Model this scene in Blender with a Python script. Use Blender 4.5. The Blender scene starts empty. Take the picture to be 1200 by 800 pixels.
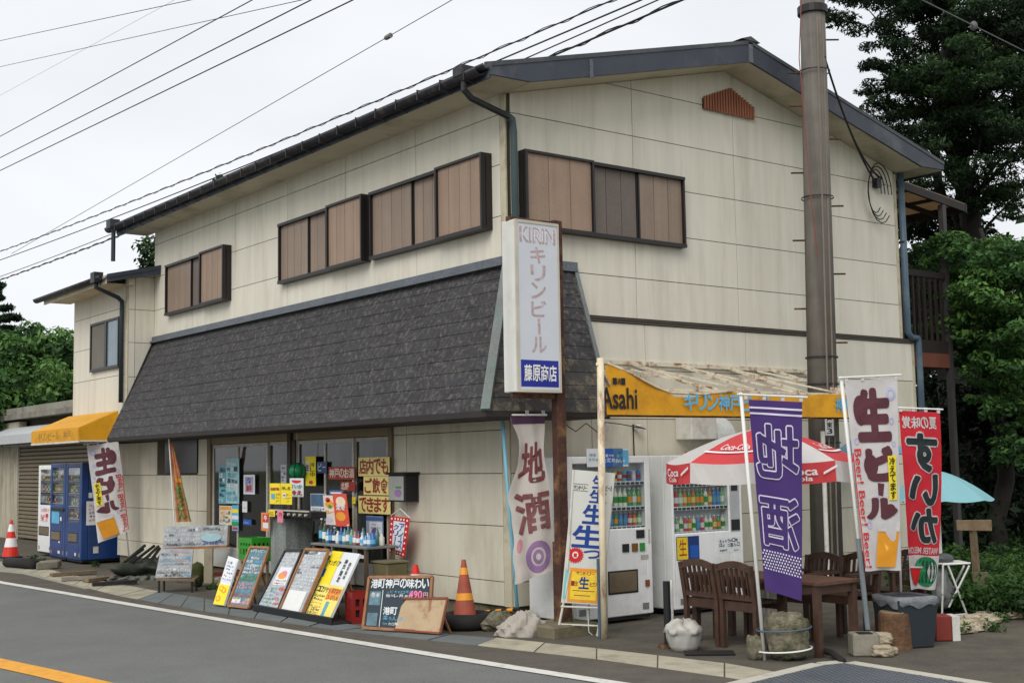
import bpy, bmesh, math, random
import numpy as np
from mathutils import Vector, Matrix
random.seed(7); rs = np.random.RandomState(5)
SC = bpy.context.scene; COL = SC.collection
R = math.radians
# ---------------------------------------------------------------- camera
F_PX = 1476.77; YAW, PITCH, ROLL = R(52.535), R(5.438), R(-.991)
fw = Vector((math.cos(YAW)*math.cos(PITCH), math.sin(YAW)*math.cos(PITCH), math.sin(PITCH)))
_r = Vector((math.sin(YAW), -math.cos(YAW), 0)); _u = _r.cross(fw)
rt = math.cos(ROLL)*_r + math.sin(ROLL)*_u; up = -math.sin(ROLL)*_r + math.cos(ROLL)*_u
CAM = Vector((-8.6133, -11.2986, 1.84))
cd = bpy.data.cameras.new('camera'); cam = bpy.data.objects.new('camera', cd); COL.objects.link(cam)
cd.sensor_width = 36; cd.lens = F_PX/1200*36; cd.clip_end = 2000; cd.clip_start = .05
cam.matrix_world = Matrix(((rt.x, up.x, -fw.x, CAM.x), (rt.y, up.y, -fw.y, CAM.y), (rt.z, up.z, -fw.z, CAM.z), (0, 0, 0, 1)))
SC.camera = cam
# survey helpers: where the line of sight through a photo point meets a known plane of the place
def ray(px, py): return fw + rt*((px-600)/F_PX) - up*((py-400)/F_PX)
def hit(px, py, ax, v): d = ray(px, py); return CAM + d*((v-CAM[ax])/d[ax])
def gx(px, py, x=0): return hit(px, py, 0, x)
def gy(px, py, y=0): return hit(px, py, 1, y)
def gz(px, py, z=.06): return hit(px, py, 2, z)
def at(px, py, D): return CAM + ray(px, py)*D
def depth(p): return (Vector(p)-CAM).dot(fw)
G = .06
# ---------------------------------------------------------------- light
w = bpy.data.worlds.new('World'); SC.world = w; w.use_nodes = True
nt = w.node_tree; nt.nodes.clear()
def N(t, **k):
    n = nt.nodes.new(t)
    for a, b in k.items(): setattr(n, a, b)
    return n
SUN_EL, SUN_AZ = 42, 212          # degrees: height, and compass-like angle of where the light comes from
sky = N('ShaderNodeTexSky', sky_type='NISHITA', sun_disc=False); sky.sun_elevation = R(SUN_EL); sky.sun_rotation = R(90-SUN_AZ)
bg1 = N('ShaderNodeBackground'); bg1.inputs[1].default_value = .06
bg2 = N('ShaderNodeBackground'); bg2.inputs[1].default_value = 1.0
tc = N('ShaderNodeTexCoord'); mp = N('ShaderNodeMapping'); mp.inputs[3].default_value = (1.2, 1.2, 3.2)
nz = N('ShaderNodeTexNoise'); nz.inputs['Scale'].default_value = 1.6; nz.inputs['Detail'].default_value = 5; nz.inputs['Roughness'].default_value = .5
cr = N('ShaderNodeValToRGB'); cr.color_ramp.elements[0].position = .3; cr.color_ramp.elements[0].color = (.60, .625, .66, 1)
cr.color_ramp.elements[1].position = .68; cr.color_ramp.elements[1].color = (.74, .755, .77, 1)
mx = N('ShaderNodeMixShader'); mx.inputs[0].default_value = .95; wo = N('ShaderNodeOutputWorld')
L = nt.links.new
L(sky.outputs[0], bg1.inputs[0]); L(tc.outputs['Generated'], mp.inputs[0]); L(mp.outputs[0], nz.inputs[0]); L(nz.outputs[0], cr.inputs[0])
L(cr.outputs[0], bg2.inputs[0]); L(bg1.outputs[0], mx.inputs[1]); L(bg2.outputs[0], mx.inputs[2]); L(mx.outputs[0], wo.inputs[0])
sd = bpy.data.lights.new('sun', 'SUN'); sd.energy = 1.5; sd.angle = R(38); sd.color = (1, .97, .92)
so = bpy.data.objects.new('sun', sd); COL.objects.link(so)
ldir = Vector((math.cos(R(SUN_AZ))*math.cos(R(SUN_EL)), math.sin(R(SUN_AZ))*math.cos(R(SUN_EL)), math.sin(R(SUN_EL))))
so.rotation_euler = ldir.to_track_quat('Z', 'Y').to_euler(); so.location = ldir*50
SC.view_settings.view_transform = 'Standard'; SC.view_settings.look = 'None'; SC.view_settings.exposure = .48
SC.cycles.max_bounces = 6; SC.cycles.transparent_max_bounces = 12
# ---------------------------------------------------------------- materials
def s2l(c): return tuple((x/255/12.92 if x <= 10 else ((x/255+.055)/1.055)**2.4) for x in c)
MC = {}
def mat(name, col, rough=.7, spk=0, metal=0, var=.12, vs=4, bump=0, bs=60, orand=0, streak=0, dirt=None, damt=0, ds=1.6, dz=1, trl=0, spec=.4, emit=0, coat=0):
    if name in MC: return MC[name]
    m = bpy.data.materials.new(name); m.use_nodes = True; nt = m.node_tree; nd = nt.nodes; L = nt.links.new
    P = nd['Principled BSDF']; P.inputs['Roughness'].default_value = rough; P.inputs['Metallic'].default_value = metal
    P.inputs['Specular IOR Level'].default_value = spec; P.inputs['Coat Weight'].default_value = coat
    c = tuple(s2l(col)) + (1,)
    tc = nd.new('ShaderNodeTexCoord')
    def noise(scale, detail=4, sc=(1, 1, 1), rough=.6):
        mp = nd.new('ShaderNodeMapping'); mp.inputs[3].default_value = sc; L(tc.outputs['Object'], mp.inputs[0])
        n = nd.new('ShaderNodeTexNoise'); n.inputs['Scale'].default_value = scale; n.inputs['Detail'].default_value = detail; n.inputs['Roughness'].default_value = rough
        L(mp.outputs[0], n.inputs[0]); return n.outputs[0]
    def mapr(s, a, b, lo=.3, hi=.7):
        n = nd.new('ShaderNodeMapRange'); n.inputs[1].default_value = lo; n.inputs[2].default_value = hi; n.inputs[3].default_value = a; n.inputs[4].default_value = b; L(s, n.inputs[0]); return n.outputs[0]
    rgb = nd.new('ShaderNodeRGB'); rgb.outputs[0].default_value = c; cur = rgb.outputs[0]
    def mul(cur, fac):
        n = nd.new('ShaderNodeVectorMath'); n.operation = 'SCALE'; L(cur, n.inputs[0]); L(fac, n.inputs['Scale']); return n.outputs[0]
    if var: cur = mul(cur, mapr(noise(vs), 1-var, 1+var))
    if spk: cur = mul(cur, mapr(noise(95, 3), 1-spk, 1+spk, .35, .65))
    if streak: cur = mul(cur, mapr(noise(9, 3, (1, 1, .05)), 1-streak, 1.03, .35, .62))
    if orand:
        oi = nd.new('ShaderNodeObjectInfo'); cur = mul(cur, mapr(oi.outputs['Random'], 1-orand, 1+orand, 0, 1))
    if dirt:
        d = nd.new('ShaderNodeMix'); d.data_type = 'RGBA'; d.inputs[7].default_value = tuple(s2l(dirt))+(1,)
        L(mapr(noise(ds, 7, (1, 1, dz), .7), 0, damt, .5, .66), d.inputs[0]); L(cur, d.inputs[6]); cur = d.outputs[2]
    L(cur, P.inputs['Base Color'])
    if bump:
        b = nd.new('ShaderNodeBump'); b.inputs['Strength'].default_value = bump; b.inputs['Distance'].default_value = .02
        L(noise(bs, 5), b.inputs['Height']); L(b.outputs[0], P.inputs['Normal'])
    if emit: P.inputs['Emission Strength'].default_value = emit; L(cur, P.inputs['Emission Color'])
    if trl:
        t = nd.new('ShaderNodeBsdfTranslucent'); L(cur, t.inputs[0]); s = nd.new('ShaderNodeMixShader'); s.inputs[0].default_value = trl
        L(P.outputs[0], s.inputs[1]); L(t.outputs[0], s.inputs[2]); L(s.outputs[0], nd['Material Output'].inputs[0])
    MC[name] = m; return m
def glassm(name, tint=(.8, .84, .84), refl=.5, ior=1.5):
    m = bpy.data.materials.new(name); m.use_nodes = True; nt = m.node_tree; nd = nt.nodes; nd.clear(); L = nt.links.new
    o = nd.new('ShaderNodeOutputMaterial'); mx = nd.new('ShaderNodeMixShader'); t = nd.new('ShaderNodeBsdfTransparent'); g = nd.new('ShaderNodeBsdfGlossy')
    lw = nd.new('ShaderNodeLayerWeight'); lw.inputs[0].default_value = .5; pw = nd.new('ShaderNodeMath'); pw.operation = 'POWER'; pw.inputs[1].default_value = 3.2; f = nd.new('ShaderNodeMath'); f.operation = 'ADD'; f.inputs[1].default_value = .045; L(lw.outputs['Facing'], pw.inputs[0]); L(pw.outputs[0], f.inputs[0]); t.inputs[0].default_value = (*tint, 1); g.inputs['Roughness'].default_value = .03; g.inputs[0].default_value = (refl*2, refl*2, refl*2, 1)
    L(f.outputs[0], mx.inputs[0]); L(t.outputs[0], mx.inputs[1]); L(g.outputs[0], mx.inputs[2]); L(mx.outputs[0], o.inputs[0]); return m
siding = mat('siding', (210, 205, 190), .8, var=.035, vs=.9, streak=.05, orand=.03, dirt=(166, 158, 140), damt=.3, ds=3.5, dz=.12, bump=.06, bs=90)
siding_low = mat('siding_low', (202, 196, 178), .8, var=.04, vs=1.5, streak=.05, orand=.02, dirt=(146, 136, 112), damt=.3, ds=2.2, dz=.35, bump=.06, bs=90)
wallbase = mat('wall_joint', (74, 68, 56), .9)
trimcream = mat('trim_cream', (190, 182, 158), .6, dirt=(120, 100, 70), damt=.5, ds=3)
soffitm = mat('soffit_board', (196, 188, 166), .8, var=.08, vs=1.5, dirt=(120, 108, 88), damt=.5, ds=1.2)
concrete = mat('concrete', (132, 127, 114), .9, var=.2, vs=5, bump=.4, bs=30, dirt=(70, 72, 50), damt=.7, ds=2)
moss_c = mat('mossy_concrete', (112, 104, 84), .95, var=.25, vs=6, bump=.6, bs=25, dirt=(58, 66, 26), damt=.9, ds=3)
slate = mat('slate_roof', (53, 53, 56), .8, var=.25, vs=3, bump=.5, bs=90, orand=.035, dirt=(122, 114, 106), damt=.6, ds=17, streak=.1)
slate_l = mat('slate_lichen', (64, 62, 60), .85, var=.25, vs=6, bump=.6, bs=60, dirt=(128, 118, 98), damt=.85, ds=7)
roofmetal = mat('roof_metal', (62, 66, 70), .5, .3, var=.15, dirt=(96, 96, 92), damt=.5, ds=1)
barge = mat('barge_board', (54, 60, 70), .5, 0, var=.15, vs=2, dirt=(106, 110, 114), damt=.4, ds=1.1)
darkm = mat('dark_metal', (34, 32, 34), .5, .3, var=.1)
darkroof = mat('dark_gutter', (38, 38, 44), .5, .2, var=.25, vs=8, dirt=(90, 84, 76), damt=.45, ds=6)
flash = mat('flashing', (90, 96, 103), .45, .5, var=.15, dirt=(84, 92, 92), damt=.6)
verdi = mat('verdigris_flashing', (104, 108, 106), .5, .3, var=.15, dirt=(84, 118, 108), damt=.6, ds=1.2)
shut_b = mat('shutter_brown', (138, 120, 104), .5, .1, var=.06, vs=3, orand=.05, streak=.12)
shut_o = mat('shutter_tan', (148, 125, 106), .5, .1, var=.06, vs=3, orand=.04, streak=.1)
shut_g = mat('shutter_grey', (104, 94, 86), .5, .2, var=.06, vs=3, orand=.05)
framem = mat('window_frame_dark', (32, 27, 28), .4, .3)
alum = mat('aluminium', (178, 173, 160), .45, .5, var=.08, dirt=(110, 100, 84), damt=.4)
pipe_b = mat('pipe_blue', (70, 88, 102), .5, var=.12, dirt=(120, 136, 140), damt=.4)
pipe_g = mat('pipe_green', (62, 78, 80), .5, var=.15, dirt=(30, 32, 34), damt=.7, ds=2)
cyanp = mat('cyan_pole', (104, 160, 178), .4)
rust = mat('rusty_steel', (70, 44, 36), .85, .2, var=.3, vs=6, bump=.4, bs=50, dirt=(140, 104, 66), damt=.7, ds=4)
rustvent = mat('rust_vent', (150, 94, 68), .7, 0, var=.15)
ruststreak = mat('painted_rusty', (208, 198, 176), .6, 0, var=.08, dirt=(128, 78, 40), damt=1, ds=7)
whitep = mat('white_paint', (222, 222, 218), .4, var=.04)
whitew = mat('white_worn', (206, 204, 196), .55, var=.07, vs=6, dirt=(130, 120, 100), damt=.4, ds=5)
vendw = mat('vending_white', (226, 227, 225), .35, 0, var=.03, streak=.03, dirt=(150, 146, 134), damt=.3, ds=2.5)
vendin = mat('vending_inside', (196, 202, 204), .5)
blackp = mat('black_plastic', (26, 26, 28), .5)
rubber = mat('rubber', (30, 29, 28), .85, var=.2, bump=.3)
orange = mat('cone_orange', (154, 76, 58), .7, var=.1, vs=8, dirt=(120, 70, 54), damt=.5, ds=6)
redc = mat('cone_red', (208, 46, 28), .5, var=.06)
yell = mat('yellow', (232, 190, 30), .5, var=.08)
woodd = mat('teak_dark', (72, 51, 40), .6, var=.25, vs=12, bump=.2, bs=80, orand=.12)
woodt = mat('table_wood', (92, 62, 48), .5, var=.25, vs=10, bump=.15)
woodl = mat('weathered_wood', (118, 100, 78), .85, var=.25, vs=10, bump=.3, orand=.1)
ply = mat('plywood', (184, 160, 128), .8, var=.15, vs=5, dirt=(128, 100, 72), damt=.7, ds=5)
frame_w = mat('frame_wood', (150, 106, 74), .7, var=.2, vs=10)
stonem = mat('stone', (118, 112, 94), .95, var=.45, vs=16, bump=1, bs=60, dirt=(56, 62, 24), damt=1, ds=5)
stonel = mat('stone_light', (168, 156, 134), .95, var=.3, vs=7, bump=.8, bs=20, dirt=(96, 84, 60), damt=.8, ds=5)
polem = mat('pole_concrete', (108, 103, 96), .95, 0, var=.16, vs=3, streak=.25, bump=.25, bs=40)
cable = mat('cable_black', (20, 20, 22), .6); cableg = mat('cable_grey', (92, 92, 94), .6)
bluev = mat('vending_blue', (30, 62, 118), .35, var=.06, dirt=(20, 34, 62), damt=.5)
navy = mat('sign_blue', (18, 36, 140), .4); white = mat('white', (226, 226, 224), .5, var=.03)
black = mat('ink_black', (24, 24, 26), .6, var=0); red = mat('ink_red', (200, 34, 38), .5, var=.03); redd = mat('ink_dark_red', (158, 42, 36), .6, var=.05)
blue = mat('ink_blue', (24, 84, 168), .5, var=.03); teal = mat('ink_teal', (96, 156, 170), .6, var=.2, vs=20); green = mat('ink_green', (40, 140, 60), .6, var=.05)
lblue = mat('ink_light_blue', (90, 170, 206), .5); pink = mat('ink_pink', (220, 130, 150), .6, var=.1); orng = mat('ink_orange', (226, 150, 44), .5, var=.1)
faded = mat('faded_red_ink', (176, 150, 152), .6, var=.1, vs=30, dirt=(206, 206, 206), damt=.6, ds=30)
cream_p = mat('cream_paper', (222, 206, 130), .7, var=.06); yellp = mat('yellow_paper', (236, 214, 40), .6, var=.05); whitepap = mat('white_paper', (216, 218, 220), .6, var=.05)
chalkb = mat('chalkboard', (50, 62, 70), .7, var=.15); chalk_b2 = mat('chalkboard_blue', (96, 122, 132), .6, var=.25, vs=14)
greyboard = mat('grey_board', (172, 176, 180), .6, var=.25, vs=12)
glass = glassm('window_glass', (.72, .74, .75), .22); vglass = glassm('display_glass', (.95, .97, .98), .3)
awny = mat('awning_yellow', (232, 172, 34), .6, var=.08, vs=3, dirt=(180, 110, 30), damt=.4, ds=4, trl=.25)
# ---------------------------------------------------------------- builders
def root(name, label, cat, loc=(0, 0, 0), group=None):
    o = bpy.data.objects.new(name, None); COL.objects.link(o); o.location = loc; o.empty_display_size = .1
    o['label'] = label; o['category'] = cat
    if group: o['group'] = group
    return o
def tag(o, label, cat, group=None):
    o['label'] = label; o['category'] = cat
    if group: o['group'] = group
    return o
def adopt(o, parent):
    if parent is None: return o
    o.parent = parent
    off = Vector(parent.location); q = parent.parent
    while q: off += q.location*0; q = q.parent
    o.matrix_parent_inverse = Matrix.Translation(-parent.location) if parent.type == 'EMPTY' else Matrix.Identity(4)
    return o
SPLIT = {'corner_trim', 'fascia', 'post', 'door_post', 'barge_joint', 'pipe_clip', 'roof_rib', 'roof_slope', 'soffit', 'railing', 'canopy_frame', 'shelf', 'skirt_soffit', 'top_flashing', 'snow_guard', 'bracket', 'cross_rail', 'coin_panel', 'air_vent', 'frame_bar', 'reflective', 'stub_bar', 'slat_bar', 'foundation', 'shutter_box'}
class B:
    def __init__(s): s.v = []; s.f = []; s.m = []; s.g = []
    def add(s, vs, fs, m=0):
        o = len(s.v); s.g.append((o, len(s.f))); s.v += [tuple(p) for p in vs]; s.f += [tuple(o+i for i in f) for f in fs]; s.m += [m]*len(fs); return s
    def box(s, a, b, m=0):
        x0, x1 = sorted((a[0], b[0])); y0, y1 = sorted((a[1], b[1])); z0, z1 = sorted((a[2], b[2]))
        return s.add([(x0, y0, z0), (x1, y0, z0), (x1, y1, z0), (x0, y1, z0), (x0, y0, z1), (x1, y0, z1), (x1, y1, z1), (x0, y1, z1)],
                     [(0, 3, 2, 1), (4, 5, 6, 7), (0, 1, 5, 4), (1, 2, 6, 5), (2, 3, 7, 6), (3, 0, 4, 7)], m)
    def fbox(s, O, U, V, W, m=0):      # box from corner O along vectors U V W
        O, U, V, W = map(Vector, (O, U, V, W)); p = [O, O+U, O+U+V, O+V, O+W, O+U+W, O+U+V+W, O+V+W]
        f = [(0, 3, 2, 1), (4, 5, 6, 7), (0, 1, 5, 4), (1, 2, 6, 5), (2, 3, 7, 6), (3, 0, 4, 7)]
        if U.cross(V).dot(W) < 0: f = [q[::-1] for q in f]
        return s.add(p, f, m)
    def bar(s, p0, p1, w, h, m=0, upv=(0, 0, 1)):
        p0, p1 = Vector(p0), Vector(p1); d = (p1-p0); u = Vector(upv)
        if abs(d.normalized().dot(u)) > .98: u = Vector((1, 0, 0))
        a = d.cross(u).normalized()*w; b = a.cross(d).normalized()*h
        return s.fbox(p0-a/2-b/2, a, b, d, m)
    def prism(s, poly, off, m=0):
        n = len(poly); off = Vector(off); p = [Vector(q) for q in poly]; q = [a+off for a in p]
        nn = sum(((p[i]-p[0]).cross(p[i+1]-p[0]) for i in range(1, n-1)), Vector())
        fs = [tuple(range(n)), tuple(range(2*n-1, n-1, -1))] + [(i, i+n, (i+1) % n+n, (i+1) % n) for i in range(n)]
        if nn.dot(off) > 0: fs = [f[::-1] for f in fs]
        return s.add(p+q, fs, m)
    def cyl(s, p0, p1, r0, r1=None, n=12, m=0, caps=True):
        p0, p1 = Vector(p0), Vector(p1); r1 = r0 if r1 is None else r1; d = (p1-p0).normalized()
        a = d.orthogonal().normalized(); b = d.cross(a); vs = []
        for p, r in ((p0, r0), (p1, r1)):
            for i in range(n): t = 2*math.pi*i/n; vs.append(p+(a*math.cos(t)+b*math.sin(t))*r)
        fs = [(i, (i+1) % n, (i+1) % n+n, i+n) for i in range(n)]
        if caps: fs += [tuple(range(n-1, -1, -1)), tuple(range(n, 2*n))]
        return s.add(vs, fs, m)
    def tube(s, pts, r, n=8, m=0):
        pts = [Vector(p) for p in pts]; vs = []; a = None
        for i, p in enumerate(pts):
            d = ((pts[min(i+1, len(pts)-1)]-p).normalized()+(p-pts[max(i-1, 0)]).normalized()).normalized()
            a = (d.orthogonal() if a is None else (a-d*a.dot(d))).normalized(); b = d.cross(a)
            for k in range(n): t = 2*math.pi*k/n; vs.append(p+(a*math.cos(t)+b*math.sin(t))*(r if not callable(r) else r(i/(len(pts)-1))))
        fs = [(j*n+i, j*n+(i+1) % n, (j+1)*n+(i+1) % n, (j+1)*n+i) for j in range(len(pts)-1) for i in range(n)]
        fs += [tuple(range(n-1, -1, -1)), tuple(range((len(pts)-1)*n, len(pts)*n))]
        return s.add(vs, fs, m)
    def lathe(s, prof, o, n=16, m=0, sq=1):
        o = Vector(o); vs = []; k = len(prof)
        for r, z in prof:
            for i in range(n): t = 2*math.pi*i/n; vs.append(o+Vector((math.cos(t)*r, math.sin(t)*r*sq, z)))
        fs = [(j*n+i, j*n+(i+1) % n, (j+1)*n+(i+1) % n, (j+1)*n+i) for j in range(k-1) for i in range(n)]
        fs += [tuple(range(n-1, -1, -1)), tuple(range((k-1)*n, k*n))]
        return s.add(vs, fs, m)
    def blob(s, c, rr, nu=12, nv=8, amp=.15, seed=0, m=0, flat=None):
        c = Vector(c); rnd = np.random.RandomState(seed); ph = rnd.rand(8)*6.28; vs = []
        for j in range(nv+1):
            th = math.pi*j/nv
            for i in range(nu):
                p = 2*math.pi*i/nu; k = 1+amp*(math.sin(3*p+ph[0]+2*th)+math.sin(5*p+ph[1]-3*th)*.6+math.sin(4*th+ph[2])*.5)*math.sin(th)+amp*.5*(rnd.rand()-.5)
                q = Vector((math.cos(p)*math.sin(th)*rr[0]*k, math.sin(p)*math.sin(th)*rr[1]*k, math.cos(th)*rr[2]*k))
                if flat is not None: q.z = max(q.z, flat)
                vs.append(c+q)
        fs = [(j*nu+i, (j+1)*nu+i, (j+1)*nu+(i+1) % nu, j*nu+(i+1) % nu) for j in range(nv) for i in range(nu)]
        return s.add(vs, fs, m)
    def quad(s, *p, m=0): return s.add(p, [tuple(range(len(p)))], m)
    def done(s, name, mats, parent=None, bevel=0, smooth=False, seg=1, kind=None, label=None):
        if name in SPLIT and len(s.g) > 1:
            for i, (a, fa) in enumerate(s.g):
                e, fe = s.g[i+1] if i+1 < len(s.g) else (len(s.v), len(s.f))
                q = B(); q.add(s.v[a:e], [tuple(k-a for k in f) for f in s.f[fa:fe]]); q.m = s.m[fa:fe]; q.done(name, mats, parent, bevel, smooth, seg, kind, label)
            return None
        me = bpy.data.meshes.new(name); me.from_pydata([tuple(p) for p in s.v], [], s.f)
        mats = mats if isinstance(mats, (list, tuple)) else [mats]
        for x in mats: me.materials.append(x)
        me.polygons.foreach_set('material_index', s.m)
        if smooth: me.polygons.foreach_set('use_smooth', [True]*len(s.f))
        me.validate(); me.update()
        o = bpy.data.objects.new(name, me); COL.objects.link(o); adopt(o, parent)
        if bevel:
            b = o.modifiers.new('bevel', 'BEVEL'); b.width = bevel; b.segments = seg; b.limit_method = 'ANGLE'; b.angle_limit = R(40)
        if smooth == 'auto':
            pass
        if kind: o['kind'] = kind
        if label: o['label'] = label
        return o
def dup(r, loc, rotz=0, label=None, group=None):
    def cp(o, par):
        c = o.copy(); COL.objects.link(c)
        if par is not None: c.parent = par
        for ch in o.children: cp(ch, c)
        return c
    n = cp(r, None); n.location = loc; n.rotation_euler[2] = rotz
    if label: n['label'] = label
    if group: n['group'] = group
    return n
def struct(name, b, m): o = b.done(name, m); o['kind'] = 'structure'; return o
# ---------------------------------------------------------------- print (lettering and pictures)
_G = {}
def glyph(s, off=0, cut=0):
    k = (s, off, cut)
    if k in _G: return _G[k]
    def raw(off):
        c = bpy.data.curves.new('t', 'FONT'); c.body = s; c.offset = off; c.resolution_u = 3; c.fill_mode = 'FRONT'; c.align_x = 'CENTER'
        o = bpy.data.objects.new('t', c); COL.objects.link(o)
        dg = bpy.context.evaluated_depsgraph_get(); me = bpy.data.meshes.new_from_object(o.evaluated_get(dg))
        v = [(p.co.x, p.co.y) for p in me.vertices]; f = [tuple(p.vertices) for p in me.polygons]
        bpy.data.objects.remove(o); bpy.data.curves.remove(c); bpy.data.meshes.remove(me); return v, f
    kb = (s, 'bb')
    if kb not in _G:
        v, f = raw(0); xs = [p[0] for p in v] or [0, 1]; ys = [p[1] for p in v] or [0, 1]; _G[kb] = (min(xs), min(ys), max(xs), max(ys))
    x0, y0, x1, y1 = _G[kb]; v, f = raw(off)
    W = max(x1-x0, 1e-3); H = max(y1-y0, 1e-3)
    v = [((x-x0)/W, (y-y0)/H) for x, y in v]
    if cut:
        bm = bmesh.new(); vs = [bm.verts.new((x, y, 0)) for x, y in v]
        for q in f:
            try: bm.faces.new([vs[i] for i in q])
            except ValueError: pass
        for i in range(1, cut):
            for ax in ((1, 0, 0), (0, 1, 0)):
                bmesh.ops.bisect_plane(bm, geom=bm.verts[:]+bm.edges[:]+bm.faces[:], plane_co=(i/cut, i/cut, 0), plane_no=ax)
        bm.verts.index_update(); v = [(p.co.x, p.co.y) for p in bm.verts]; f = [tuple(q.index for q in fc.verts) for fc in bm.faces]; bm.free()
    _G[k] = (v, f); return _G[k]
KANA = '酒生海鮮丼定食円焼肉神戸味お茶冷そばうどんカレーコロビル名物港町牛乳氷天ぷら限定自家製人気冬夏山菜'
class Print:
    def __init__(s, fmap, mirror=False, cut=0, step=.0015):
        s.fm = fmap; s.mi = mirror; s.cut = cut; s.b = B(); s.mats = []; s.step = step
    def mi_(s, m):
        if m not in s.mats: s.mats.append(m)
        return s.mats.index(m)
    def put(s, v, f, m, layer):
        s.b.add([s.fm(1-u if s.mi else u, w, layer*s.step) for u, w in v], f, s.mi_(m)); return s
    def rect(s, u0, v0, u1, v1, m, layer=1):
        n = max(1, int(s.cut*abs(u1-u0)*2)) if s.cut else 1; k = max(1, int(s.cut*abs(v1-v0)*4)) if s.cut else 1
        v = [(u0+(u1-u0)*i/n, v0+(v1-v0)*j/k) for j in range(k+1) for i in range(n+1)]
        return s.put(v, [(j*(n+1)+i, j*(n+1)+i+1, (j+1)*(n+1)+i+1, (j+1)*(n+1)+i) for j in range(k) for i in range(n)], m, layer)
    def disc(s, u, v, ru, rv, m, layer=1, n=20, spike=0):
        return s.put([(u, v)]+[(u+ru*(1+spike*(i % 2))*math.cos(2*math.pi*i/n), v+rv*(1+spike*(i % 2))*math.sin(2*math.pi*i/n)) for i in range(n)], [(0, i+1, (i+1) % n+1) for i in range(n)], m, layer)
    def poly(s, pts, m, layer=1): return s.put(pts, [tuple(range(len(pts)))], m, layer)
    def ring(s, u, v, ru, rv, k, m, layer=1, n=24):
        return s.put([(u+ru*q*math.cos(2*math.pi*i/n), v+rv*q*math.sin(2*math.pi*i/n)) for q in (1, k) for i in range(n)], [(i, (i+1) % n, (i+1) % n+n, i+n) for i in range(n)], m, layer)
    def text(s, t, u0, v0, u1, v1, m, layer=2, off=.015, rot=0, shear=0):
        v, f = glyph(t, min(off, .008), 4 if s.cut else 0)
        if rot: v = [(b, 1-a) for a, b in v]
        if off >= .02 and not getattr(s, '_fat', False):
            s._fat = True; rr = off*.55/max(1, len(t)*.6)
            for i, (ex, ey) in enumerate(((-1, 0), (1, 0), (0, -1), (0, 1))): s.text(t, u0+ex*rr*(u1-u0), v0+ey*off*.55*(v1-v0), u1+ex*rr*(u1-u0), v1+ey*off*.55*(v1-v0), m, layer+.05*(i+1), .008, rot, shear)
            s._fat = False
        return s.put([(u0+a*(u1-u0)+shear*b*(u1-u0), v0+b*(v1-v0)) for a, b in v], f, m, layer)
    def fat(s, ch, u0, v0, u1, v1, m, layer=1, r=.05, n=8):
        w, h = u1-u0, v1-v0; k = h/w*.33 if s.cut else 1
        for i in range(n+1):
            a = 6.283*i/n; dx, dy = ((r*math.cos(a), r*math.sin(a)) if i < n else (0, 0))
            s.text(ch, u0+dx*w, v0+dy*h, u1+dx*w, v1+dy*h, m, layer+i*.06, .008)
        return s
    def vtext(s, t, u0, v0, u1, v1, m, layer=2, off=.02, gap=.12):
        n = len(t); h = (v1-v0)/n
        for i, c in enumerate(t):
            a = v1-(i+1)*h+h*gap/2; b = v1-i*h-h*gap/2
            if c in 'ー-': s.rect((u0+u1)/2-(u1-u0)*.09, a, (u0+u1)/2+(u1-u0)*.09, b, m, layer)
            elif c != ' ': s.text(c, u0, a, u1, b, m, layer, off)
        return s
    def htext(s, t, u0, v0, u1, v1, m, layer=2, off=.02, gap=.08):
        n = len(t); h = (u1-u0)/n
        for i, c in enumerate(t):
            if c != ' ': s.text(c, u0+i*h+h*gap/2, v0, u0+(i+1)*h-h*gap/2, v1, m, layer, off) if c != 'ー' else s.rect(u0+i*h+h*.1, (v0+v1)/2-(v1-v0)*.07, u0+(i+1)*h-h*.1, (v0+v1)/2+(v1-v0)*.07, m, layer)
        return s
    def scrib(s, u0, v0, u1, v1, rows, cols, ms, off=.012, layer=3, p=.93):
        du, dv = (u1-u0)/cols, (v1-v0)/rows
        for j in range(rows):
            m = random.choice(ms); u = u0+random.uniform(0, .3)*du; big = random.uniform(.6, 1.15)
            while u < u1-du*.5:
                if random.random() < .15: m = random.choice(ms)
                k = random.uniform(.6, 1.05)*big; y = v0+(j+random.uniform(.02, .2))*dv
                if random.random() < p: s.text(random.choice(KANA), u, y, min(u+du*k, u1), min(y+dv*.85*k, v1), m, layer, off)
                u += du*(k+random.uniform(.02, .25))
        return s
    def done(s, parent, name='print'): return s.b.done(name, s.mats or [white], parent)
def plane(O, U, V, base=.001):      # map of a flat sheet: corner O, edges U and V
    O, U, V = Vector(O), Vector(U), Vector(V); n = U.cross(V).normalized()
    return lambda u, v, d: O+U*u+V*v+n*(base+d)
def q4(TL, TR, BR, BL, base=.001):  # map of any flat four-sided sheet
    TL, TR, BR, BL = map(Vector, (TL, TR, BR, BL)); n = (TR-TL).cross(TL-BL).normalized()
    return lambda u, v, d: (BL*(1-u)+BR*u)*(1-v)+(TL*(1-u)+TR*u)*v+n*(base+d)
def cloth(TL, TR, BR, BL, amp=.03, waves=2.5, ph=0, pinch=0):
    TL, TR, BR, BL = map(Vector, (TL, TR, BR, BL)); n = (TR-TL).cross(TL-BL).normalized()
    def f(u, v, d):
        p = (BL*(1-u)+BR*u)*(1-v)+(TL*(1-u)+TR*u)*v
        a = amp*(1-.5*v)*(math.sin(waves*6.28*u+ph+v*2.2)+.5*math.sin(waves*3.1*u-v*5+ph*2)+.35*math.sin(9*v+4*u+ph))+.0035*math.sin(34*v+9*u*math.sin(5*v+ph)+ph)
        return p+n*(a+.002+d)
    return f
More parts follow.
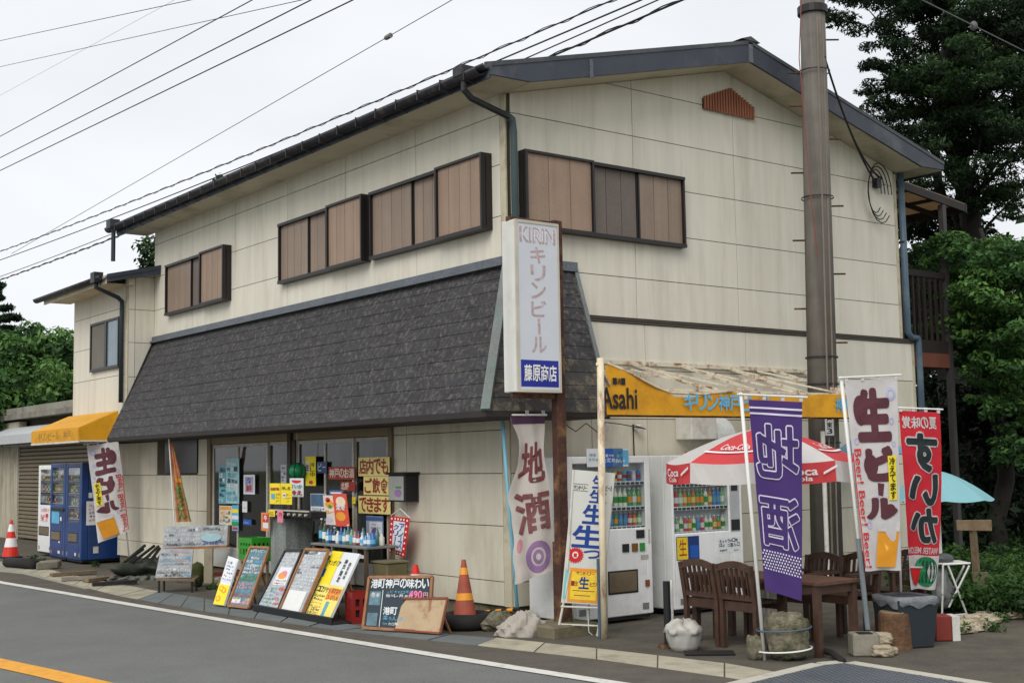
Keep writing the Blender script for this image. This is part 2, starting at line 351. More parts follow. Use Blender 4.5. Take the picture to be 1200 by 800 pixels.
def sheet(fm, m, name, parent, nu=16, nv=30, back=.0):
    b = B(); b.add([fm(i/nu, j/nv, back) for j in range(nv+1) for i in range(nu+1)], [(j*(nu+1)+i, j*(nu+1)+i+1, (j+1)*(nu+1)+i+1, (j+1)*(nu+1)+i) for j in range(nv) for i in range(nu)])
    return b.done(name, m, parent, smooth=True)
def clip(poly, a, b, c):            # keep a*u+b*v<=c
    out = []
    for i in range(len(poly)):
        p, q = poly[i], poly[(i+1) % len(poly)]; dp, dq = a*p[0]+b*p[1]-c, a*q[0]+b*q[1]-c
        if dp <= 0: out.append(p)
        if dp*dq < 0: t = dp/(dp-dq); out.append((p[0]+(q[0]-p[0])*t, p[1]+(q[1]-p[1])*t))
    return out
def area(p): return abs(sum(p[i][0]*p[(i+1) % len(p)][1]-p[(i+1) % len(p)][0]*p[i][1] for i in range(len(p))))/2
def tiles(name, parent, m, O, U, V, us, vs, t=.014, gap=.0095, planes=(), lift=0, holes=(), raise_=0):
    O, U, V = Vector(O), Vector(U).normalized(), Vector(V).normalized(); n = U.cross(V)
    for j in range(len(vs)-1):
        row = us[j] if isinstance(us[0], (list, tuple)) else us
        for i in range(len(row)-1):
            p = [(row[i]+gap/2, vs[j]+gap/2), (row[i+1]-gap/2, vs[j]+gap/2), (row[i+1]-gap/2, vs[j+1]-gap/2), (row[i]+gap/2, vs[j+1]-gap/2)]
            for a, b, c in planes:
                p = clip(p, a, b, c)
                if len(p) < 3: break
            if len(p) < 3 or area(p) < .0015: continue
            cu = sum(q[0] for q in p)/len(p); cv = sum(q[1] for q in p)/len(p)
            if any(h[0] < cu < h[1] and h[2] < cv < h[3] for h in holes): continue
            jit = random.uniform(0, raise_)
            lo = vs[j]
            pts = [O+U*a+V*b+n*(lift+jit) for a, b in p]
            if raise_: pts = [O+U*a+V*b+n*(lift+jit*.4+(.005 if b < lo+gap else 0)) for a, b in p]
            B().prism(pts, n*t).done(name, m(i, j) if callable(m) else m, parent)
# ================================================================ ground, road, kerb
b = B(); b.add([(-400, -400, .02), (400, -400, .02), (400, 400, .02), (-400, 400, .02)], [(0, 1, 2, 3)])
asphalt = mat('asphalt_road', (110, 111, 108), .9, .22, var=.1, vs=1.2, bump=.35, bs=160, dirt=(116, 117, 112), damt=.35, ds=.5, spec=.25)
asph_b = mat('asphalt_edge', (93, 88, 80), .92, .22, var=.14, vs=2.5, bump=.35, bs=140, dirt=(72, 68, 60), damt=.5, ds=1.2, spec=.2)
forec = mat('forecourt_asphalt', (88, 84, 76), .93, .25, var=.2, vs=3, bump=.5, bs=90, dirt=(106, 98, 80), damt=.6, ds=1.3, spec=.2)
slabm = mat('gutter_slab', (166, 160, 140), .9, .08, var=.12, vs=4, bump=.25, bs=80, orand=.07, dirt=(104, 98, 80), damt=.5, ds=2.5)
slabg = mat('gutter_slab_grey', (104, 110, 110), .9, var=.12, vs=4, bump=.25, bs=80, orand=.08, dirt=(80, 80, 74), damt=.5, ds=2)
earth = mat('ground_earth', (86, 88, 60), .95, var=.3, vs=2, bump=.6, bs=12, dirt=(60, 74, 34), damt=.8, ds=.7)
struct('ground', b, earth)
def sheetz(name, pts, z, m): b = B(); b.add([(p[0], p[1], z) for p in pts], [tuple(range(len(pts)))]); return struct(name, b, m)
outer = [gz(*p, G) for p in ((26, 669), (100, 688), (140, 698), (240, 716), (400, 739), (560, 756), (700, 772), (850, 793), (900, 801))]
far = outer[0]+(outer[0]-outer[1])*2.5; near = outer[-1]+(outer[-1]-outer[-2])*18
OUT = [far]+outer+[near]
road = [(p.x, p.y) for p in OUT]+[(-60, near.y-30), (-60, far.y+60), (far.x-1, far.y+60)]
sheetz('road', road, G-.004, asphalt)
wl = [gz(*p, G) for p in ((-60, 668.5), (0, 682), (75, 694.5), (150, 707.5), (300, 732.8), (450, 757.5), (600, 781.5), (700, 797))]
wl = [wl[0]+(wl[0]-wl[1])*2.5]+wl+[wl[-1]+(wl[-1]-wl[-2])*4]
# browner asphalt between the white line and the gutter
sheetz('road_edge', [(p.x, p.y) for p in wl]+[(p.x, p.y) for p in reversed(OUT)], G, asph_b)
def strip(name, line, wd, z, m, parent=None):
    b = B(); vs = []
    for i, p in enumerate(line):
        d = (line[min(i+1, len(line)-1)]-line[max(i-1, 0)]); n = Vector((-d.y, d.x, 0)).normalized()*wd/2
        vs += [(p.x-n.x, p.y-n.y, z), (p.x+n.x, p.y+n.y, z)]
    b.add(vs, [(2*i+1, 2*i, 2*i+2, 2*i+3) for i in range(len(line)-1)]); return struct(name, b, m)
linew = mat('road_paint_white', (212, 210, 202), .7, var=.05, vs=8, dirt=(150, 148, 140), damt=.5, ds=9)
liney = mat('road_paint_yellow', (226, 158, 48), .7, var=.06, vs=8, dirt=(170, 120, 50), damt=.5, ds=9)
strip('white_line', wl, .155, G+.004, linew)
yl = [gz(*p, G) for p in ((-60, 763), (0, 776.5), (60, 789.5), (118, 803))]; yl = [yl[0]+(yl[0]-yl[1])*5]+yl+[yl[-1]+(yl[-1]-yl[-2])*8]
strip('yellow_line', yl, .27, G+.002, liney)
# forecourt: between the gutter and the buildings and round the corner to the right
fc = [(p.x, p.y) for p in OUT[1:]]+[(14, near.y-2), (14, -2.6), (9, 1.5), (9, 14), (9, 30), (far.x, far.y+4)]
sheetz('forecourt', fc, G-.002, forec)
# lane running off to the right
lanep = [gz(*p, G) for p in ((1085, 762), (1120, 752), (1200, 727))]
# gutter slabs: one by one along the kerb line
inner = [gz(*p, G) for p in ((30, 663.5), (112, 679)) [:0]] + [gz(*p, G) for p in ((40, 664), (112, 679), (172, 690), (240, 701.5), (430, 735), (582, 747.5), (700, 759.5), (850, 777), (913, 788))]
def along(line, t):
    Ls = [0]
    for i in range(len(line)-1): Ls.append(Ls[-1]+(line[i+1]-line[i]).length)
    s = t*Ls[-1]
    for i in range(len(line)-1):
        if s <= Ls[i+1] or i == len(line)-2:
            k = (s-Ls[i])/(Ls[i+1]-Ls[i]); return line[i].lerp(line[i+1], k)
gut = bpy.data.objects.new('gutter', None); COL.objects.link(gut); gut['kind'] = 'structure'
for seg in range(8):
    o0, o1, i0, i1 = outer[seg], outer[seg+1], inner[seg], inner[seg+1]
    n = max(1, round((o1-o0).length/.6))
    for k in range(n):
        a, c = k/n, (k+1)/n-.012
        p = [o0.lerp(o1, a), o0.lerp(o1, c), i0.lerp(i1, c), i0.lerp(i1, a)]
        z = G+.003+random.uniform(0, .006)
        grey = seg in (2, 3, 4) and not (seg == 2 and k < 1)
        B().prism([(q.x, q.y, z) for q in p], (0, 0, -.03)).done('slab', slabg if grey else slabm, gut)
# white kerb strip in front of the forecourt and round the steel grating
kb = B()
cpts = [gz(*p, G) for p in ((582, 748), (700, 760.5), (850, 777.5), (908, 789), (960, 779))]
gr = [gz(*p, G) for p in ((905, 796), (966, 780.5), (990, 777.5), (1150, 806))]
gv = (gr[0]-gr[1]); A0 = gr[1]; 
# grating rectangle in the ground, long side along the lane
Bq = gz(990, 778, G); Cq = gz(1118, 799, G); Aq = gz(967, 780, G); Dq = gz(905, 795, G)
d1 = (Cq-Bq).normalized(); d0 = (Dq-Aq).normalized()
P0 = Aq; P1 = Bq; P2 = Bq+d1*2.6; P3 = Dq+d0*1.1; P4 = P3+(P2-P1)*.9
platem = mat('steel_plate', (72, 80, 88), .55, .35, var=.15, dirt=(110, 104, 92), damt=.4, ds=5)
gratem = mat('plate_stud', (146, 153, 158), .5, .4)
grate = root('drain_grating', 'blue grey studded steel plate set in the ground at the front right corner', 'drain cover', (P1.x, P1.y, G))
poly = [P0, P1, P2, P4, P3]
B().prism([(p.x, p.y, G+.012) for p in poly], (0, 0, -.03)).done('plate', platem, grate)
b = B(); ux = d1; uy = Vector((-d1.y, d1.x, 0)); inside = []
def inpoly(p, poly):
    s = None
    for i in range(len(poly)):
        a, c = poly[i], poly[(i+1) % len(poly)]; z = (c.x-a.x)*(p.y-a.y)-(c.y-a.y)*(p.x-a.x)
        if s is None: s = z > 0
        elif (z > 0) != s: return False
    return True
for i in range(-60, 80):
    for j in range(-60, 60):
        p = P1+ux*(i*.05)+uy*((j+.5*(i % 2))*.05)
        if inpoly(p, poly):
            a = ux*.02 if (i+j) % 2 else uy*.02; c = Vector((-a.y, a.x, 0))*.36; z = Vector((0, 0, G+.0165))
            p = Vector((p.x, p.y, 0)); b.add([p-a+z, p-c+z, p+a+z, p+c+z], [(0, 1, 2, 3)])
o = b.done('stud', gratem, grate); o['kind'] = 'stuff'
kerbm = mat('kerb_white', (186, 182, 168), .85, var=.08, bump=.2, dirt=(130, 124, 104), damt=.5, ds=4)
b = B()
def kerb(b, a, c, wd, out):
    d = (c-a).normalized(); n = Vector((-d.y, d.x, 0))*wd*out
    b.prism([(q.x, q.y, G+.016) for q in (a, c, c+n, a+n)], (0, 0, -.04))
kerb(b, P3, P0, .12, -1); kerb(b, P0, P1-ux*0, .1, 1); kerb(b, P1, P2, .12, 1)
b = B()
for a, c in ((P3, P0), (P0, P1), (P1, P2)):
    d = (c-a).normalized(); n = Vector((-d.y, d.x, 0)); 
    if n.dot(((P1+P4)/2)-a) > 0: n = -n
    b.prism([(q.x, q.y, G+.016) for q in (a+d*.002, c-d*.002, c-d*.002+n*.13, a+d*.002+n*.13)], (0, 0, -.04))
struct('kerb', b, kerbm)
# pale concrete apron in front of the left shutters
ap = [gz(*p, G) for p in ((-80, 648), (-80, 663), (26, 672), (100, 690), (120, 684), (64, 668), (24, 660))]
sheetz('pavement', [(p.x, p.y) for p in ap], G+.001, mat('pavement_concrete', (150, 146, 132), .9, var=.12, vs=3, bump=.25, dirt=(100, 96, 82), damt=.5))

# ================================================================ shop house
S = root('shop_house', 'two storey cream panelled shop with dark slate skirt roof over its front', 'building', (0, 0, G))
ZB, ZE = .23, 6.09
LX, LY = 7.36, 10.5
def zt(x): return 7.27-.25*abs(x-3.68)
WT = lambda x: zt(x)-.29
b = B()
# upper floor walls as a closed shell, gable shaped
gp = [(0, 2.34), (LX, 2.34), (LX, WT(LX)), (3.68, WT(3.68)), (0, WT(0))]
b.prism([(x, .0, z) for x, z in gp], (0, .15, 0)); b.prism([(x, LY-.15, z) for x, z in gp], (0, .15, 0))
b.box((0, .15, 2.34), (.15, LY-.15, WT(0)-.02)); b.box((LX-.15, .15, 2.34), (LX, LY-.15, WT(LX)-.02))
b.box((.15, .15, 2.36), (LX-.15, LY-.15, 2.5))
# ground floor walls with the shop front opening between y 2.53 and 7.96
b.box((0, .15, ZB), (.15, 2.53, 2.34)); b.box((0, 7.96, ZB), (.15, 12.2, 2.34)); b.box((.15, 12.05, ZB), (1.2, 12.2, 3.0)); b.box((0, 0, ZB), (7.62, .15, 2.34)); b.box((LX, 0, 2.34), (7.62, .15, 3.5)); b.box((7.47, .15, ZB), (7.62, LY, 3.5)); b.box((.15, LY-.15, ZB), (7.4, LY, 2.34))
b.box((.06, 2.53, ZB), (.15, 7.96, .5))
b.done('wall', wallbase, S)
B().box((.03, .03, -.1), (7.58, LY, ZB-.001)).box((.03, LY, -.1), (1.0, 12.17, ZB-.001)).done('foundation', moss_c, S)
# inside of the shop, seen dimly through the glass
inm = mat('interior_wall', (170, 156, 134), .8, var=.2, vs=2); shelfm = mat('interior_shelf', (130, 106, 84), .7, var=.3, vs=5)
B().box((.2, 2.2, .24), (4, 8.2, .3)).box((4, 2.2, .3), (4.1, 8.2, 2.35)).box((.2, 2.1, .3), (4, 2.2, 2.35)).box((.2, 8.2, .3), (4, 8.3, 2.35)).done('inside_room', inm, S)
b = B()
for y in (2.9, 3.9, 4.9, 6.1, 7.1):
    for k in range(4): b.box((1.6, y-.42, .6+.38*k), (2.0, y+.42, .63+.38*k))
    b.box((1.6, y-.45, .3), (2.0, y-.42, 1.9)); b.box((1.6, y+.42, .3), (2.0, y+.45, 1.9))
b.done('shelf', shelfm, S)
cm = mat('curtain', (176, 172, 170), .9, var=.08, trl=.4)
for y0_, y1_ in ((3.42, 3.98), (4.28, 4.62), (5.3, 5.62), (6.05, 6.3)):
    b = B(); n = 24; vs = []
    for i in range(n+1): y = y0_+(y1_-y0_)*i/n; x = .26+.025*math.sin(i*1.9); vs += [(x, y, .9 if y0_ < 5 else .5), (x, y, 2.15)]
    b.add(vs, [(2*i, 2*i+1, 2*i+3, 2*i+2) for i in range(n)]); b.done('curtain', cm, S, smooth=True)
goods = [mat('goods_%s' % k, c, .6, var=.2, vs=9) for k, c in (('red', (170, 50, 44)), ('white', (200, 198, 190)), ('green', (70, 120, 70)), ('amber', (180, 120, 40)), ('blue', (60, 96, 150)))]
b = B()
for y in (2.9, 3.9, 4.9, 6.1, 7.1):
    for k in range(4):
        for i in range(7):
            h = random.uniform(.12, .3); yy = y-.38+i*.11
            b.box((1.62, yy, .631+.38*k), (1.74, yy+.085, .63+.38*k+h), random.randrange(5))
o = b.done('goods', goods, S); o['kind'] = 'stuff'
# siding panels, front
fr = dict(O=(0, 0, 0), U=(0, -1, 0), V=(0, 0, 1))
UX = [-10.5, -8.8, -7.14, -5.34, -3.63, -1.86, -.09]
tiles('siding_panel', S, siding, us=UX, vs=[4.06, 4.65, 5.25, 5.84, 6.085], **fr)
tiles('siding_panel', S, siding_low, us=[-2.5, -2.14, -.14], vs=[.23, .5, 1.12, 1.71, 2.2, 2.34], **fr)
tiles('siding_panel', S, siding_low, us=[-12.2, -11.1, -10.3, -9.3, -8.55, -7.98], vs=[.23, .52, 1.12, 1.71, 2.3], holes=[(-9.9, -8.5, 1.72, 2.3)], **fr)
B().box((-.02, 0, ZB), (.0, .13, 2.34)).box((-.022, -.022, 4.08), (0, .08, 6.085)).done('corner_trim', trimcream, S)
# siding panels, gable side
gpl = [(-.25, 1, WT(0)-.004), (.25, 1, WT(0)+.25*7.36+.002)]
gpl = [(-.25, 1, 7.27-.29-.25*3.68), (.25, 1, 7.27-.29+.25*3.68)]
GXU = [.06, 1.98, 3.81, 5.72, 7.30]
tiles('siding_panel', S, siding, (0, 0, 0), (1, 0, 0), (0, 0, 1), GXU, [3.56, 4.06, 4.65, 5.25, 5.85, 6.45, 7.1], planes=gpl)
tiles('siding_panel', S, siding, (0, 0, 0), (1, 0, 0), (0, 0, 1), [.06, 2.1, 3.92, 5.74, 7.57], [2.93, 3.49], )
tiles('siding_panel', S, siding_low, (0, 0, 0), (1, 0, 0), (0, 0, 1), [.0, 1.2, 2.1, 3.92, 5.74, 7.57], [.23, .5, 1.12, 1.71, 2.33, 2.93])
B().box((.0, -.03, 3.495), (7.64, .0, 3.53)).box((.0, -.045, 3.53), (7.64, .0, 3.545)).done('string_course', mat('course_metal', (80, 72, 64), .6), S)
B().box((7.30, -.02, 3.56), (7.36, 0, 6.04)).box((7.57, -.02, .23), (7.62, 0, 3.49)).done('corner_trim', trimcream, S)
# far walls' skin on the back and the sides out of view stays plain
B().box((7.36, 0, 3.56), (7.37, LY, 6.05)).done('side_skin', siding, S)

# ---- main roof
rf = root('roof', '', ''); del rf['label'], rf['category']; adopt(rf, S); 
YF, YBk = -.47, 10.95
XL, XR = -.55, 7.91
for (xa, xb) in ((XL, 3.68), (3.68, XR)):
    b = B(); b.prism([(xa, YF-.03, zt(xa)), (xb, YF-.03, zt(xb)), (xb, YF-.03, zt(xb)-.05), (xa, YF-.03, zt(xa)-.05)], (0, YBk-YF+.06, 0))
    b.done('roof_slope', roofmetal, rf)
# ribs of the metal roof
b = B()
for k in range(0, 26):
    y = YF+.1+k*.45
    for xa, xb in ((XL+.01, 3.66), (3.7, XR-.01)): b.prism([(xa, y, zt(xa)+.002), (xb, y, zt(xb)+.002), (xb, y, zt(xb)+.03), (xa, y, zt(xa)+.03)], (0, .03, 0))
b.prism([(3.5, YF-.04, zt(3.5)+.035), (3.68, YF-.04, 7.32), (3.86, YF-.04, zt(3.86)+.035)], (0, YBk-YF+.08, 0))
b.done('roof_rib', roofmetal, rf)
def bg(y, th): # barge boards, both slopes
    zl = 6.07
    L_ = [(XL, zt(XL)-.05), (3.68, zt(3.68)-.05), (3.68, zt(3.68)-.29), (-.03, zt(-.03)-.29), (-.03, max(zl, zt(-.03)-.29)), (XL, zl)]
    L_ = [(XL, zt(XL)-.05), (3.678, zt(3.678)-.05), (3.678, 7.27-.29), (0, zt(0)-.27), (XL, zl)]
    Rr = [(3.682, zt(3.682)-.05), (XR, zt(XR)-.05), (XR, zl+.02), (7.36, zt(7.36)-.28), (3.682, 7.27-.29)]
    for q in (L_, Rr): B().prism([(x, y, z) for x, z in q], (0, th, 0)).done('barge_board', barge, rf)
bg(YF-.02, .035)
B().box((3.64, YF-.03, 6.97), (3.72, YF-.02, 7.24)).box((-.02+.9, YF-.03, 6.28), (.93, YF-.02, 6.5)).done('barge_joint', flash, rf)
b = B()  # soffit boards: sloped under the gable, flat under the eaves
for xa, xb in ((0, 3.68), (3.68, 7.36)): b.prism([(xa, YF+.016, zt(xa)-.285), (xb, YF+.016, zt(xb)-.285), (xb, YF+.016, zt(xb)-.255), (xa, YF+.016, zt(xa)-.255)], (0, -YF-.02, 0))
b.box((XL+.02, YF+.016, 6.075), (0, YBk-.05, 6.095)); b.box((7.36, YF+.016, 6.075), (XR-.02, YBk-.05, 6.095))
b.done('soffit', soffitm, rf)
B().box((XL, YF+.016, 6.04), (XL+.02, YBk, zt(XL)-.055)).box((XR-.02, YF+.016, 6.04), (XR, YBk, zt(XR)-.055)).box((XL+.02, YBk-.02, 6.07), (XL+.04, YBk, 6.1)).done('fascia', barge, rf)
# back barge, plain
B().prism([(XL, YBk, zt(XL)-.05), (3.68, YBk, 7.2), (XR, YBk, zt(XR)-.05), (XR, YBk, 6.07), (3.68, YBk, 6.9), (XL, YBk, 6.07)], (0, .03, 0)).done('barge_board', barge, rf)
def halfgutter(b, p0, p1, r, n=8):
    p0, p1 = Vector(p0), Vector(p1); vs = []
    d = (p1-p0).normalized(); s = Vector((d.y, -d.x, 0))
    for p in (p0, p1):
        for rr in (r, r-.012):
            for i in range(n+1): t = math.pi*i/n; vs.append(p+s*math.cos(t)*rr-Vector((0, 0, math.sin(t)*rr)))
    k = n+1; fs = []
    for i in range(n): fs += [(i, i+1, 2*k+i+1, 2*k+i), (k+i+1, k+i, 3*k+i, 3*k+i+1)]
    fs += [(0, 2*k, 3*k, k), (n, k+n, 3*k+n, 2*k+n)] + [(i, k+i, k+i+1, i+1) for i in range(n)] + [(2*k+i, 2*k+i+1, 3*k+i+1, 3*k+i) for i in range(n)]
    b.add(vs, fs)
b = B(); halfgutter(b, (XL-.08, -.4, 6.15), (XL-.08, 11.15, 6.19), .085); halfgutter(b, (XL-.03, YF+.02, 6.19), (XL-.03, YF+.4, 6.19), .06)
b.done('gutter', darkroof, rf, smooth=True)
for k in range(24):
    b = B(); y = -.2+k*.47; b.bar((XL-.01, y, 6.2), (XL-.17, y, 6.16), .02, .008); b.bar((XL-.17, y, 6.17), (XL-.17, y, 6.05), .02, .008); b.bar((XL-.17, y, 6.06), (XL, y, 6.03), .02, .008); b.done('gutter_bracket', darkm, rf)

b = B(); b.box((XL-.17, -.17, 6.13), (XL+.0, .01, 6.24)); b.tube([(XL-.08, -.08, 6.15), (XL-.08, -.08, 5.98), (XL+.02, -.08, 5.9), (.0, -.1, 5.76)], .038, 8)
b.done('rainwater_head', darkroof, rf)
B().box((XL-.2, 10.75, 6.14), (XL-.02, 10.95, 6.3)).tube([(XL-.1, 10.85, 6.15), (XL-.1, 10.85, 5.55)], .04, 8).done('rainwater_head', mat('dark_pipe', (42, 50, 56), .5), rf)
# downpipes
B().tube([(-.08, -.09, 5.8), (.03, -.1, 5.74), (.045, -.1, 5.6), (.05, -.1, 2.3)], .042, 10).done('downpipe', pipe_g, S, smooth=True)
B().tube([(7.42, -.06, 6.05), (7.43, -.06, 3.66), (7.5, -.06, 3.58), (7.66, -.06, 3.58), (7.68, -.06, 3.5), (7.68, -.06, .1)], .05, 10).done('downpipe', pipe_b, S, smooth=True)
B().box((7.37, -.1, 5.0), (7.44, .05, 5.02)).box((7.6, -.1, 2.0), (7.7, .02, 2.02)).done('pipe_clip', darkm, S)
# vent on the gable
v_ = B(); pts = [gy(*p) for p in ((822, 127.5), (881.5, 139.5), (881.5, 128.6), (853, 105), (822, 115.5))]
vt = B().prism([(p.x, -.012, p.z) for p in pts], (0, -.03, 0)).done('gable_vent', mat('vent_dark', (70, 40, 30), .8), S)
x0, x1 = pts[0].x, pts[1].x; xm = pts[3].x; zb = (pts[0].z+pts[1].z)/2; zm = pts[3].z; ze = (pts[4].z+pts[2].z)/2
for k in range(19):
    x = x0+(x1-x0)*k/19; xc = x+.02; h = zm-(zm-ze)*abs(xc-xm)/((x1-xm) if xc > xm else (xm-x0))
    B().box((x, -.06, zb-.02), (x+(x1-x0)/19*.6, -.043, h+.01)).done('slat', rustvent, vt)
# ---- shuttered windows of the upper floor
def swin(parent, O, U, wid, z0, z1, secs, name='window'):
    O, U = Vector(O), Vector(U); n = U.cross(Vector((0, 0, 1))).normalized(); Z = Vector((0, 0, 1))
    f = B(); H = z1-z0
    def bx(u0, u1, a, c, d0, d1, bb, m=0): bb.fbox(O+U*u0+Z*(a-0)+n*d0, U*(u1-u0), Z*(c-a), n*(d1-d0), m)
    dmax = .07
    bx(0, wid, z0, z0+.045, .0, .1, f); bx(0, wid, z1-.04, z1, 0, .1, f); bx(0, .03, z0+.045, z1-.04, 0, .09, f); bx(wid-.03, wid, z0+.045, z1-.04, 0, .09, f)
    bx(.03, wid-.03, z0+.045, z1-.04, .0, .012, f)
    w_ = f.done(name, framem, parent)
    for (a, c, m, d, n_) in secs:
        g = B(); a *= wid; c *= wid
        zz0, zz1 = (z0+.045, z1-.04) if d < .1 else (z0+.0, z1+.0)
        if d >= .1:
            bx(a, c, zz0, zz0+.04, .1, d+.02, g); bx(a, c, zz1-.03, zz1, .1, d+.02, g); bx(a, a+.035, zz0+.04, zz1-.03, .1, d+.02, g); bx(c-.03, c, zz0+.04, zz1-.03, .1, d+.02, g)
            bx(a+.035, c-.03, zz0+.04, zz1-.03, .1, d-.03, g)
            zz0 += .04; zz1 -= .03; a += .035; c -= .03
        else:
            bx(a, a+.02, zz0, zz1, .012, d, g); bx(c-.02, c, zz0, zz1, .012, d, g); a += .02; c -= .02
        g.done('shutter_frame', framem, w_)
        k = n_; 
        for i in range(k):
            g = B(); ua, ub = a+(c-a)*i/k+.004, a+(c-a)*(i+1)/k-.004; dd = d-.012 if d < .1 else d-.012
            bx(ua, ub, zz0, zz1, .013 if d < .1 else d-.03, dd, g); g.done('shutter_strip', m, w_)
    return w_
def fw_(p0, p1, z0, z1, secs):      # front windows: y from p0 (left) down to p1 (right)
    return swin(S, (-.012, p0, 0), (0, -1, 0), p0-p1, z0, z1, secs)
fw_(9.80, 7.27, 4.48, 5.37, [(0.0, .42, shut_b, .06, 4), (.42, .635, shut_g, .045, 2), (.635, 1, shut_o, .14, 4)])
fw_(5.49, 2.96, 4.51, 5.41, [(0, .35, shut_b, .06, 4), (.35, .62, shut_b, .045, 3), (.62, 1, shut_o, .14, 4)])
fw_(2.87, .25, 4.51, 5.41, [(0, .38, shut_b, .06, 4), (.38, .63, shut_b, .045, 3), (.63, 1, shut_o, .14, 4)])
swin(S, (.17, -.012, 0), (1, 0, 0), 2.62, 4.5, 5.41, [(0, .40, shut_o, .12, 3), (.40, .70, shut_g, .045, 3), (.70, 1, shut_b, .06, 3)])
# small dark window low on the front wall
B().box((-.04, 8.52, 1.74), (-.013, 9.88, 2.32)).done('window', mat('dark_window', (22, 20, 22), .25), S)
# ---- skirt roof
sk = root('skirt_roof', '', ''); del sk['label'], sk['category']; adopt(sk, S)
TZ, BZ, PX, PY = 4.06, 2.36, .82, .66
run = math.hypot(PX, TZ-BZ); Vf = Vector((PX, 0, TZ-BZ)).normalized()
rows = [run*k/11 for k in range(12)]
offs = [[-10.56+(.45 if k % 2 else 0)+.91*i for i in range(-1, 14)] for k in range(11)]
# front slope: origin at the foot of the slope, u=-y, v up the slope; hip on the right, wall on the left
O = Vector((-PX, 0, BZ)); k_ = PY/run
tiles('slate', sk, slate, O, (0, -1, 0), Vf, offs, rows, t=.006, gap=.003, raise_=.004, lift=.012, planes=[(-1, 0, 10.5), (1, k_, PY)])
B().prism([(-PX, 10.5, BZ), (0, 10.5, TZ), (0, 0, TZ), (-PX, -PY, BZ)], Vector((0, 0, -.05))).prism([(-PX, -PY, BZ), (0, 0, TZ), (1.0, 0, TZ), (.9, -PY, BZ)], Vector((0, 0, -.05))).done('skirt_deck', wallbase, sk)
# side return: origin at foot, u=+x
Vs = Vector((0, PY, TZ-BZ)).normalized(); run2 = math.hypot(PY, TZ-BZ); rows2 = [run2*k/11 for k in range(12)]
tiles('slate', sk, lambda i, j: slate_l if (j < 4 or i < 1) else slate, Vector((0, -PY, BZ)), (1, 0, 0), Vs, [[-.82+.91*i+(.45 if k % 2 else 0) for i in range(-1, 4)] for k in range(11)], rows2, t=.006, gap=.003, raise_=.004, lift=.012, planes=[(-1, PX/run2, PX), (1, -.1/run2, .9)])
b = B(); hp0, hp1 = Vector((-PX-.02, -PY-.02, BZ+.02)), Vector((0, 0, TZ+.06)); b.bar(hp0, hp1, .10, .05); b.done('hip_flashing', verdi, sk)
B().bar((.9, -PY-.02, BZ+.03), (1.0, -.01, TZ+.03), .05, .05).done('edge_flashing', verdi, sk)
B().bar((-.75, 10.47, BZ+.12), (-.02, 10.47, TZ+.05), .05, .04).done('edge_flashing', darkm, sk)
B().box((-.06, 0, TZ+.0), (-.012, 10.5, TZ+.11)).box((-.1, -.02, TZ+.0), (-.06, 10.5, TZ+.035)).box((-.02, -.06, TZ), (1.0, -.012, TZ+.11)).done('top_flashing', flash, sk)
B().prism([(-PX-.01, 10.5, BZ-.055), (0, 10.5, BZ-.055), (0, 0, BZ-.055), (0, -.0, BZ-.055), (-PX-.01, 0, BZ-.055)], (0, 0, .02)).box((-PX-.01, -PY-.01, BZ-.055), (.9, 0, BZ-.035)).box((-PX-.02, -PY-.02, BZ-.05), (-PX, 10.5, BZ+.015)).box((-PX-.0, -PY-.02, BZ-.05), (.9, -PY, BZ+.015)).done('skirt_soffit', mat('skirt_edge', (48, 44, 42), .8), sk)
# ---- shop front: sliding doors
AL = alum
B().box((-.03, 2.53, 2.2), (.03, 7.97, 2.34)).done('transom', mat('transom_board', (138, 122, 98), .8, var=.08), S)
B().box((-.06, 5.03, .24), (.06, 5.14, 2.2)).box((-.08, 5.14, .24), (.02, 5.24, 2.33)).done('door_post', mat('post_dark', (62, 54, 46), .7), S)
B().box((-.05, 2.44, .24), (.0, 2.53, 2.34)).box((-.05, 7.97, .24), (.0, 8.1, 2.34)).done('door_post', mat('post_beige', (120, 108, 88), .7), S)
def door(y0, y1, zb, zt_, d, lowpanel):
    f = B(); x = -.02-d
    f.box((x, y0, zb), (x+.03, y0+.045, zt_)); f.box((x, y1-.045, zb), (x+.03, y1, zt_)); f.box((x, y0+.045, zt_-.05), (x+.03, y1-.045, zt_)); f.box((x, y0+.045, zb), (x+.03, y1-.045, zb+.06))
    if lowpanel: f.box((x+.004, y0+.045, zb+.06), (x+.026, y1-.045, lowpanel-.04), 1); f.box((x, y0+.045, lowpanel-.04), (x+.03, y1-.045, lowpanel))
    dr = f.done('sliding_door', [AL, mat('kick_panel', (168, 168, 164), .45)], S)
    B().box((x+.012, y0+.045, (lowpanel or zb+.06)), (x+.018, y1-.045, zt_-.05)).done('pane', glass, dr)
    return dr
for i, (a, c) in enumerate(((2.57, 3.42), (3.39, 4.2), (4.17, 5.03))): door(a, c, .5 if 0 else .26, 2.19, .03*(i % 2), .55)
for i, (a, c) in enumerate(((5.26, 5.96), (5.92, 6.97), (6.93, 7.94))): door(a, c, .26, 2.19, .03*(i % 2), .58)
# exhaust hood on the gable wall
h = B(); p = gy(792, 488); q = gy(842, 515); x0, x1, z1, z0 = p.x, q.x, p.z, q.z
h.box((x0-.03, -.3, z0-.0), (x0+.42, -.012, z1)).done('exhaust_hood', whitew, S, bevel=.01)
hb = B(); n = 8; pr = [(x0+.42, -.012), ]
hh = B(); pts = [(-.012, z0)]+[(-.012-.3*math.sin(math.pi/2*k/6), z1-.3+.3*math.cos(math.pi/2*k/6)) for k in range(7)]+[(-.312, z0)]
hh.prism([(x0+.424, y, z) for y, z in pts], (x1-x0-.424, 0, 0)).done('exhaust_hood', mat('hood_bright', (198, 200, 198), .35, .2), S)
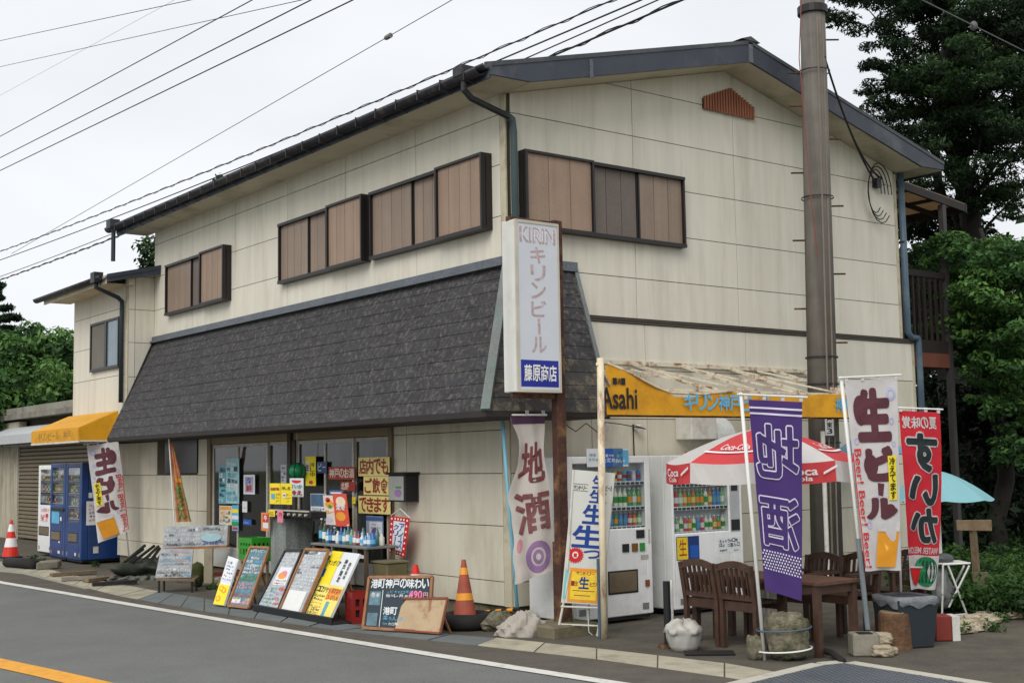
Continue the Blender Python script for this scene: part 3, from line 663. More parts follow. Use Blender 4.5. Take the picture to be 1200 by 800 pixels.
# ---- balcony at the back right
bal = root('balcony', '', ''); del bal['label'], bal['category']; adopt(bal, S)
wd = mat('balcony_wood', (44, 38, 36), .7, var=.15)
b = B(); 
y0_, y1_ = .35, 3.9; xo = 9.13
rp = [(7.62, y0_, 6.02), (9.7, y0_, 5.82)]
b.bar((7.5, y0_, 6.08), (9.75, y0_, 5.84), .05, .12); b.bar((7.5, y1_, 6.08), (9.75, y1_, 5.84), .05, .12); b.bar((9.72, y0_-.03, 5.84), (9.72, y1_+.03, 5.84), .04, .14)
for k in range(1, 7): b.bar((7.5, y0_+k*.5, 6.04), (9.7, y0_+k*.5, 5.80), .045, .07)
for x, z in ((8.2, 5.97), (8.9, 5.9)): b.bar((x, y0_, z), (x, y1_, z), .05, .05)
b.done('canopy_frame', wd, bal)
B().prism([(7.5, y0_, 6.15), (9.75, y0_, 5.91), (9.75, y1_, 5.91), (7.5, y1_, 6.15)], (0, 0, .015)).done('canopy_sheet', mat('canopy_sheet', (168, 150, 126), .5, trl=.6, var=.1), bal)
b = B()
for y in (y0_+.03, y1_-.03): b.box((xo-.05, y-.045, G-.1), (xo+.04, y+.045, 5.84))
b.done('post', mat('balcony_post', (60, 58, 58), .6), bal)
b = B(); b.box((7.62, y0_, 3.42), (xo+.04, y0_+.04, 3.62)); b.box((xo, y0_, 3.42), (xo+.04, y1_, 3.62)); b.box((7.62, y0_, 4.62), (xo+.04, y0_+.06, 4.72)); b.box((xo-.02, y0_, 4.62), (xo+.04, y1_, 4.72))
b.done('railing', wd, bal)
for k in range(9):
    x = 7.75+k*.15; B().box((x, y0_+.01, 3.62), (x+.045, y0_+.035, 4.62)).done('baluster', wd, bal)
for k in range(22):
    y = y0_+.15+k*.15; B().box((xo, y, 3.62), (xo+.025, y+.045, 4.62)).done('baluster', wd, bal)
B().box((7.62, y0_, 3.2), (xo, y1_, 3.42)).done('floor_beam', mat('balcony_beam', (112, 66, 52), .7), bal)

# ================================================================ annex at the left
AX = root('annex_house', 'narrow cream two storey annex at the left end of the shop', 'building', (-.49, 10.5, G))
ax = -.49; AY0, AY1 = 10.5, 13.38; ARX = -.98
def za(x): return 5.2+.24*(x-ARX)
b = B(); wp = [(ax, 2.34), (3.2, 2.34), (3.2, za(3.2)-.12), (ax, za(ax)-.12)]
b.prism([(x, AY0+.002, z) for x, z in wp], (0, .15, 0)); b.prism([(x, AY1-.15, z) for x, z in wp], (0, .15, 0)); b.box((ax, AY0+.15, 2.34), (ax+.15, AY1-.15, za(ax)-.13)); b.box((ax+.15, AY0+.15, 2.34), (3.2, AY1-.15, 2.42))
b.box((1.2, 12.2, G-.1), (1.35, AY1, 2.34))
b.done('wall', wallbase, AX)
tiles('siding_panel', AX, siding, (ax, 0, 0), (0, -1, 0), (0, 0, 1), [-13.36, -12.45, -10.6], [2.4, 3.5, 4.1, 4.7, za(ax)-.14])
tiles('siding_panel', AX, siding, (0, AY0, 0), (1, 0, 0), (0, 0, 1), [ax+.0, ax+.12, -.015], [2.36, 3.45, 4.06, 4.65, 5.25, 5.6], planes=[(-.24, 1, 5.2-.24*ARX-.13)])
B().box((ax-.014, AY0-.014, 2.36), (ax, AY0+.1, za(ax)-.14)).done('corner_trim', trimcream, AX)
arf = root('roof', '', ''); del arf['label'], arf['category']; arf.location = (-.49, 10.5, G); arf.parent = AX; arf.matrix_parent_inverse = Matrix.Translation(-AX.location)
B().prism([(ARX, AY0-.3, za(ARX)), (-.06, AY0-.3, za(-.06)), (-.06, AY0-.3, za(-.06)-.05), (ARX, AY0-.3, za(ARX)-.05)], (0, .299, 0)).prism([(ARX, AY0, za(ARX)), (3.4, AY0, za(3.4)), (3.4, AY0, za(3.4)-.05), (ARX, AY0, za(ARX)-.05)], (0, AY1-AY0+.3, 0)).done('roof_slope', roofmetal, arf)
B().prism([(ARX, AY0-.3, za(ARX)-.052), (.02, AY0-.3, za(.02)-.052), (.02, AY0-.3, za(.02)-.16), (ARX, AY0-.3, za(ARX)-.12)], (0, .03, 0)).prism([(ARX, AY0-.31, za(ARX)+.01), (.08, AY0-.31, za(.08)+.01), (.08, AY0-.31, za(.08)-.06), (ARX, AY0-.31, za(ARX)-.06)], (0, .02, 0)).done('barge_board', barge, arf)
B().prism([(ARX, AY0-.27, za(ARX)-.11), (0, AY0-.27, za(0)-.12), (0, AY0-.27, za(0)-.09), (ARX, AY0-.27, za(ARX)-.09)], (0, .27, 0)).box((ARX, AY0, za(ARX)-.12), (ax, AY1+.25, za(ARX)-.1)).box((ARX-.02, AY0-.27, za(ARX)-.16), (ARX, AY1+.28, za(ARX)-.01)).box((ax-.06, AY0-.2, za(ax)-.25), (ax+.04, AY0-.02, za(ax)-.13)).done('soffit', soffitm, arf)
b = B(); halfgutter(b, (ARX-.08, AY0-.28, 5.17), (ARX-.08, AY1+.55, 5.17), .075); b.done('gutter', darkroof, arf, smooth=True)
B().box((ARX-.17, AY0-.12, 5.08), (ARX-.01, AY0+.08, 5.26)).done('rainwater_head', darkroof, arf)
B().tube([(ARX-.09, AY0, 5.1), (ARX-.09, AY0, 5.0), (ax-.15, AY0+.1, 4.86), (ax-.07, AY0+.13, 4.8), (ax-.07, AY0+.13, 4.6), (ax-.07, AY0+.13, 3.0)], .04, 10).done('downpipe', mat('dark_pipe', (42, 50, 56), .5), AX, smooth=True)
w_ = B(); ya, yb, z0, z1 = 12.28, 10.80, 3.64, 4.55
w_.box((ax-.07, yb, z0), (ax-.013, ya, z0+.05)).box((ax-.07, yb, z1-.04), (ax-.013, ya, z1)).box((ax-.07, yb, z0+.05), (ax-.013, yb+.04, z1-.04)).box((ax-.07, ya-.04, z0+.05), (ax-.013, ya, z1-.04)).box((ax-.065, 11.42, z0+.05), (ax-.013, 11.52, z1-.04)).box((ax-.02, yb+.04, z0+.05), (ax-.013, ya-.04, z1-.04))
wq = w_.done('window', framem, AX)
B().box((ax-.045, 11.52, z0+.05), (ax-.035, ya-.04, z1-.04)).done('screen', mat('insect_screen', (112, 108, 100), .8, var=.05), wq)
B().box((ax-.045, yb+.04, z0+.05), (ax-.035, 11.42, z1-.04)).done('pane', mat('pane_bluish', (96, 116, 128), .15, streak=.15, spec=.8), wq)

# ================================================================ store with roller shutters at the far left
ST = root('roller_shutter_store', 'low stained concrete store with roller shutters at the far left', 'building', (1.2, 13.4, G))
sx = 1.2; stain = mat('stained_render', (176, 168, 148), .9, var=.1, vs=2, streak=.3, dirt=(108, 104, 88), damt=.7, ds=1.8, dz=.4, bump=.3)
ys = gx(20, 600, sx).y
b = B(); b.box((sx, ys, G-.1), (sx+.2, 31, 2.75)); b.box((sx, 13.39, 2.45), (sx+.2, ys, 2.9)); b.box((sx, ys, 2.75), (sx+.2, 31, 3.1)); b.box((sx, 30.8, G-.1), (6, 31, 3.0)); b.box((sx+.2, 13.39, G-.1), (6, 13.5, 3.0))
b.done('wall', stain, ST)
b = B(); k = 0
z = .1
while z < 2.5:
    b.prism([(sx+.06, 13.42, z), (sx+.02, 13.42, z+.02), (sx+.02, 13.42, z+.075), (sx+.06, 13.42, z+.095)], (0, ys-13.42, 0)); z += .1
b.done('shutter', mat('shutter_metal', (118, 108, 88), .6, .2, var=.08, streak=.1), ST)
for y in (16.0, ys-.06): B().box((sx-.03, y, G), (sx+.02, y+.06, 2.45)).done('shutter_rail', alum, ST)
B().box((sx-.05, 13.42, 2.46), (sx, 24, 2.5)).prism([(sx, 14, 2.52), (sx-.55, 14, 2.5), (sx-.55, 14, 2.72), (sx, 14, 2.95)], (0, gx(8, 500, sx).y-14, 0)).done('shutter_box', mat('shutter_box', (176, 178, 178), .5, .1, var=.06), ST)
B().box((sx+.3, 13.42, 2.95), (sx+.4, 31, 3.3)).done('roof_gap', wallbase, ST)
for i in range(44):
    y = 13.42+i*.4
    B().box((sx-.12, y, 3.16), (sx+.35, y+.385, 3.29)).done('roof_tile', mat('roof_tile_grey', (128, 122, 112), .9, var=.2, vs=6, orand=.15, bump=.4, dirt=(70, 66, 58), damt=.6, ds=3), ST)
B().box((sx-.06, 13.42, 3.30), (sx+4.8, 31, 3.46)).done('parapet', mat('parapet', (138, 134, 122), .9, var=.15, dirt=(80, 78, 66), damt=.6, ds=2), ST)
# ================================================================ yellow awning at the left
def awning_left():
    t = root('yellow_awning', 'faded yellow fabric awning over the vending machines at the left end', 'awning', (-.49, 12.9, 2.3))
    x1, x0 = -.5, -1.2; ya, yb = 10.9, 13.6
    zt_ = 2.86; zf = 2.56; zb = 2.33
    b = B(); b.quad((x1, ya, zt_), (x0, ya, zf), (x0, yb, zf), (x1, yb, zt_)); b.quad((x0, ya, zf), (x0, ya, zb), (x0, yb, zb), (x0, yb, zf)); b.quad((x1, ya, zt_), (x1, ya, zb), (x0, ya, zb), (x0, ya, zf)); b.quad((x1, yb, zt_), (x0, yb, zf), (x0, yb, zb), (x1, yb, zb))
    o = b.done('fabric', awny, t); m = o.modifiers.new('s', 'SOLIDIFY'); m.thickness = .008
    f = B()
    for y in (ya, (ya+yb)/2, yb): f.bar((x1, y, zb), (x0, y, zb), .025, .025)
    f.bar((x0, ya, zb-.01), (x0, yb, zb-.01), .03, .03)
    f.done('frame', whitew, t)
    p = Print(plane((x0-.006, yb-.3, zb+.03), (0, -(yb-ya-.6), 0), (0, 0, .18)))
    ink = mat('faded_black_ink', (150, 112, 40), .6, var=.2)
    p.htext('キリンビール 神戸', .05, .1, .95, .9, ink, off=.01); p.done(t, 'lettering')
awning_left()
# ================================================================ canopy frame over the right machines
def canopy():
    t = root('awning_frame', 'rusty white awning frame with torn yellow valance above the white vending machines', 'awning', (2.7, 0, G))
    b = B(); yf = -1.3
    b.bar((1.3, -.03, 3.01), (5.15, -.03, 3.0), .035, .05); b.done('wall_rail', ruststreak, t)
    for X in (1.87, 2.72, 3.56, 4.4, 5.0): B().bar((X, -.03, 3.0), (X, yf, 2.6), .03, .035).done('rafter', ruststreak, t)
    for X in (1.5, 1.95, 2.8, 3.65, 4.1): B().bar((X, -.03, 2.98), (X+.5, yf, 2.62), .022, .022).done('brace', ruststreak, t)
    B().bar((.3, yf, 2.6), (5.1, yf, 2.6), .03, .03).done('front_rail', ruststreak, t)
    B().bar((.25, yf, 2.31), (5.2, yf, 2.31), .02, .03).done('lower_rail', rust, t)
    b = B(); n = 40; rnd = random.Random(3); X0, X1 = .28, 5.2
    def top(x):
        if x < 1.15: return 2.84-.26*max(0, (x-.4))/.75
        if x < 2.2: return 2.52+.0*x+.1*max(0, (x-1.6))/.6
        return 2.60-.05*math.sin((x-2.2)*2)
    vs = []
    for i in range(n+1):
        x = X0+(X1-X0)*i/n; y = yf-.03+.012*math.sin(x*9)
        zt_ = min(2.6, top(x)) if x > 1.1 else top(x)
        vs += [(x, y, 2.315), (x, y, zt_)]
    b.add(vs, [(2*i, 2*i+2, 2*i+3, 2*i+1) for i in range(n)]); b.done('valance', awny, t).modifiers.new('s', 'SOLIDIFY').thickness = .006
    sl = mat('slat_cream', (196, 184, 154), .7, var=.12, dirt=(140, 92, 50), damt=.8, ds=6)
    for v_ in (.5,): B().bar((1.4, -.03+v_*(yf+.03), 3.0-.4*v_), (5.05, -.03+v_*(yf+.03), 3.0-.4*v_), .022, .022).done('purlin', ruststreak, t)
    B().tube([(.3, yf-.03, 2.86), (.6, yf-.035, 2.77), (1.0, yf-.035, 2.62), (1.2, yf-.035, 2.565), (1.7, yf-.035, 2.555), (2.2, yf-.035, 2.60)], .014, 6).done('hem_rope', sl, t, smooth=True)
    p = Print(plane((.28, yf-.045, 2.31), (4.9, 0, 0), (0, 0, .5)), step=.003)
    ua = lambda px: (gy(px, 470, -1.345).x-.28)/4.9
    p.text('Asahi', ua(704), .14, ua(746), .58, black, off=.03); p.htext('一酒一', ua(718), .66, ua(733), .78, black, off=.02)
    p.htext('キリン神戸ビール', ua(801), .14, ua(905), .48, lblue, off=.035); p.htext('神戸', ua(978), .14, ua(1000), .5, lblue, off=.03)
    p.done(t, 'lettering')
    # loose wire under the valance
    B().tube([(-.05, -.9, 2.28), (.2, -.9, 2.15), (.35, -.9, 2.24), (.6, -.88, 2.1), (.8, -.7, 2.26), (1.2, -.5, 2.25), (1.8, -.3, 2.2), (1.85, -.02, 2.26)], .006, 5).done('wire', cable, t)
    B().tube([(1.85, -.03, 2.26), (1.86, -.03, 1.4)], .008, 5).done('wire', cable, t)
    for X in (1.35, 1.9): B().cyl((X, -.02, 2.23), (X, -.12, 2.2), .04, .055, 12).done('lamp_socket', whitew, t)
canopy()
t = root('canopy_post', 'thin cream painted post peeling with rust, standing in front of the left white vending machine', 'post', (-.05, -1.62, G))
B().tube([(-.09, -1.62, G), (-.085, -1.62, 1.2), (-.06, -1.62, 2.88)], .036, 12).done('post', mat('post_peeling', (212, 200, 172), .6, dirt=(126, 70, 34), damt=1, ds=5, dz=.35), t, smooth=True)
B().bar((-.1, -1.62, 2.82), (.35, -1.3, 2.62), .03, .03).done('stay', ruststreak, t)
B().cyl((-.11, -1.57, G), (-.11, -1.57, .85), .016).done('conduit', pipe_b, t)

# ================================================================ vending machines
CANS = []
for i, c in enumerate(((206, 60, 50), (60, 150, 80), (40, 110, 190), (226, 190, 60), (206, 206, 204), (110, 70, 48), (90, 180, 200), (230, 130, 50))):
    m1 = mat('can_%d' % i, c, .35, .2, var=.15, vs=60)
    me = B().lathe([(.018, 0), (.028, .006), (.028, .105), (.02, .125)], (0, 0, 0), 10).lathe([(.0285, .035), (.0285, .08)], (0, 0, 0), 10, 1).done('sample_can', [m1, [white, navy, redd, black][i % 4]]); CANS.append(me)
BOT = []
for i, c in enumerate(((120, 180, 120), (60, 120, 190), (190, 110, 50), (220, 220, 200), (70, 140, 90), (200, 60, 80))):
    m1 = mat('petbottle_%d' % i, c, .3, 0, var=.2, vs=50); 
    bb = B().lathe([(.026, 0), (.03, .01), (.03, .13), (.013, .175), (.013, .19)], (0, 0, 0), 10).lathe([(.0145, .19), (.0145, .21)], (0, 0, 0), 10, 1).lathe([(.0308, .04), (.0308, .11)], (0, 0, 0), 10, 2); BOT.append(bb.done('sample_bottle', [m1, white, [white, teal, cream_p, green, orng, whitep][i % 6]]))
def vend(label, O, U, wd, dp, H, body, win, rows, slot, extra, group, side_light=True, simple=False):
    O, U = Vector(O), Vector(U).normalized(); Z = Vector((0, 0, 1)); n = U.cross(Z)
    t = root('vending_machine', label, 'vending machine', O+U*wd/2-n*dp/2, group)
    u0, v0, u1, v1 = win; D = .13
    b = B()
    def bx(a, b_, c, d, e, f, bb=b, m=0): bb.fbox(O+U*a+Z*c-n*f, U*(b_-a), Z*(d-c), n*(f-e), m)   # from depth e to f behind the front
    bx(0, wd, .04, H, D, dp); bx(0, u0*wd, .04, H, 0, D); bx(u1*wd, wd, .04, H, 0, D); bx(u0*wd, u1*wd, v1*H, H, 0, D); bx(u0*wd, u1*wd, .04, v0*H, 0, D)
    b.done('body', body, t, bevel=.012, seg=2)
    q = B(); bx(.03, wd-.03, 0, .04, .03, dp-.03, q); q.done('base', blackp, t)
    q = B(); bx(u0*wd+.002, u1*wd-.002, v0*H+.002, v1*H-.002, D-.006, D-.002, q); q.done('display_back', vendin, t)
    k = len(rows)
    for r, (v, hh, kind) in enumerate(rows):
        z = v*H
        q = B(); bx(u0*wd+.003, u1*wd-.003, z-.045, z, .02, D-.007, q); q.done('display_shelf', vendw, t)
        q = B(); ncol = max(5, int((u1-u0)*wd/.068)); st = (u1-u0)*wd/ncol
        for i in range(ncol):
            a = u0*wd+st*(i+.15); bx(a, a+st*.7, z-.036, z-.012, .012, .02, q, 0)
        q.done('button_row', navy if simple else mat('button_dark', (30, 34, 60), .3), t)
        for i in range(ncol):
            src = random.choice(CANS if kind == 'c' else BOT); o = bpy.data.objects.new(src.name.split('.')[0], src.data); COL.objects.link(o)
            o.location = O+U*(u0*wd+st*(i+.5))-n*.075+Z*(z+.001); o.rotation_euler[2] = random.random()*6; s = hh/(.125 if kind == 'c' else .21); o.scale = (s**.3, s**.3, s); adopt(o, t)
    q = B(); bx(u0*wd+.003, u1*wd-.003, v0*H+.003, v1*H-.003, .008, .011, q); q.done('display_glass', vglass, t)
    a, c, d, e = slot
    q = B(); bx(a*wd, d*wd, c*H, e*H, -.008, -.001, q); q.done('delivery_flap', mat('delivery_flap', (110, 96, 74), .3, var=.2), t, bevel=.004)
    q = B(); bx(a*wd-.02, d*wd+.02, c*H-.02, e*H+.02, -.004, .0, q); q.done('slot_frame', blackp, t)
    P = Print(plane(O, U*wd, Z*H, .0)); extra(P, t, bx, wd, H); 
    if P.b.v: P.done(t, 'print')
    q = B(); bx(wd*.86, wd*.94, .05*H, .09*H, -.003, -.0005, q); bx(wd*.08, wd*.16, .05*H, .09*H, -.003, -.0005, q); q.done('air_vent', mat('vent_grey', (120, 120, 118), .6), t)
    return t
def ex1(P, t, bx, wd, H):
    q = B(); bx(.8*wd, .9*wd, .49*H, .54*H, -.01, 0, q); bx(.62*wd, .7*wd, .41*H, .46*H, -.01, 0, q); q.done('coin_panel', blackp, t)
    q = B(); bx(.74*wd, .81*wd, .41*H, .46*H, -.012, 0, q); q.done('bill_slot', mat('amber_lens', (120, 80, 30), .3), t)
    q = B(); bx(.84*wd, .9*wd, .41*H, .46*H, -.012, 0, q); q.done('lamp_button', green, t)
    q = B(); bx(.9*wd, .95*wd, .19*H, .23*H, -.012, 0, q); q.done('coin_return', mat('coin_return', (130, 70, 40), .4), t)
    P.rect(.85, .355, .95, .385, alum, 1); P.rect(.955, .45, .975, .54, alum, 1)
def ex2(P, t, bx, wd, H):
    P.rect(.04, .33, .36, .48, mat('poster_deepblue', (16, 50, 110), .5), 1); P.rect(.05, .335, .2, .475, mat('poster_yellow', (220, 190, 30), .5), 2); P.text('生', .08, .36, .18, .46, redd, 3); P.rect(.23, .34, .35, .42, blue, 2)
    P.rect(.62, .355, .96, .455, whitepap, 1); P.scrib(.64, .36, .94, .45, 3, 7, [black, black, red], layer=2, off=.02)
    q = B(); bx(.84*wd, .93*wd, .76*H, .80*H, -.01, 0, q); bx(.83*wd, .95*wd, .50*H, .57*H, -.01, 0, q); q.done('coin_panel', blackp, t); P.rect(.82, .82, .95, .84, green, 1)
    q = B(); bx(.82*wd, .96*wd, .49*H, .9*H, -.003, .001, q); q.done('control_plate', mat('control_plate', (170, 172, 172), .4, .2), t)
VG = 'white vending machines by the gable wall'
vend('white drinks vending machine directly behind the thin cream rusty post', (.14, -.85, G+.03), (1, 0, 0), 1.19, .74, 1.79, vendw, (.04, .555, .93, .955), [(.845, .11, 'c'), (.69, .2, 'b'), (.57, .15, 'b')], (.45, .17, .79, .29), ex1, VG)
vend('white drinks vending machine partly hidden by the red and white parasol', (1.66, -.85, G+.03), (1, 0, 0), 1.17, .74, 1.79, vendw, (.03, .5, .8, .955), [(.82, .12, 'c'), (.67, .2, 'b'), (.51, .17, 'b')], (.3, .1, .7, .2), ex2, VG)
def exb(P, t, bx, wd, H):
    P.rect(.12, .37, .62, .5, lblue, 1); P.rect(.68, .40, .78, .44, white, 1); P.rect(.55, .06, .7, .09, whitew, 1); P.rect(.6, .17, .68, .2, white, 1)
    q = B(); bx(.1*wd, .95*wd, .50*H, .53*H, -.02, 0, q); q.done('coin_panel', blackp, t)
def exb2(P, t, bx, wd, H):
    P.rect(.1, .3, .7, .52, whitepap, 1); P.scrib(.12, .32, .68, .5, 3, 4, [teal, blue], layer=2); P.rect(.75, .25, .85, .28, white, 1)
BV = 'vending machines under the yellow awning'
vend('blue vending machine at the left of the blue pair under the yellow awning', (-.576, 14.41, G+.04), (0, -1, 0), .915, .9, 1.86, bluev, (.1, .56, .85, .95), [(.83, .13, 'c'), (.7, .14, 'b'), (.58, .14, 'c')], (.12, .2, .7, .28), exb, BV, simple=True)
t = vend('blue vending machine with notice on its side, behind the leaning white banner', (-.576, 13.47, G+.04), (0, -1, 0), .915, .9, 1.86, bluev, (.12, .40, .85, .95), [(.82, .13, 'c'), (.69, .14, 'b'), (.56, .14, 'b'), (.43, .12, 'c')], (.2, .2, .75, .28), lambda P, t, bx, wd, H: P.rect(.6, .06, .7, .09, whitew, 1), BV, simple=True)
P = Print(plane((-.5, 12.545, .85), (.5, 0, 0), (0, 0, .62))); P.rect(.02, -.1, .7, .62, whitepap, 1); P.scrib(.1, .0, .65, .55, 5, 4, [black, red, lblue]); P.rect(.1, .72, .25, .88, whitepap, 1); P.rect(.3, -.95, .5, -.75, whitew, 1); P.done(t, 'notice')
yw0 = gx(44.5, 600, -.3).y; yw1 = gx(60.5, 600, -.3).y
vend('white vending machine left of the blue pair, in front of the roller shutter', (-.3, yw0, G+.04), (0, -1, 0), yw0-yw1, .75, 1.83, vendw, (.12, .55, .9, .95), [(.83, .13, 'c'), (.7, .14, 'b'), (.58, .14, 'c')], (.1, .22, .8, .3), lambda P, t, bx, wd, H: (P.rect(.15, .35, .9, .53, whitepap, 1), P.scrib(.2, .36, .85, .52, 3, 3, [red, black])), BV, simple=True)
for o in CANS+BOT: bpy.data.objects.remove(o)

# ================================================================ tall sign on the rusty post
def sign():
    t = root('shop_sign', 'tall white lightbox sign with faded vertical katakana above a blue name plate', 'sign', (.05, -1.05, G))
    y0 = -1.15
    tl, trr, br, bl = gy(606, 258, y0), gy(656, 262, y0), gy(655.5, 462, y0), gy(606, 457, y0)
    x0, x1 = (tl.x+bl.x)/2, (trr.x+br.x)/2; z0, z1 = (bl.z+br.z)/2, (tl.z+trr.z)/2
    b = B(); b.box((x0-.02, y0+.005, z0), (x1, y0+.22, z1)); b.done('sign_box', mat('sign_case', (208, 208, 202), .5, var=.04, streak=.08, dirt=(170, 160, 140), damt=.4), t, bevel=.008)
    f = B()
    f.box((x0-.02, y0-.012, z0), (x1, y0+.004, z0+.03)); f.box((x0-.02, y0-.012, z1-.03), (x1, y0+.004, z1)); f.box((x0-.02, y0-.012, z0+.03), (x0+.015, y0+.004, z1-.03)); f.box((x1-.02, y0-.012, z0+.03), (x1, y0+.004, z1-.03)); f.done('sign_frame', mat('sign_frame', (186, 180, 164), .5), t)
    P = Print(plane((x0+.015, y0-.004, z0+.03), (x1-x0-.035, 0, 0), (0, 0, z1-z0-.06)))
    P.rect(0, 0, 1, 1, mat('sign_face', (198, 202, 208), .4, var=.03), 0)
    P.text('KIRIN', .06, .885, .94, .975, faded, 1, off=.05); P.text('KIRIN', .1, .895, .9, .965, whitepap, 2, off=-.01)
    P.vtext('キリンビール', .32, .215, .68, .865, faded, 1, off=.02)
    P.rect(.03, .015, .97, .175, navy, 1); P.htext('藤原商店', .1, .05, .92, .145, white, 3, off=.025); P.done(t, 'sign_face')
    B().bar((x1+.06, y0+.12, G+.1), (x1+.06, y0+.12, z1+.06), .1, .12).done('post', rust, t, bevel=.006)
    B().bar((x0-.02, y0+.12, z1+.02), (x1+.1, y0+.12, z1+.02), .05, .05).bar((x0, y0+.12, z0-.03), (x1+.1, y0+.12, z0-.03), .05, .05).done('bracket', rust, t)
    B().bar((x1+.06, y0+.12, G+.1), (x1+.06, y0+.12, 1.0), .13, .14).done('post_sleeve', rust, t)
    B().box((x1-.3, y0-.15, G-.02), (x1+.32, y0+.38, G+.12)).done('base_block', moss_c, t, bevel=.02)
sign()

# ================================================================ utility pole and wires
def pole():
    t = root('utility_pole', 'grey brown concrete utility pole with step bolts in front of the gable wall', 'utility pole', (4.4, -.82, G))
    p0, p1 = Vector((4.4, -.82, G)), Vector((4.6, -.82, 9.4))
    B().cyl(p0, p1, .205, .155, 24).done('pole_shaft', polem, t, smooth=True)
    def on(z): return p0.lerp(p1, (z-G)/(9.4-G))
    for z in (7.75,): B().cyl(on(z)-Vector((0, 0, .05)), on(z)+Vector((0, 0, .05)), .2, .2, 20).done('collar', darkm, t)
    for k, z in enumerate((6.9, 6.9+.45, 6.45, 6.0, 5.55, 5.1, 4.65, 4.2, 3.75, 3.3)):
        s = 1 if k % 2 else -1; q = on(z); B().cyl(q+Vector((.14*s*.8, -.14*s*.6, 0)), q+Vector((.34*s*.8, -.34*s*.6, .0)), .012, .012, 6).done('step_bolt', rust, t)
    for z in (2.75, 2.0, 3.1, 6.9, 5.2): B().cyl(on(z), on(z)+Vector((0, 0, .02)), .21, .21, 20, caps=False).done('band', darkm, t)
    P = Print(plane(on(2.1)+Vector((-.14, -.18, 0))-Vector((.06, 0, 0)), rt*.11, (0, 0, .34), .02)); P.rect(0, 0, 1, 1, whitepap, 1); P.vtext('神戸東3', .2, .05, .8, .95, black, 2); P.done(t, 'number_plate')
    for dx in (-.06, .05): B().cyl((on(.1).x+dx-.1, -1.03, .1), (on(7.6).x+dx-.06, -.99, 7.6), .012, .012, 6).done('earth_wire', mat('earth_wire', (120, 110, 98), .6), t)
    B().tube([on(7.4)+Vector((-.0, -.2, 1.6)), on(7.4)+Vector((-.28, -.1, .9)), on(7)+Vector((-.42, -.1, 0)), on(5)+Vector((-.3, -.15, 0)), on(4.4)+Vector((-.22, -.15, 0))], .007, 6).done('red_lead', mat('lead_red', (130, 66, 58), .5), t)
pole()
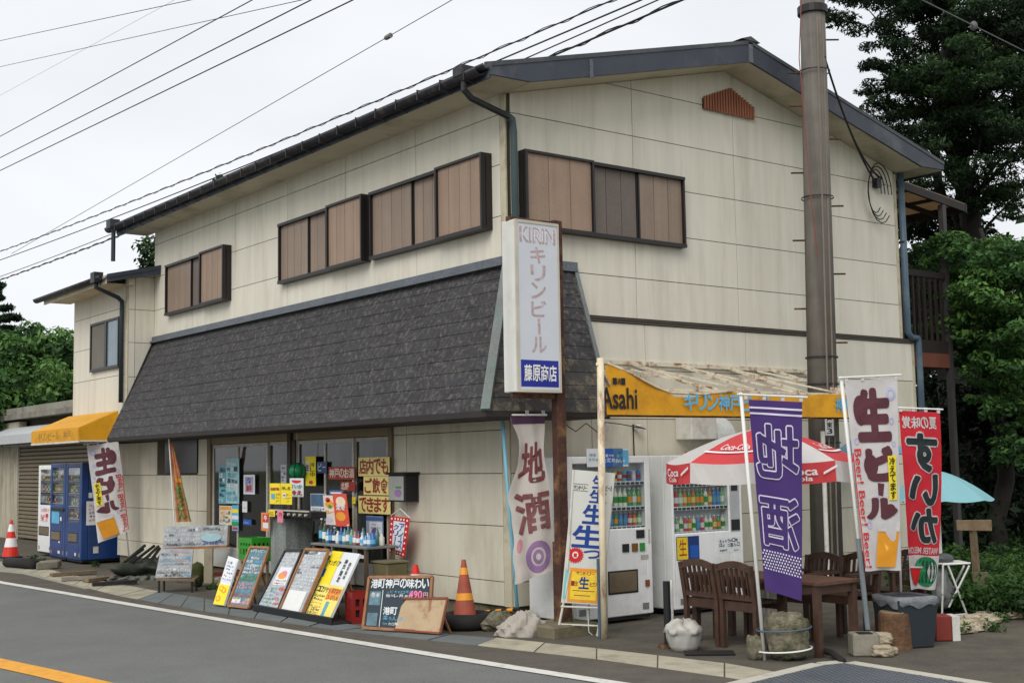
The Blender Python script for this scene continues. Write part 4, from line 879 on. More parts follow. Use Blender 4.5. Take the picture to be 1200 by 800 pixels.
def wires():
    def wire(a, c, X, r, label, m=cable, sag=.0, twist=None, ins=None, ext=.6, nm='power_line'):
        p, q = gx(*a, X) if X is not None else None, gx(*c, X)
        d = q-p; p = p-d*ext*.35; q = q+d*ext*.35
        pts = [p.lerp(q, i/24)-Vector((0, 0, sag*4*(i/24)*(1-i/24))) for i in range(25)]
        b = B().tube(pts, r, 6)
        if twist:
            o = B().tube([p.lerp(q, i/240)-Vector((0, 0, sag*4*(i/240)*(1-i/240)))+Vector((0, math.cos(i*.9)*twist*2, math.sin(i*.9)*twist)) for i in range(241)], r*.6, 5)
        t = root(nm, label, 'overhead cable', pts[0]); b.done('cable', m, t, smooth=True)
        if twist: o.done('lashing_wire', m, t, smooth=True)
        if ins:
            for k in ins:
                s = p.lerp(q, k); dd = (q-p).normalized(); B().cyl(s-dd*.12, s+dd*.12, .07, .07, 10).cyl(s-dd*.2, s-dd*.12, .04, .07, 8).done('insulator', mat('insulator', (120, 118, 112), .4), t)
        return t
    B_ = 9.5
    wire((0, 48), (225, 0), B_, .014, 'overhead cable crossing the very top left corner of the sky', ext=.5)
    wire((0, 78.5), (355, 0), B_, .012, 'thin overhead cable, second from the top at the left edge', ext=.3)
    wire((0, 160), (296, 0), B_, .02, 'overhead cable, upper of the three parallel dark cables at the left', ext=.3)
    wire((0, 185), (365, 0), B_, .022, 'overhead cable, middle of the three parallel dark cables at the left', ext=.3)
    wire((0, 200), (414, 0), B_, .022, 'overhead cable, lowest of the three parallel dark cables at the left', ext=.3)
    wire((0, 112), (205, 0), B_, .006, 'faint thin grey wire high in the sky at the left', cableg, ext=.3)
    wire((40, 282), (530, 0), B_, .012, 'grey overhead cable with a small insulator at top centre', cableg, sag=-.0, ins=[.84], ext=.3)
    wire((0, 293), (700, 4), B_, .018, 'lashed overhead cable, upper one running up just above the eaves', twist=.045, sag=.25, ext=.3)
    wire((0, 303), (742, 0), B_, .02, 'smooth overhead cable just below the lashed one above the eaves', sag=.25, ext=.3)
    wire((0, 326), (788, 0), B_, .024, 'thick lashed overhead cable, lowest at the left edge of the sky', twist=.05, sag=.3, ext=.3)
    wire((0, 322), (760, 0), B_, .016, 'plain overhead cable beside the thick lashed one', sag=.3, ext=.3)
    # drop wires from the pole to the wall bracket, with a loose coil
    t = root('service_cable', 'black service cables dropping from the pole to a coil on the gable wall', 'cable', (6.9, 0, 5.3))
    e = gy(1028, 216, -.06); s0 = gy(966, 66, -.98)
    for k, (dx, dz) in enumerate(((0, 0), (.12, .1))):
        q = e+Vector((dx, 0, dz)); B().tube([s0.lerp(q, i/12)-Vector((0, 0, (.5+.3*k)*4*(i/12)*(1-i/12)*.4)) for i in range(13)], .014, 6).done('cable', cable, t)
    for k in range(4):
        b = B(); c = gy(1026, 222, -.08); b.tube([c+Vector(((.16+.04*k)*math.cos(a/16*6.28)+.03*k-.02, -.01*k, (.3+.05*k)*math.sin(a/16*6.28)-.05)) for a in range(15)], .008, 5); b.done('coil', cable, t)
    B().box((e.x-.06, -.1, e.z-.05), (e.x+.05, -.012, e.z+.08)).done('wall_bracket', darkm, t)
    # insulator wire at the top right
    p, q = at(1080, 0, 15), at(1200, 60, 19); t = root('stay_wire', 'thin wire with a white ball insulator in front of the right hand trees', 'overhead cable', p)
    B().cyl(p-(q-p)*.5, q+(q-p)*.4, .01, .01, 6).done('wire', cableg, t); s = p.lerp(q, .45); B().blob(s, (.05, .05, .065), amp=0).done('insulator', cableg, t, smooth=True)
wires()
t = root('pole_guard_pipe', 'slim white pipe standing in front of the utility pole behind the table', 'pipe', (3.6, -1.5, G))
c = at(967, 600, depth((4.2, -1.15, 1))); top_ = at(964, 505, depth((4.2, -1.15, 1)))
B().cyl((c.x, c.y, G), (top_.x, top_.y, top_.z), .028, .028, 10).done('pipe', whitew, t)

# ================================================================ banners
WH = mat('banner_white', (214, 212, 212), .8, var=.03, trl=.25, dirt=(196, 186, 176), damt=.5, ds=3)
MAR = mat('banner_maroon', (94, 52, 60), .8, var=.05, trl=.1); PUR = mat('banner_purple', (76, 54, 118), .8, var=.04, trl=.2)
PURW = mat('banner_pale', (216, 210, 226), .8, var=.03); REDB = mat('banner_red', (204, 42, 56), .8, var=.04, trl=.2); BLB = mat('banner_black', (34, 44, 46), .8)
BEER = mat('banner_beer', (226, 154, 40), .7, var=.1, vs=6, trl=.2)
def flagbase(label, foot, top, r=.014, lower=None, cat='banner'):
    t = root('banner_flag', label, cat, foot)
    B().tube([foot, foot.lerp(top, .5), top], r, 8).done('pole', whitep, t, smooth=True)
    if lower: B().cyl(foot, foot.lerp(top, lower), r*1.5, r*1.5, 10).done('pole_socket', mat('pole_grey', (120, 128, 132), .5), t)
    return t
def bar_(t, TL, TR, n=4):
    d = (TR-TL); B().cyl(TL-d*.12+Vector((0, 0, .03)), TR+d*.08+Vector((0, 0, .03)), .008, .008, 6).done('crossbar', whitep, t)
    for i in range(n):
        p = TL.lerp(TR, (i+.1)/(n-.8)); B().fbox(p-d.normalized()*.015+Vector((0, 0, -.01)), d.normalized()*.03, Vector((0, 0, .05)), fw*.02).done('loop', WH, t)
def swirl(P, u, v, ru, rv, m, k=.55, layer=2): P.ring(u, v, ru, rv, k, m, layer)
# purple one, seen from its back so the writing is mirrored
D = 11.15; foot = gz(896, 773); t = flagbase('tall purple banner with white outlined characters in front of the table', foot, at(868, 460, depth(foot)), .016)
D = depth(foot)-.02; TL, TR, BR, BL = at(877, 468, D), at(940, 471, D), at(939.5, 704, D), at(896, 690, D)
f = cloth(TL, TR, BR, BL, .012, 1.2, .5); sheet(f, PUR, 'cloth', t); bar_(t, at(872, 466, D), at(941, 469, D))
P = Print(lambda u, v, d: f(u, v, -d if False else d), mirror=True, cut=8, step=.006)
P.rect(0, .925, 1, .935, PURW); P.rect(0, .955, 1, .965, PURW)
for ch, a, c in (('地', .605, .87), ('酒', .25, .5)):
    P.fat(ch, .1, a, .92, c, PURW, 1, .045, 10); P.fat(ch, .1, a, .92, c, PUR, 2, .018, 6)
for j in range(7):
    for i in range(14): P.rect(.02+i*.069+(.034 if j % 2 else 0), .115+j*.0155, .055+i*.069+(.034 if j % 2 else 0), .124+j*.0155, PURW)
P.done(t, 'lettering')
# beer banner, right
def beer(label, foot, top, TL, TR, BR, BL, mirror, amp, pole_r=.016, lower=None):
    t = flagbase(label, foot, top, pole_r, lower); f = cloth(TL, TR, BR, BL, amp, 1.3, .9); sheet(f, WH, 'cloth', t); bar_(t, TL, TR)
    P = Print(f, mirror=mirror, cut=8, step=.006)
    P.fat('生', .2, .69, .82, .94, MAR, 1, .06); P.fat('ビ', .32, .48, .82, .64, MAR, 1, .08); P.poly([(.5, .395), (.6, .39), (.64, .455), (.5, .46)], MAR, 1); P.fat('ル', .24, .275, .9, .375, MAR, 1, .07)
    P.disc(.38, .55, .15, .06, MAR, 1); P.disc(.25, .84, .14, .08, MAR, 1); P.disc(.76, .32, .13, .03, MAR, 1)
    P.text('Beer! Beer! Beer!', .04, .02, .19, .64, red, 2, off=.012, rot=1); P.rect(.0, .02, .022, .62, red, 1)
    P.rect(.74, .37, .93, .6, yellp, 2); P.vtext('冷えてます', .77, .375, .9, .595, black, 3, off=.03)
    P.poly([(.32, .02), (.82, .02), (.97, .2), (.45, .21)], BEER, 2); P.poly([(.44, .205), (.97, .205), (.99, .255), (.46, .25)], WH, 3)
    P.poly([(.4, .05), (.6, .04), (.68, .12), (.5, .17)], mat('beer_light', (240, 186, 70), .7), 3)
    lav = mat('bubble_blue', (176, 178, 214), .8, var=.05)
    for u, v, r in ((.86, .92, .09), (.86, .78, .05), (.12, .68, .05), (.25, .24, .06), (.5, .38, .04), (.9, .66, .04)): P.ring(u, v, r, r*.38, .6, lav, 1)
    P.done(t, 'lettering'); return t
foot = gz(1018, 763)+Vector((0, 0, .2)); D = depth(foot)
beer('white beer banner with maroon characters and an orange beer glass, right of the purple one', foot, at(985.5, 441, D), at(990, 446, D-.03), at(1051.5, 443, D-.05), at(1056, 668, D-.03), at(1013, 668, D-.02), False, .02, .016, .36)
foot = Vector((-.42, 11.0, .1)); D = depth(foot)
beer('white beer banner blown over at an angle beside the blue vending machine', at(151.5, 655, D), at(137, 514, D), at(101.7, 522, D-.05), at(138.5, 517, D-.05), at(151, 622, D-.1), at(117, 636, D-.3), True, .05, .016)
# watermelon banner
foot = gz(1056, 745)+Vector((0, 0, .3)); D = depth(foot)+.05
foot = at(1056.5, 721, D); t = flagbase('red banner with watermelon picture and mirrored black hiragana', foot, at(1050, 478, D), .013)
TL, TR, BR, BL = at(1054, 481, D), at(1101.5, 483, D), at(1095, 690, D), at(1067, 690, D)
f0 = cloth(TL, TR, BR, BL, .025, 1.2, 2.1)
def f(u, v, d): return f0(u, v, d)+rt*(.05*math.sin(v*3.14)*u)
sheet(f, REDB, 'cloth', t); bar_(t, TL, TR)
P = Print(f, mirror=True, cut=8, step=.006); P.rect(-.02, 0, 1.02, .19, WH, 1)
for ch, a, c in (('す', .66, .88), ('い', .47, .65), ('か', .26, .46)):
    P.fat(ch, .14, a+.01, .84, c-.01, WH, 1, .085); P.fat(ch, .14, a+.01, .84, c-.01, BLB, 2, .045, 6)
P.htext('夏の味覚', .1, .905, .95, .97, WH, 1, off=.03); P.text('WATER MELON', .05, .2, 1.0, .235, WH, 1, off=.03)
mg = mat('melon_green', (30, 120, 76), .7); mdk = mat('melon_dark', (16, 60, 40), .7)
P.disc(.4, .1, .4, .085, mg, 2, 24)
for k in (-.27, -.14, 0, .14, .27):
    for q in range(5):
        v0 = .04+q*.025; cx = lambda v: .4+k*(1-((v-.1)/.085)**2)**.5 if abs(v-.1) < .084 else .4+k*.2
        P.poly([(cx(v0)-.03, v0), (cx(v0)+.03, v0), (cx(v0+.024)+.015+.02*(q % 2), v0+.024), (cx(v0+.024)-.015-.02*(q % 2), v0+.024)], mdk, 3)
P.poly([(.55, .12), (1.0, .125), (.85, .03), (.72, .02)], red, 4); P.poly([(.53, .12), (1.02, .125), (1.0, .135), (.52, .13)], WH, 5); P.done(t, 'lettering')
# old white one at the corner, on a cyan pole
D = 13.6; foot = gz(608, 722); foot = Vector((-.3, -.42, G)); D = depth(foot); p0 = at(607.5, 712, D); top_ = at(588.5, 492, D)
foot = at(608, 728, D)
t = root('banner_flag', 'old stained white banner with brown characters hanging at the shop corner on a cyan pole', 'banner', foot)
B().tube([Vector((foot.x, foot.y, G)), at(602, 660, D), top_], .02, 10).done('pole', cyanp, t, smooth=True)
OLD = mat('banner_old', (206, 198, 190), .85, var=.06, trl=.25, dirt=(176, 140, 146), damt=.55, ds=2.2); OLDI = mat('banner_brown_ink', (112, 60, 62), .85, var=.15, dirt=(160, 120, 120), damt=.4); LAV = mat('banner_lavender', (140, 108, 150), .85, var=.15)
TL, TR, BR, BL = at(597, 487, D-.1), at(638.5, 487, D-.1), at(652, 667, D-.12), at(603, 684, D-.12)
f0 = cloth(TL, TR, BR, BL, .035, 1.6, .3)
def f(u, v, d): return f0(u, v, d)+rt*(.10*(1-u)*math.exp(-((v-.8)/.14)**2)-.05*(1-u)*math.exp(-((v-.5)/.07)**2)+.03*math.sin(v*30)*(1-u)*.3-(.04*u*math.exp(-((v-.75)/.15)**2)))
sheet(f, OLD, 'cloth', t, 18, 44)
P = Print(f, cut=8, step=.006); P.rect(0, .95, 1, 1, mat('banner_band', (74, 46, 70), .8), 1); P.fat('地', .14, .59, .92, .83, OLDI, 1, .02, 6); P.fat('酒', .14, .28, .95, .52, OLDI, 1, .02, 6); P.ring(.6, .12, .3, .1, .6, LAV, 1); P.ring(.6, .12, .13, .045, .5, LAV, 1); P.disc(.15, .22, .07, .04, mat('banner_pinkblot', (196, 130, 140), .8), 1); P.done(t, 'lettering')
B().cyl(at(588, 486, D-.1), at(641, 486, D-.1), .01, .01, 8).done('crossbar', whitep, t)
for i in range(3): p = at(599+i*19, 484, D-.1); B().box(p-Vector((.02, .0, .03)), p+Vector((.02, .01, .03))).done('loop', OLD, t)
# twisted orange one in front of the cream wall
foot = Vector((-.55, 8.0, G)); D = depth(at(206, 640, 20)); foot = gx(209, 640, -.5); D = depth(foot)
t = root('banner_flag', 'narrow twisted orange and green banner on a leaning thin white pole by the cream wall', 'banner', (foot.x, foot.y, G))
B().cyl(at(207.5, 660, D), at(198, 514, D), .012, .012, 8).done('pole', whitep, t)
TL, TR, BR, BL = at(199, 517, D-.03), at(203, 520, D-.03), at(225, 611, D-.05), at(207, 611, D-.03)
f = cloth(TL, TR, BR, BL, .03, 2.2, .3); sheet(f, mat('banner_orange', (196, 128, 90), .8, var=.25, vs=9, trl=.2, dirt=(190, 180, 150), damt=.6, ds=8), 'cloth', t)
P = Print(f, cut=6, step=.005); P.vtext('そばうどん', .2, .03, .7, .55, green, 1, off=.05); P.rect(.85, .0, .97, .6, green, 1); P.rect(.2, .5, .95, .55, orng, 2); P.done(t, 'lettering')
# small red ice cream flag
TL, TR, BR, BL = [gx(px, py, -.22) for px, py in ((457.8, 604), (480.6, 606.8), (474.5, 652.5), (455.6, 646.5))]
t = root('ice_cream_flag', 'small red bordered flag with white dots and blue katakana hanging under the black box', 'flag', (-.22, 2.3, TL.z))
f = q4(TL, TR, BR, BL); B().prism([TL, TR, BR, BL], (-.004, 0, 0)).done('cloth', red, t)
P = Print(q4(TL, TR, BR, BL, .006)); P.rect(.2, .12, .8, .88, whitepap, 1); P.vtext('アイス', .52, .16, .78, .85, blue, 2, off=.04); P.vtext('クリーム', .22, .16, .5, .8, navy, 2, off=.04)
for i in range(7):
    for u in (.1, .9): P.disc(u, .06+i*.145, .045, .03, white, 2, 8)
for i in range(4):
    for v in (.06, .94): P.disc(.28+i*.15, v, .045, .03, white, 2, 8)
P.done(t, 'lettering'); B().tube([TL, (TL+TR)/2+Vector((0, 0, .1)), TR], .006, 5).done('hanger', whitep, t)
t = root('wall_box', 'black box with a white front and round purple sticker on the wall beside the doors', 'box', (-.1, 2.35, 1.3))
p, q = gx(455, 556, -.22), gx(475, 588, -.22); B().box((-.22, q.y, q.z), (-.025, p.y, p.z)).done('case', blackp, t, bevel=.006)
B().prism([(-.23, p.y+.02, p.z+.03), (-.23, q.y-.02, p.z+.03), (-.25, q.y-.02, p.z), (-.25, p.y+.02, p.z)], (.24, 0, 0)).done('lid', blackp, t)
P = Print(plane((-.222, p.y-.02, q.z+.02), (0, q.y-p.y+.05, 0), (0, 0, p.z-q.z-.04))); P.rect(0, 0, 1, 1, mat('box_front', (150, 150, 146), .5, streak=.1), 1); P.disc(.62, .3, .24, .17, LAV, 2); P.rect(.45, .5, .85, .58, green, 2); P.done(t, 'front_print')
ORD = ['first', 'second', 'third', 'fourth', 'fifth', 'sixth', 'seventh', 'eighth', 'ninth', 'tenth', 'eleventh', 'twelfth', 'thirteenth', 'fourteenth', 'fifteenth', 'sixteenth', 'seventeenth', 'eighteenth', 'nineteenth', 'twentieth', 'twenty first', 'twenty second']
# ================================================================ boards, stands, table and bottles in front of the shop
def board(label, corners, lean, cat='sign board', frame=None, face=whitepap, th=.025, tl_only=False, name='menu_board', zb=G+.03):
    TLp, TRp, BRp, BLp = corners; bl = gz(*BLp, zb); br = gz(*BRp, zb)
    d = (br-bl); d.z = 0; d.normalize(); back = Vector((-d.y, d.x, 0));  # away from the road
    if back.dot(fw) < 0: back = -back
    # plane through the foot line, leaning back: rays meet it
    n = (back*math.cos(lean) + Vector((0, 0, -1))*math.sin(lean)); 
    def on(px, py): r = ray(px, py); return CAM+r*((bl-CAM).dot(n)/r.dot(n))
    tl, tr = on(*TLp), on(*TRp); br = on(*BRp)
    t = root(name, label, cat, bl)
    nn = (tr-tl).cross(tl-bl).normalized()
    B().prism([tl, tr, br, bl], nn*-th).done('panel', face, t)
    if frame:
        f = B(); w_ = .03
        for a, c in ((bl, br), (br, tr), (tr, tl), (tl, bl)): f.bar(a+nn*.004, c+nn*.004, w_, w_, 0, nn)
        f.done('frame', frame, t)
    return t, q4(tl, tr, br, bl, .003), (tl, tr, br, bl, back)
def leg(t, c, m=frame_w):
    tl, tr, br, bl, back = c
    for a in (tl.lerp(bl, .35)+(tr-tl)*.1+back*.02, tr.lerp(br, .35)-(tr-tl)*.12+back*.02): B().bar(a, Vector((a.x, a.y, G))+back*.16, .025, .02).done('prop', m, t)
chk = [mat('chalk_white', (216, 220, 222), .9), mat('chalk_pink', (214, 160, 172), .9), mat('chalk_blue', (110, 170, 200), .9), mat('chalk_yellow', (220, 210, 130), .9)]
def P2(P, m, k): [P.text(random.choice('★◎○♪'), random.random()*.9, random.random()*.9, random.random()*.1+.1, .1, m, 3) for _ in range(0)]
t, f, c = board('small narrow leaning board with white menu above yellow pictures, leftmost of the row', ((267.6, 650.9), (279.4, 654.9), (262.5, 709), (250.1, 707.4)), R(32), frame=None)
P = Print(f); P.rect(0, 0, 1, .42, yellp, 1); P.rect(.1, .48, .95, .94, whitepap, 1); P.scrib(.12, .5, .92, .92, 6, 3, [black, blue], layer=2)
for u, v in ((.3, .12), (.6, .3), (.35, .33)): P.disc(u, v, .22, .06, orng, 3, 12); P.disc(u, v, .12, .035, yellp, 4, 10)
P.done(t, 'menu_print'); leg(t, c)
t, f, c = board('pale blue handwritten menu board with brown edges, second from the left of the leaning row', ((293.9, 641), (315.8, 641.8), (291.3, 712), (267.6, 709.5)), R(28), frame=frame_w, face=chalk_b2)
P = Print(f); P.scrib(.05, .55, .95, .97, 7, 5, [chk[2], chk[0], chk[0], lblue]); P.scrib(.05, .04, .95, .55, 8, 5, [chk[1], chk[0], red, chk[3], chk[2], green]); P.rect(.08, .06, .5, .12, whitepap, 2)
P.done(t, 'menu_print'); leg(t, c)
t, f, c = board('grey menu board with a white poster of dishes, third in the leaning row', ((335, 645), (354.5, 645), (325.4, 716.7), (300, 713)), R(28), frame=darkm, face=greyboard)
P = Print(f); P.rect(.2, .42, .85, .72, whitepap, 1); P.disc(.5, .58, .22, .06, orng, 2, 12); P.disc(.55, .62, .15, .04, pink, 3, 12); P.scrib(.25, .43, .8, .52, 2, 6, [black, redd]); P.scrib(.05, .76, .95, .97, 4, 8, [chk[0], chk[3], white]); P.scrib(.05, .05, .6, .4, 6, 5, [chk[0], chk[2], green]); P.scrib(.6, .1, .95, .4, 4, 3, [pink, red, chk[1]])
P.done(t, 'menu_print'); leg(t, c, darkm)
t, f, c = board('grey handwritten menu board with a blank white sheet at its bottom', ((358.6, 643.5), (385.6, 644.5), (353, 722), (327, 717)), R(28), frame=frame_w, face=greyboard)
P = Print(f); P.rect(.05, .04, .82, .36, whitep, 1); P.scrib(.04, .4, .96, .97, 11, 7, [chk[0], chk[0], white, black]); P.rect(.05, .70, .95, .705, white, 2)
P.done(t, 'menu_print'); leg(t, c)
t, f, c = board('yellow and white printed menu board at the right end of the leaning row', ((390, 645), (421.6, 648.4), (385.5, 727.5), (357, 721.4)), R(30), frame=None, face=whitepap)
ly = mat('soft_yellow', (232, 214, 110), .6, var=.08)
P = Print(f); P.rect(0, 0, 1, .5, ly, 1); P.rect(0, .5, .42, 1, yellp, 1); P.text('サンガリア', .05, .78, .5, .86, black, 2, .03); P.vtext('神戸限定', .62, .55, .72, .9, black, 2, .03); P.vtext('自家製味', .8, .6, .88, .86, black, 2); P.htext('コロッケ', .05, .38, .5, .46, black, 2, .04); P.rect(.6, .04, .72, .26, teal, 3); P.rect(.5, .3, .98, .46, orng, 2); P.scrib(.05, .05, .5, .35, 6, 5, [redd, black, orng]); P.scrib(.5, .28, .98, .46, 2, 6, [redd, red]); P.disc(.25, .93, .14, .04, yellp, 3); P.rect(0, .6, .08, .72, blue, 3)
P.done(t, 'menu_print'); leg(t, c)
t = root('board_tray', 'black trough that the four right hand leaning boards stand in', 'tray', gz(340, 722))
a, c_ = gz(296, 716), gz(388, 733); d = (c_-a).normalized(); b = B(); nn = Vector((-d.y, d.x, 0)); nn = nn if nn.dot(fw) > 0 else -nn
b.fbox(a, c_-a, nn*.4, Vector((0, 0, .02))); b.fbox(a, c_-a, nn*.03, Vector((0, 0, .09))); b.done('trough', blackp, t, bevel=.008)
t, f, c = board('framed blackboard with white chalk writing and a pink price, behind the bare plywood', ((433.3, 676), (507, 675.5), (503, 740), (426, 735)), R(14), frame=frame_w, face=chalkb, name='chalkboard', cat='blackboard')
P = Print(f); P.htext('港町神戸の味わい', .04, .79, .96, .97, chk[0], 2, .04); P.scrib(.3, .6, .8, .76, 2, 7, [chk[0], chk[2], chk[2]]); P.text('490', .66, .6, .86, .74, mat('chalk_hotpink', (226, 120, 160), .9), 3, .04); P.text('円', .88, .61, .95, .71, chk[1], 3, .02); P.rect(.04, .45, .22, .72, chalk_b2, 1); P.rect(.04, .05, .2, .3, chalk_b2, 1); P.htext('港町', .28, .28, .5, .42, chk[0], 2, .04); P.scrib(.28, .06, .6, .26, 2, 5, chk); P.scrib(.05, .47, .2, .7, 2, 2, chk); P.rect(.24, .04, .25, .75, chk[0], 2)
P.done(t, 'chalk_writing'); leg(t, c)
t, f, c = board('stained bare plywood board leaning in front of the blackboard', ((472.5, 701), (525, 700.5), (516, 741.5), (462.5, 737.5)), R(16), frame=None, face=ply, name='plywood_board', cat='board', th=.02)
f2 = B(); tl, tr, br, bl, back = c; nn = (tr-tl).cross(tl-bl).normalized()
for a, e in ((bl, br), (br, tr), (tr, tl)): f2.bar(a+nn*.008, e+nn*.008, .02, .014, 0, nn)
f2.done('edging', mat('edging_brown', (128, 66, 44), .7), t); leg(t, c)
# the two white handwritten boards at the left
def vboard(label, D, cs, bm_, name='menu_board', th=.03):
    p = [at(*q, D) for q in cs]; t = root(name, label, 'sign board', p[3]); n = (p[1]-p[0]).cross(p[0]-p[3]).normalized(); B().prism(p, -n*th).done('panel', bm_, t); return t, q4(*p, .003), p
x_ = gz(205, 693); D = depth(x_)
t, f, p = vboard('wide whiteboard covered in handwriting with a pale blue oval, on the trestle', D+.1, ((192.7, 617), (267, 615), (266, 638.5), (190.6, 641.5)), greyboard)
P = Print(f); P.scrib(.01, .05, .6, .95, 4, 11, [chk[0], white, black, white]); P.scrib(.6, .55, .98, .95, 2, 7, [white, black, navy, chk[3]]); P.scrib(.6, .05, .98, .3, 1, 8, [white, navy, black]); P.disc(.75, .42, .16, .2, mat('pale_blue', (170, 206, 214), .6), 5, 24); P.done(t, 'handwriting')
B().prism([p[1], p[1]+Vector((.0, -.0, 0))+fw*.02, p[2]+fw*.02, p[2]], rt*.03).done('end_board', woodl, t); B().bar(p[3]-Vector((0, 0, .02)), p[2]-Vector((0, 0, .02)), .04, .03).done('ledge', frame_w, t)
post_t = root('trestle', 'pale wooden trestle with a broad upright leg under the wide whiteboard', 'trestle', gz(245, 684))
q = gz(245, 683); tp = at(245, 640, depth(q)); B().fbox(q-rt*.08, rt*.13, fw*.06, Vector((0, 0, tp.z-G))).done('leg', mat('trestle_paint', (150, 142, 120), .8, dirt=(110, 100, 80), damt=.5), post_t)
q = gz(205, 684); B().fbox(q-rt*.08+fw*.3, rt*.1, fw*.05, Vector((0, 0, tp.z-G))).done('leg', mat('trestle_paint', (150, 142, 120), .8), post_t)
B().fbox(at(193, 642, depth(q)+.1), at(266, 639, depth(q)+.1)-at(193, 642, depth(q)+.1), fw*.2, Vector((0, 0, .03))).done('top', woodl, post_t)
t, f, p = vboard('grey whiteboard covered in handwriting, standing below the wide one', D-.05, ((188.5, 642.7), (226.5, 643.5), (223.5, 676), (181.5, 676.8)), greyboard)
P = Print(f); P.scrib(.02, .04, .98, .97, 9, 9, [chk[0], white, chk[2], chk[1], black]); P.done(t, 'handwriting')
t = root('low_bench', 'low worn wooden bench with thin dark legs under the grey whiteboard', 'bench', gz(205, 690))
a, e = at(183, 680, D-.1), at(228, 681, D-.1); B().fbox(a, e-a, fw*.3, Vector((0, 0, .03))).done('seat', woodl, t)
for s_, w2 in ((a+rt*.04, 0), (e-rt*.04, 0), (a+rt*.04+fw*.27, 0), (e-rt*.04+fw*.27, 0)): B().cyl(s_, (s_.x, s_.y, G), .016, .016, 8).done('leg', darkm, t)
t = root('planter', 'mossy green sack slumped beside the low bench', 'sack', gz(230, 686)); q = gz(231, 687); b = B(); b.blob(q+Vector((0, 0, .17)), (.1, .1, .2), amp=.2, seed=2, flat=-.17); b.done('sack', mat('green_sack', (72, 78, 40), .9, var=.3, vs=14), t, smooth=True)
t = root('red_board', 'dull red plank lying on pale stones beside the trestle', 'plank', gz(252, 680)); q = gz(250, 686); B().fbox(q+Vector((0, 0, .14)), rt*.42+Vector((0, 0, .01)), fw*.1, Vector((0, 0, .06))).done('plank', mat('dull_red_wood', (112, 56, 44), .8), t)
for k in range(3): b = B(); b.blob(q+rt*(.1+.15*k)+Vector((0, 0, .06)), (.07, .07, .08), amp=.25, seed=k); o = b.done('stone', stonel, None); tag(o, ('pale stone at the left end of the dull red plank', 'pale stone under the middle of the dull red plank', 'pale stone at the right end of the dull red plank')[k], 'stone', 'stones under the red plank')
# heap of folded poles and tarpaulin
t = root('folded_frames', 'heap of folded black pole frames leaning on the cream wall over a dark tarpaulin', 'frames', gz(160, 676))
q = gz(165, 676); b = B(); b.blob(q+rt*.15+Vector((0, 0, .1)), (.5, .3, .2), 40, 24, amp=.3, seed=11, flat=-.1); b.done('tarpaulin', mat('tarp_dark', (40, 46, 38), .6, var=.3, vs=8, dirt=(80, 78, 66), damt=.5), t, smooth=True)
for k, (a, e) in enumerate((((150, 655), (170, 638.5)), ((155, 659), (181, 639)), ((162, 662), (186, 639.5)), ((170, 665), (187.5, 642)), ((140, 662), (168, 643)), ((176, 668), (190, 648)), ((148, 668), (176, 650)), ((138, 668), (160, 652)), ((158, 672), (182, 652)), ((166, 674), (188, 658)))):
    dd = depth(q)-.35+.05*k; B().bar(at(*a, dd), at(*e, dd+.5), .035, .035).done('pole', darkm if k % 2 else mat('dark_green_metal', (38, 46, 40), .4, .3), t)
for k in range(5): p_ = q+rt*(-.5+.22*k)-fw*.45; b = B(); b.blob(p_+Vector((0, 0, .05)), (.12, .08, .055), 24, 14, amp=.35, seed=k+20, flat=-.05); b.done('crumpled_fold', mat('tarp_light', (92, 94, 86), .6, var=.3, vs=12), t, smooth=True)
for k, (a, e, m) in enumerate((((60, 676), (112, 672), woodl), ((72, 681), (120, 679), concrete), ((100, 683), (150, 676), woodl), ((108, 687), (160, 684), darkm))):
    p_, r_ = gz(*a), gz(*e); o = B().bar(p_+Vector((0, 0, .04)), r_+Vector((0, 0, .04)), .12, .05).done('plank', m)
    tag(o, ('worn plank lying in front of the blue machines, farthest from the road', 'grey concrete strip lying in front of the blue machines', 'worn plank lying beside the folded frames', 'black bar lying in front of the folded frames nearest the road')[k], 'plank')
# grill cabinet, its hood, table with bottles
t = root('grill_cabinet', 'tall grey stainless cabinet with a black tray on top in front of the doors', 'cabinet', gz(326, 700, G))
a, e = gx(317, 690, -.75), gx(334.5, 690, -.75); y1, y0 = a.y, e.y; zt_ = gx(326, 606, -.75).z
B().box((-.75, y0, G+.05), (-.35, y1, zt_)).done('body', mat('stainless', (128, 134, 130), .35, .5, var=.1, streak=.2), t, bevel=.01)
B().box((-.73, y0+.03, G), (-.37, y1-.03, G+.05)).done('plinth', blackp, t)
a, e = gx(316, 597, -.78), gx(364, 596, -.78)
B().box((-.78, e.y, zt_+.01), (-.35, a.y, zt_+.09)).done('hot_plate', blackp, t, bevel=.008); 
for k in range(7): y = e.y+.1+k*(a.y-e.y-.2)/6; B().cyl((-.78, y, zt_+.05), (-.81, y, zt_+.05), .018, .018, 8).done('knob', alum, t)
B().bar((-.79, e.y+.03, zt_+.1), (-.79, a.y-.03, zt_+.1), .02, .02).done('rail', alum, t)
for y in (e.y+.1,): B().bar((-.4, y, G), (-.4, y, zt_), .04, .04).done('leg', alum, t)
def price(name, label, px0, py0, px1, py1, x, face, fn, tilt=0):
    p, q = gx(px0, py0, x), gx(px1, py1, x); O = Vector((x, p.y, q.z)); U = Vector((0, q.y-p.y, 0)); V = Vector((0, 0, p.z-q.z))
    if tilt: 
        V = V+Vector((0, -tilt, 0)); 
    t = root(name, label, 'poster' if name == 'poster' else 'sign', O); B().prism([O, O+U, O+U+V, O+V], (.004, 0, 0)).done('sheet', face, t); P = Print(plane(O, U, V, .0015)); fn(P); P.b.v and P.done(t); return t
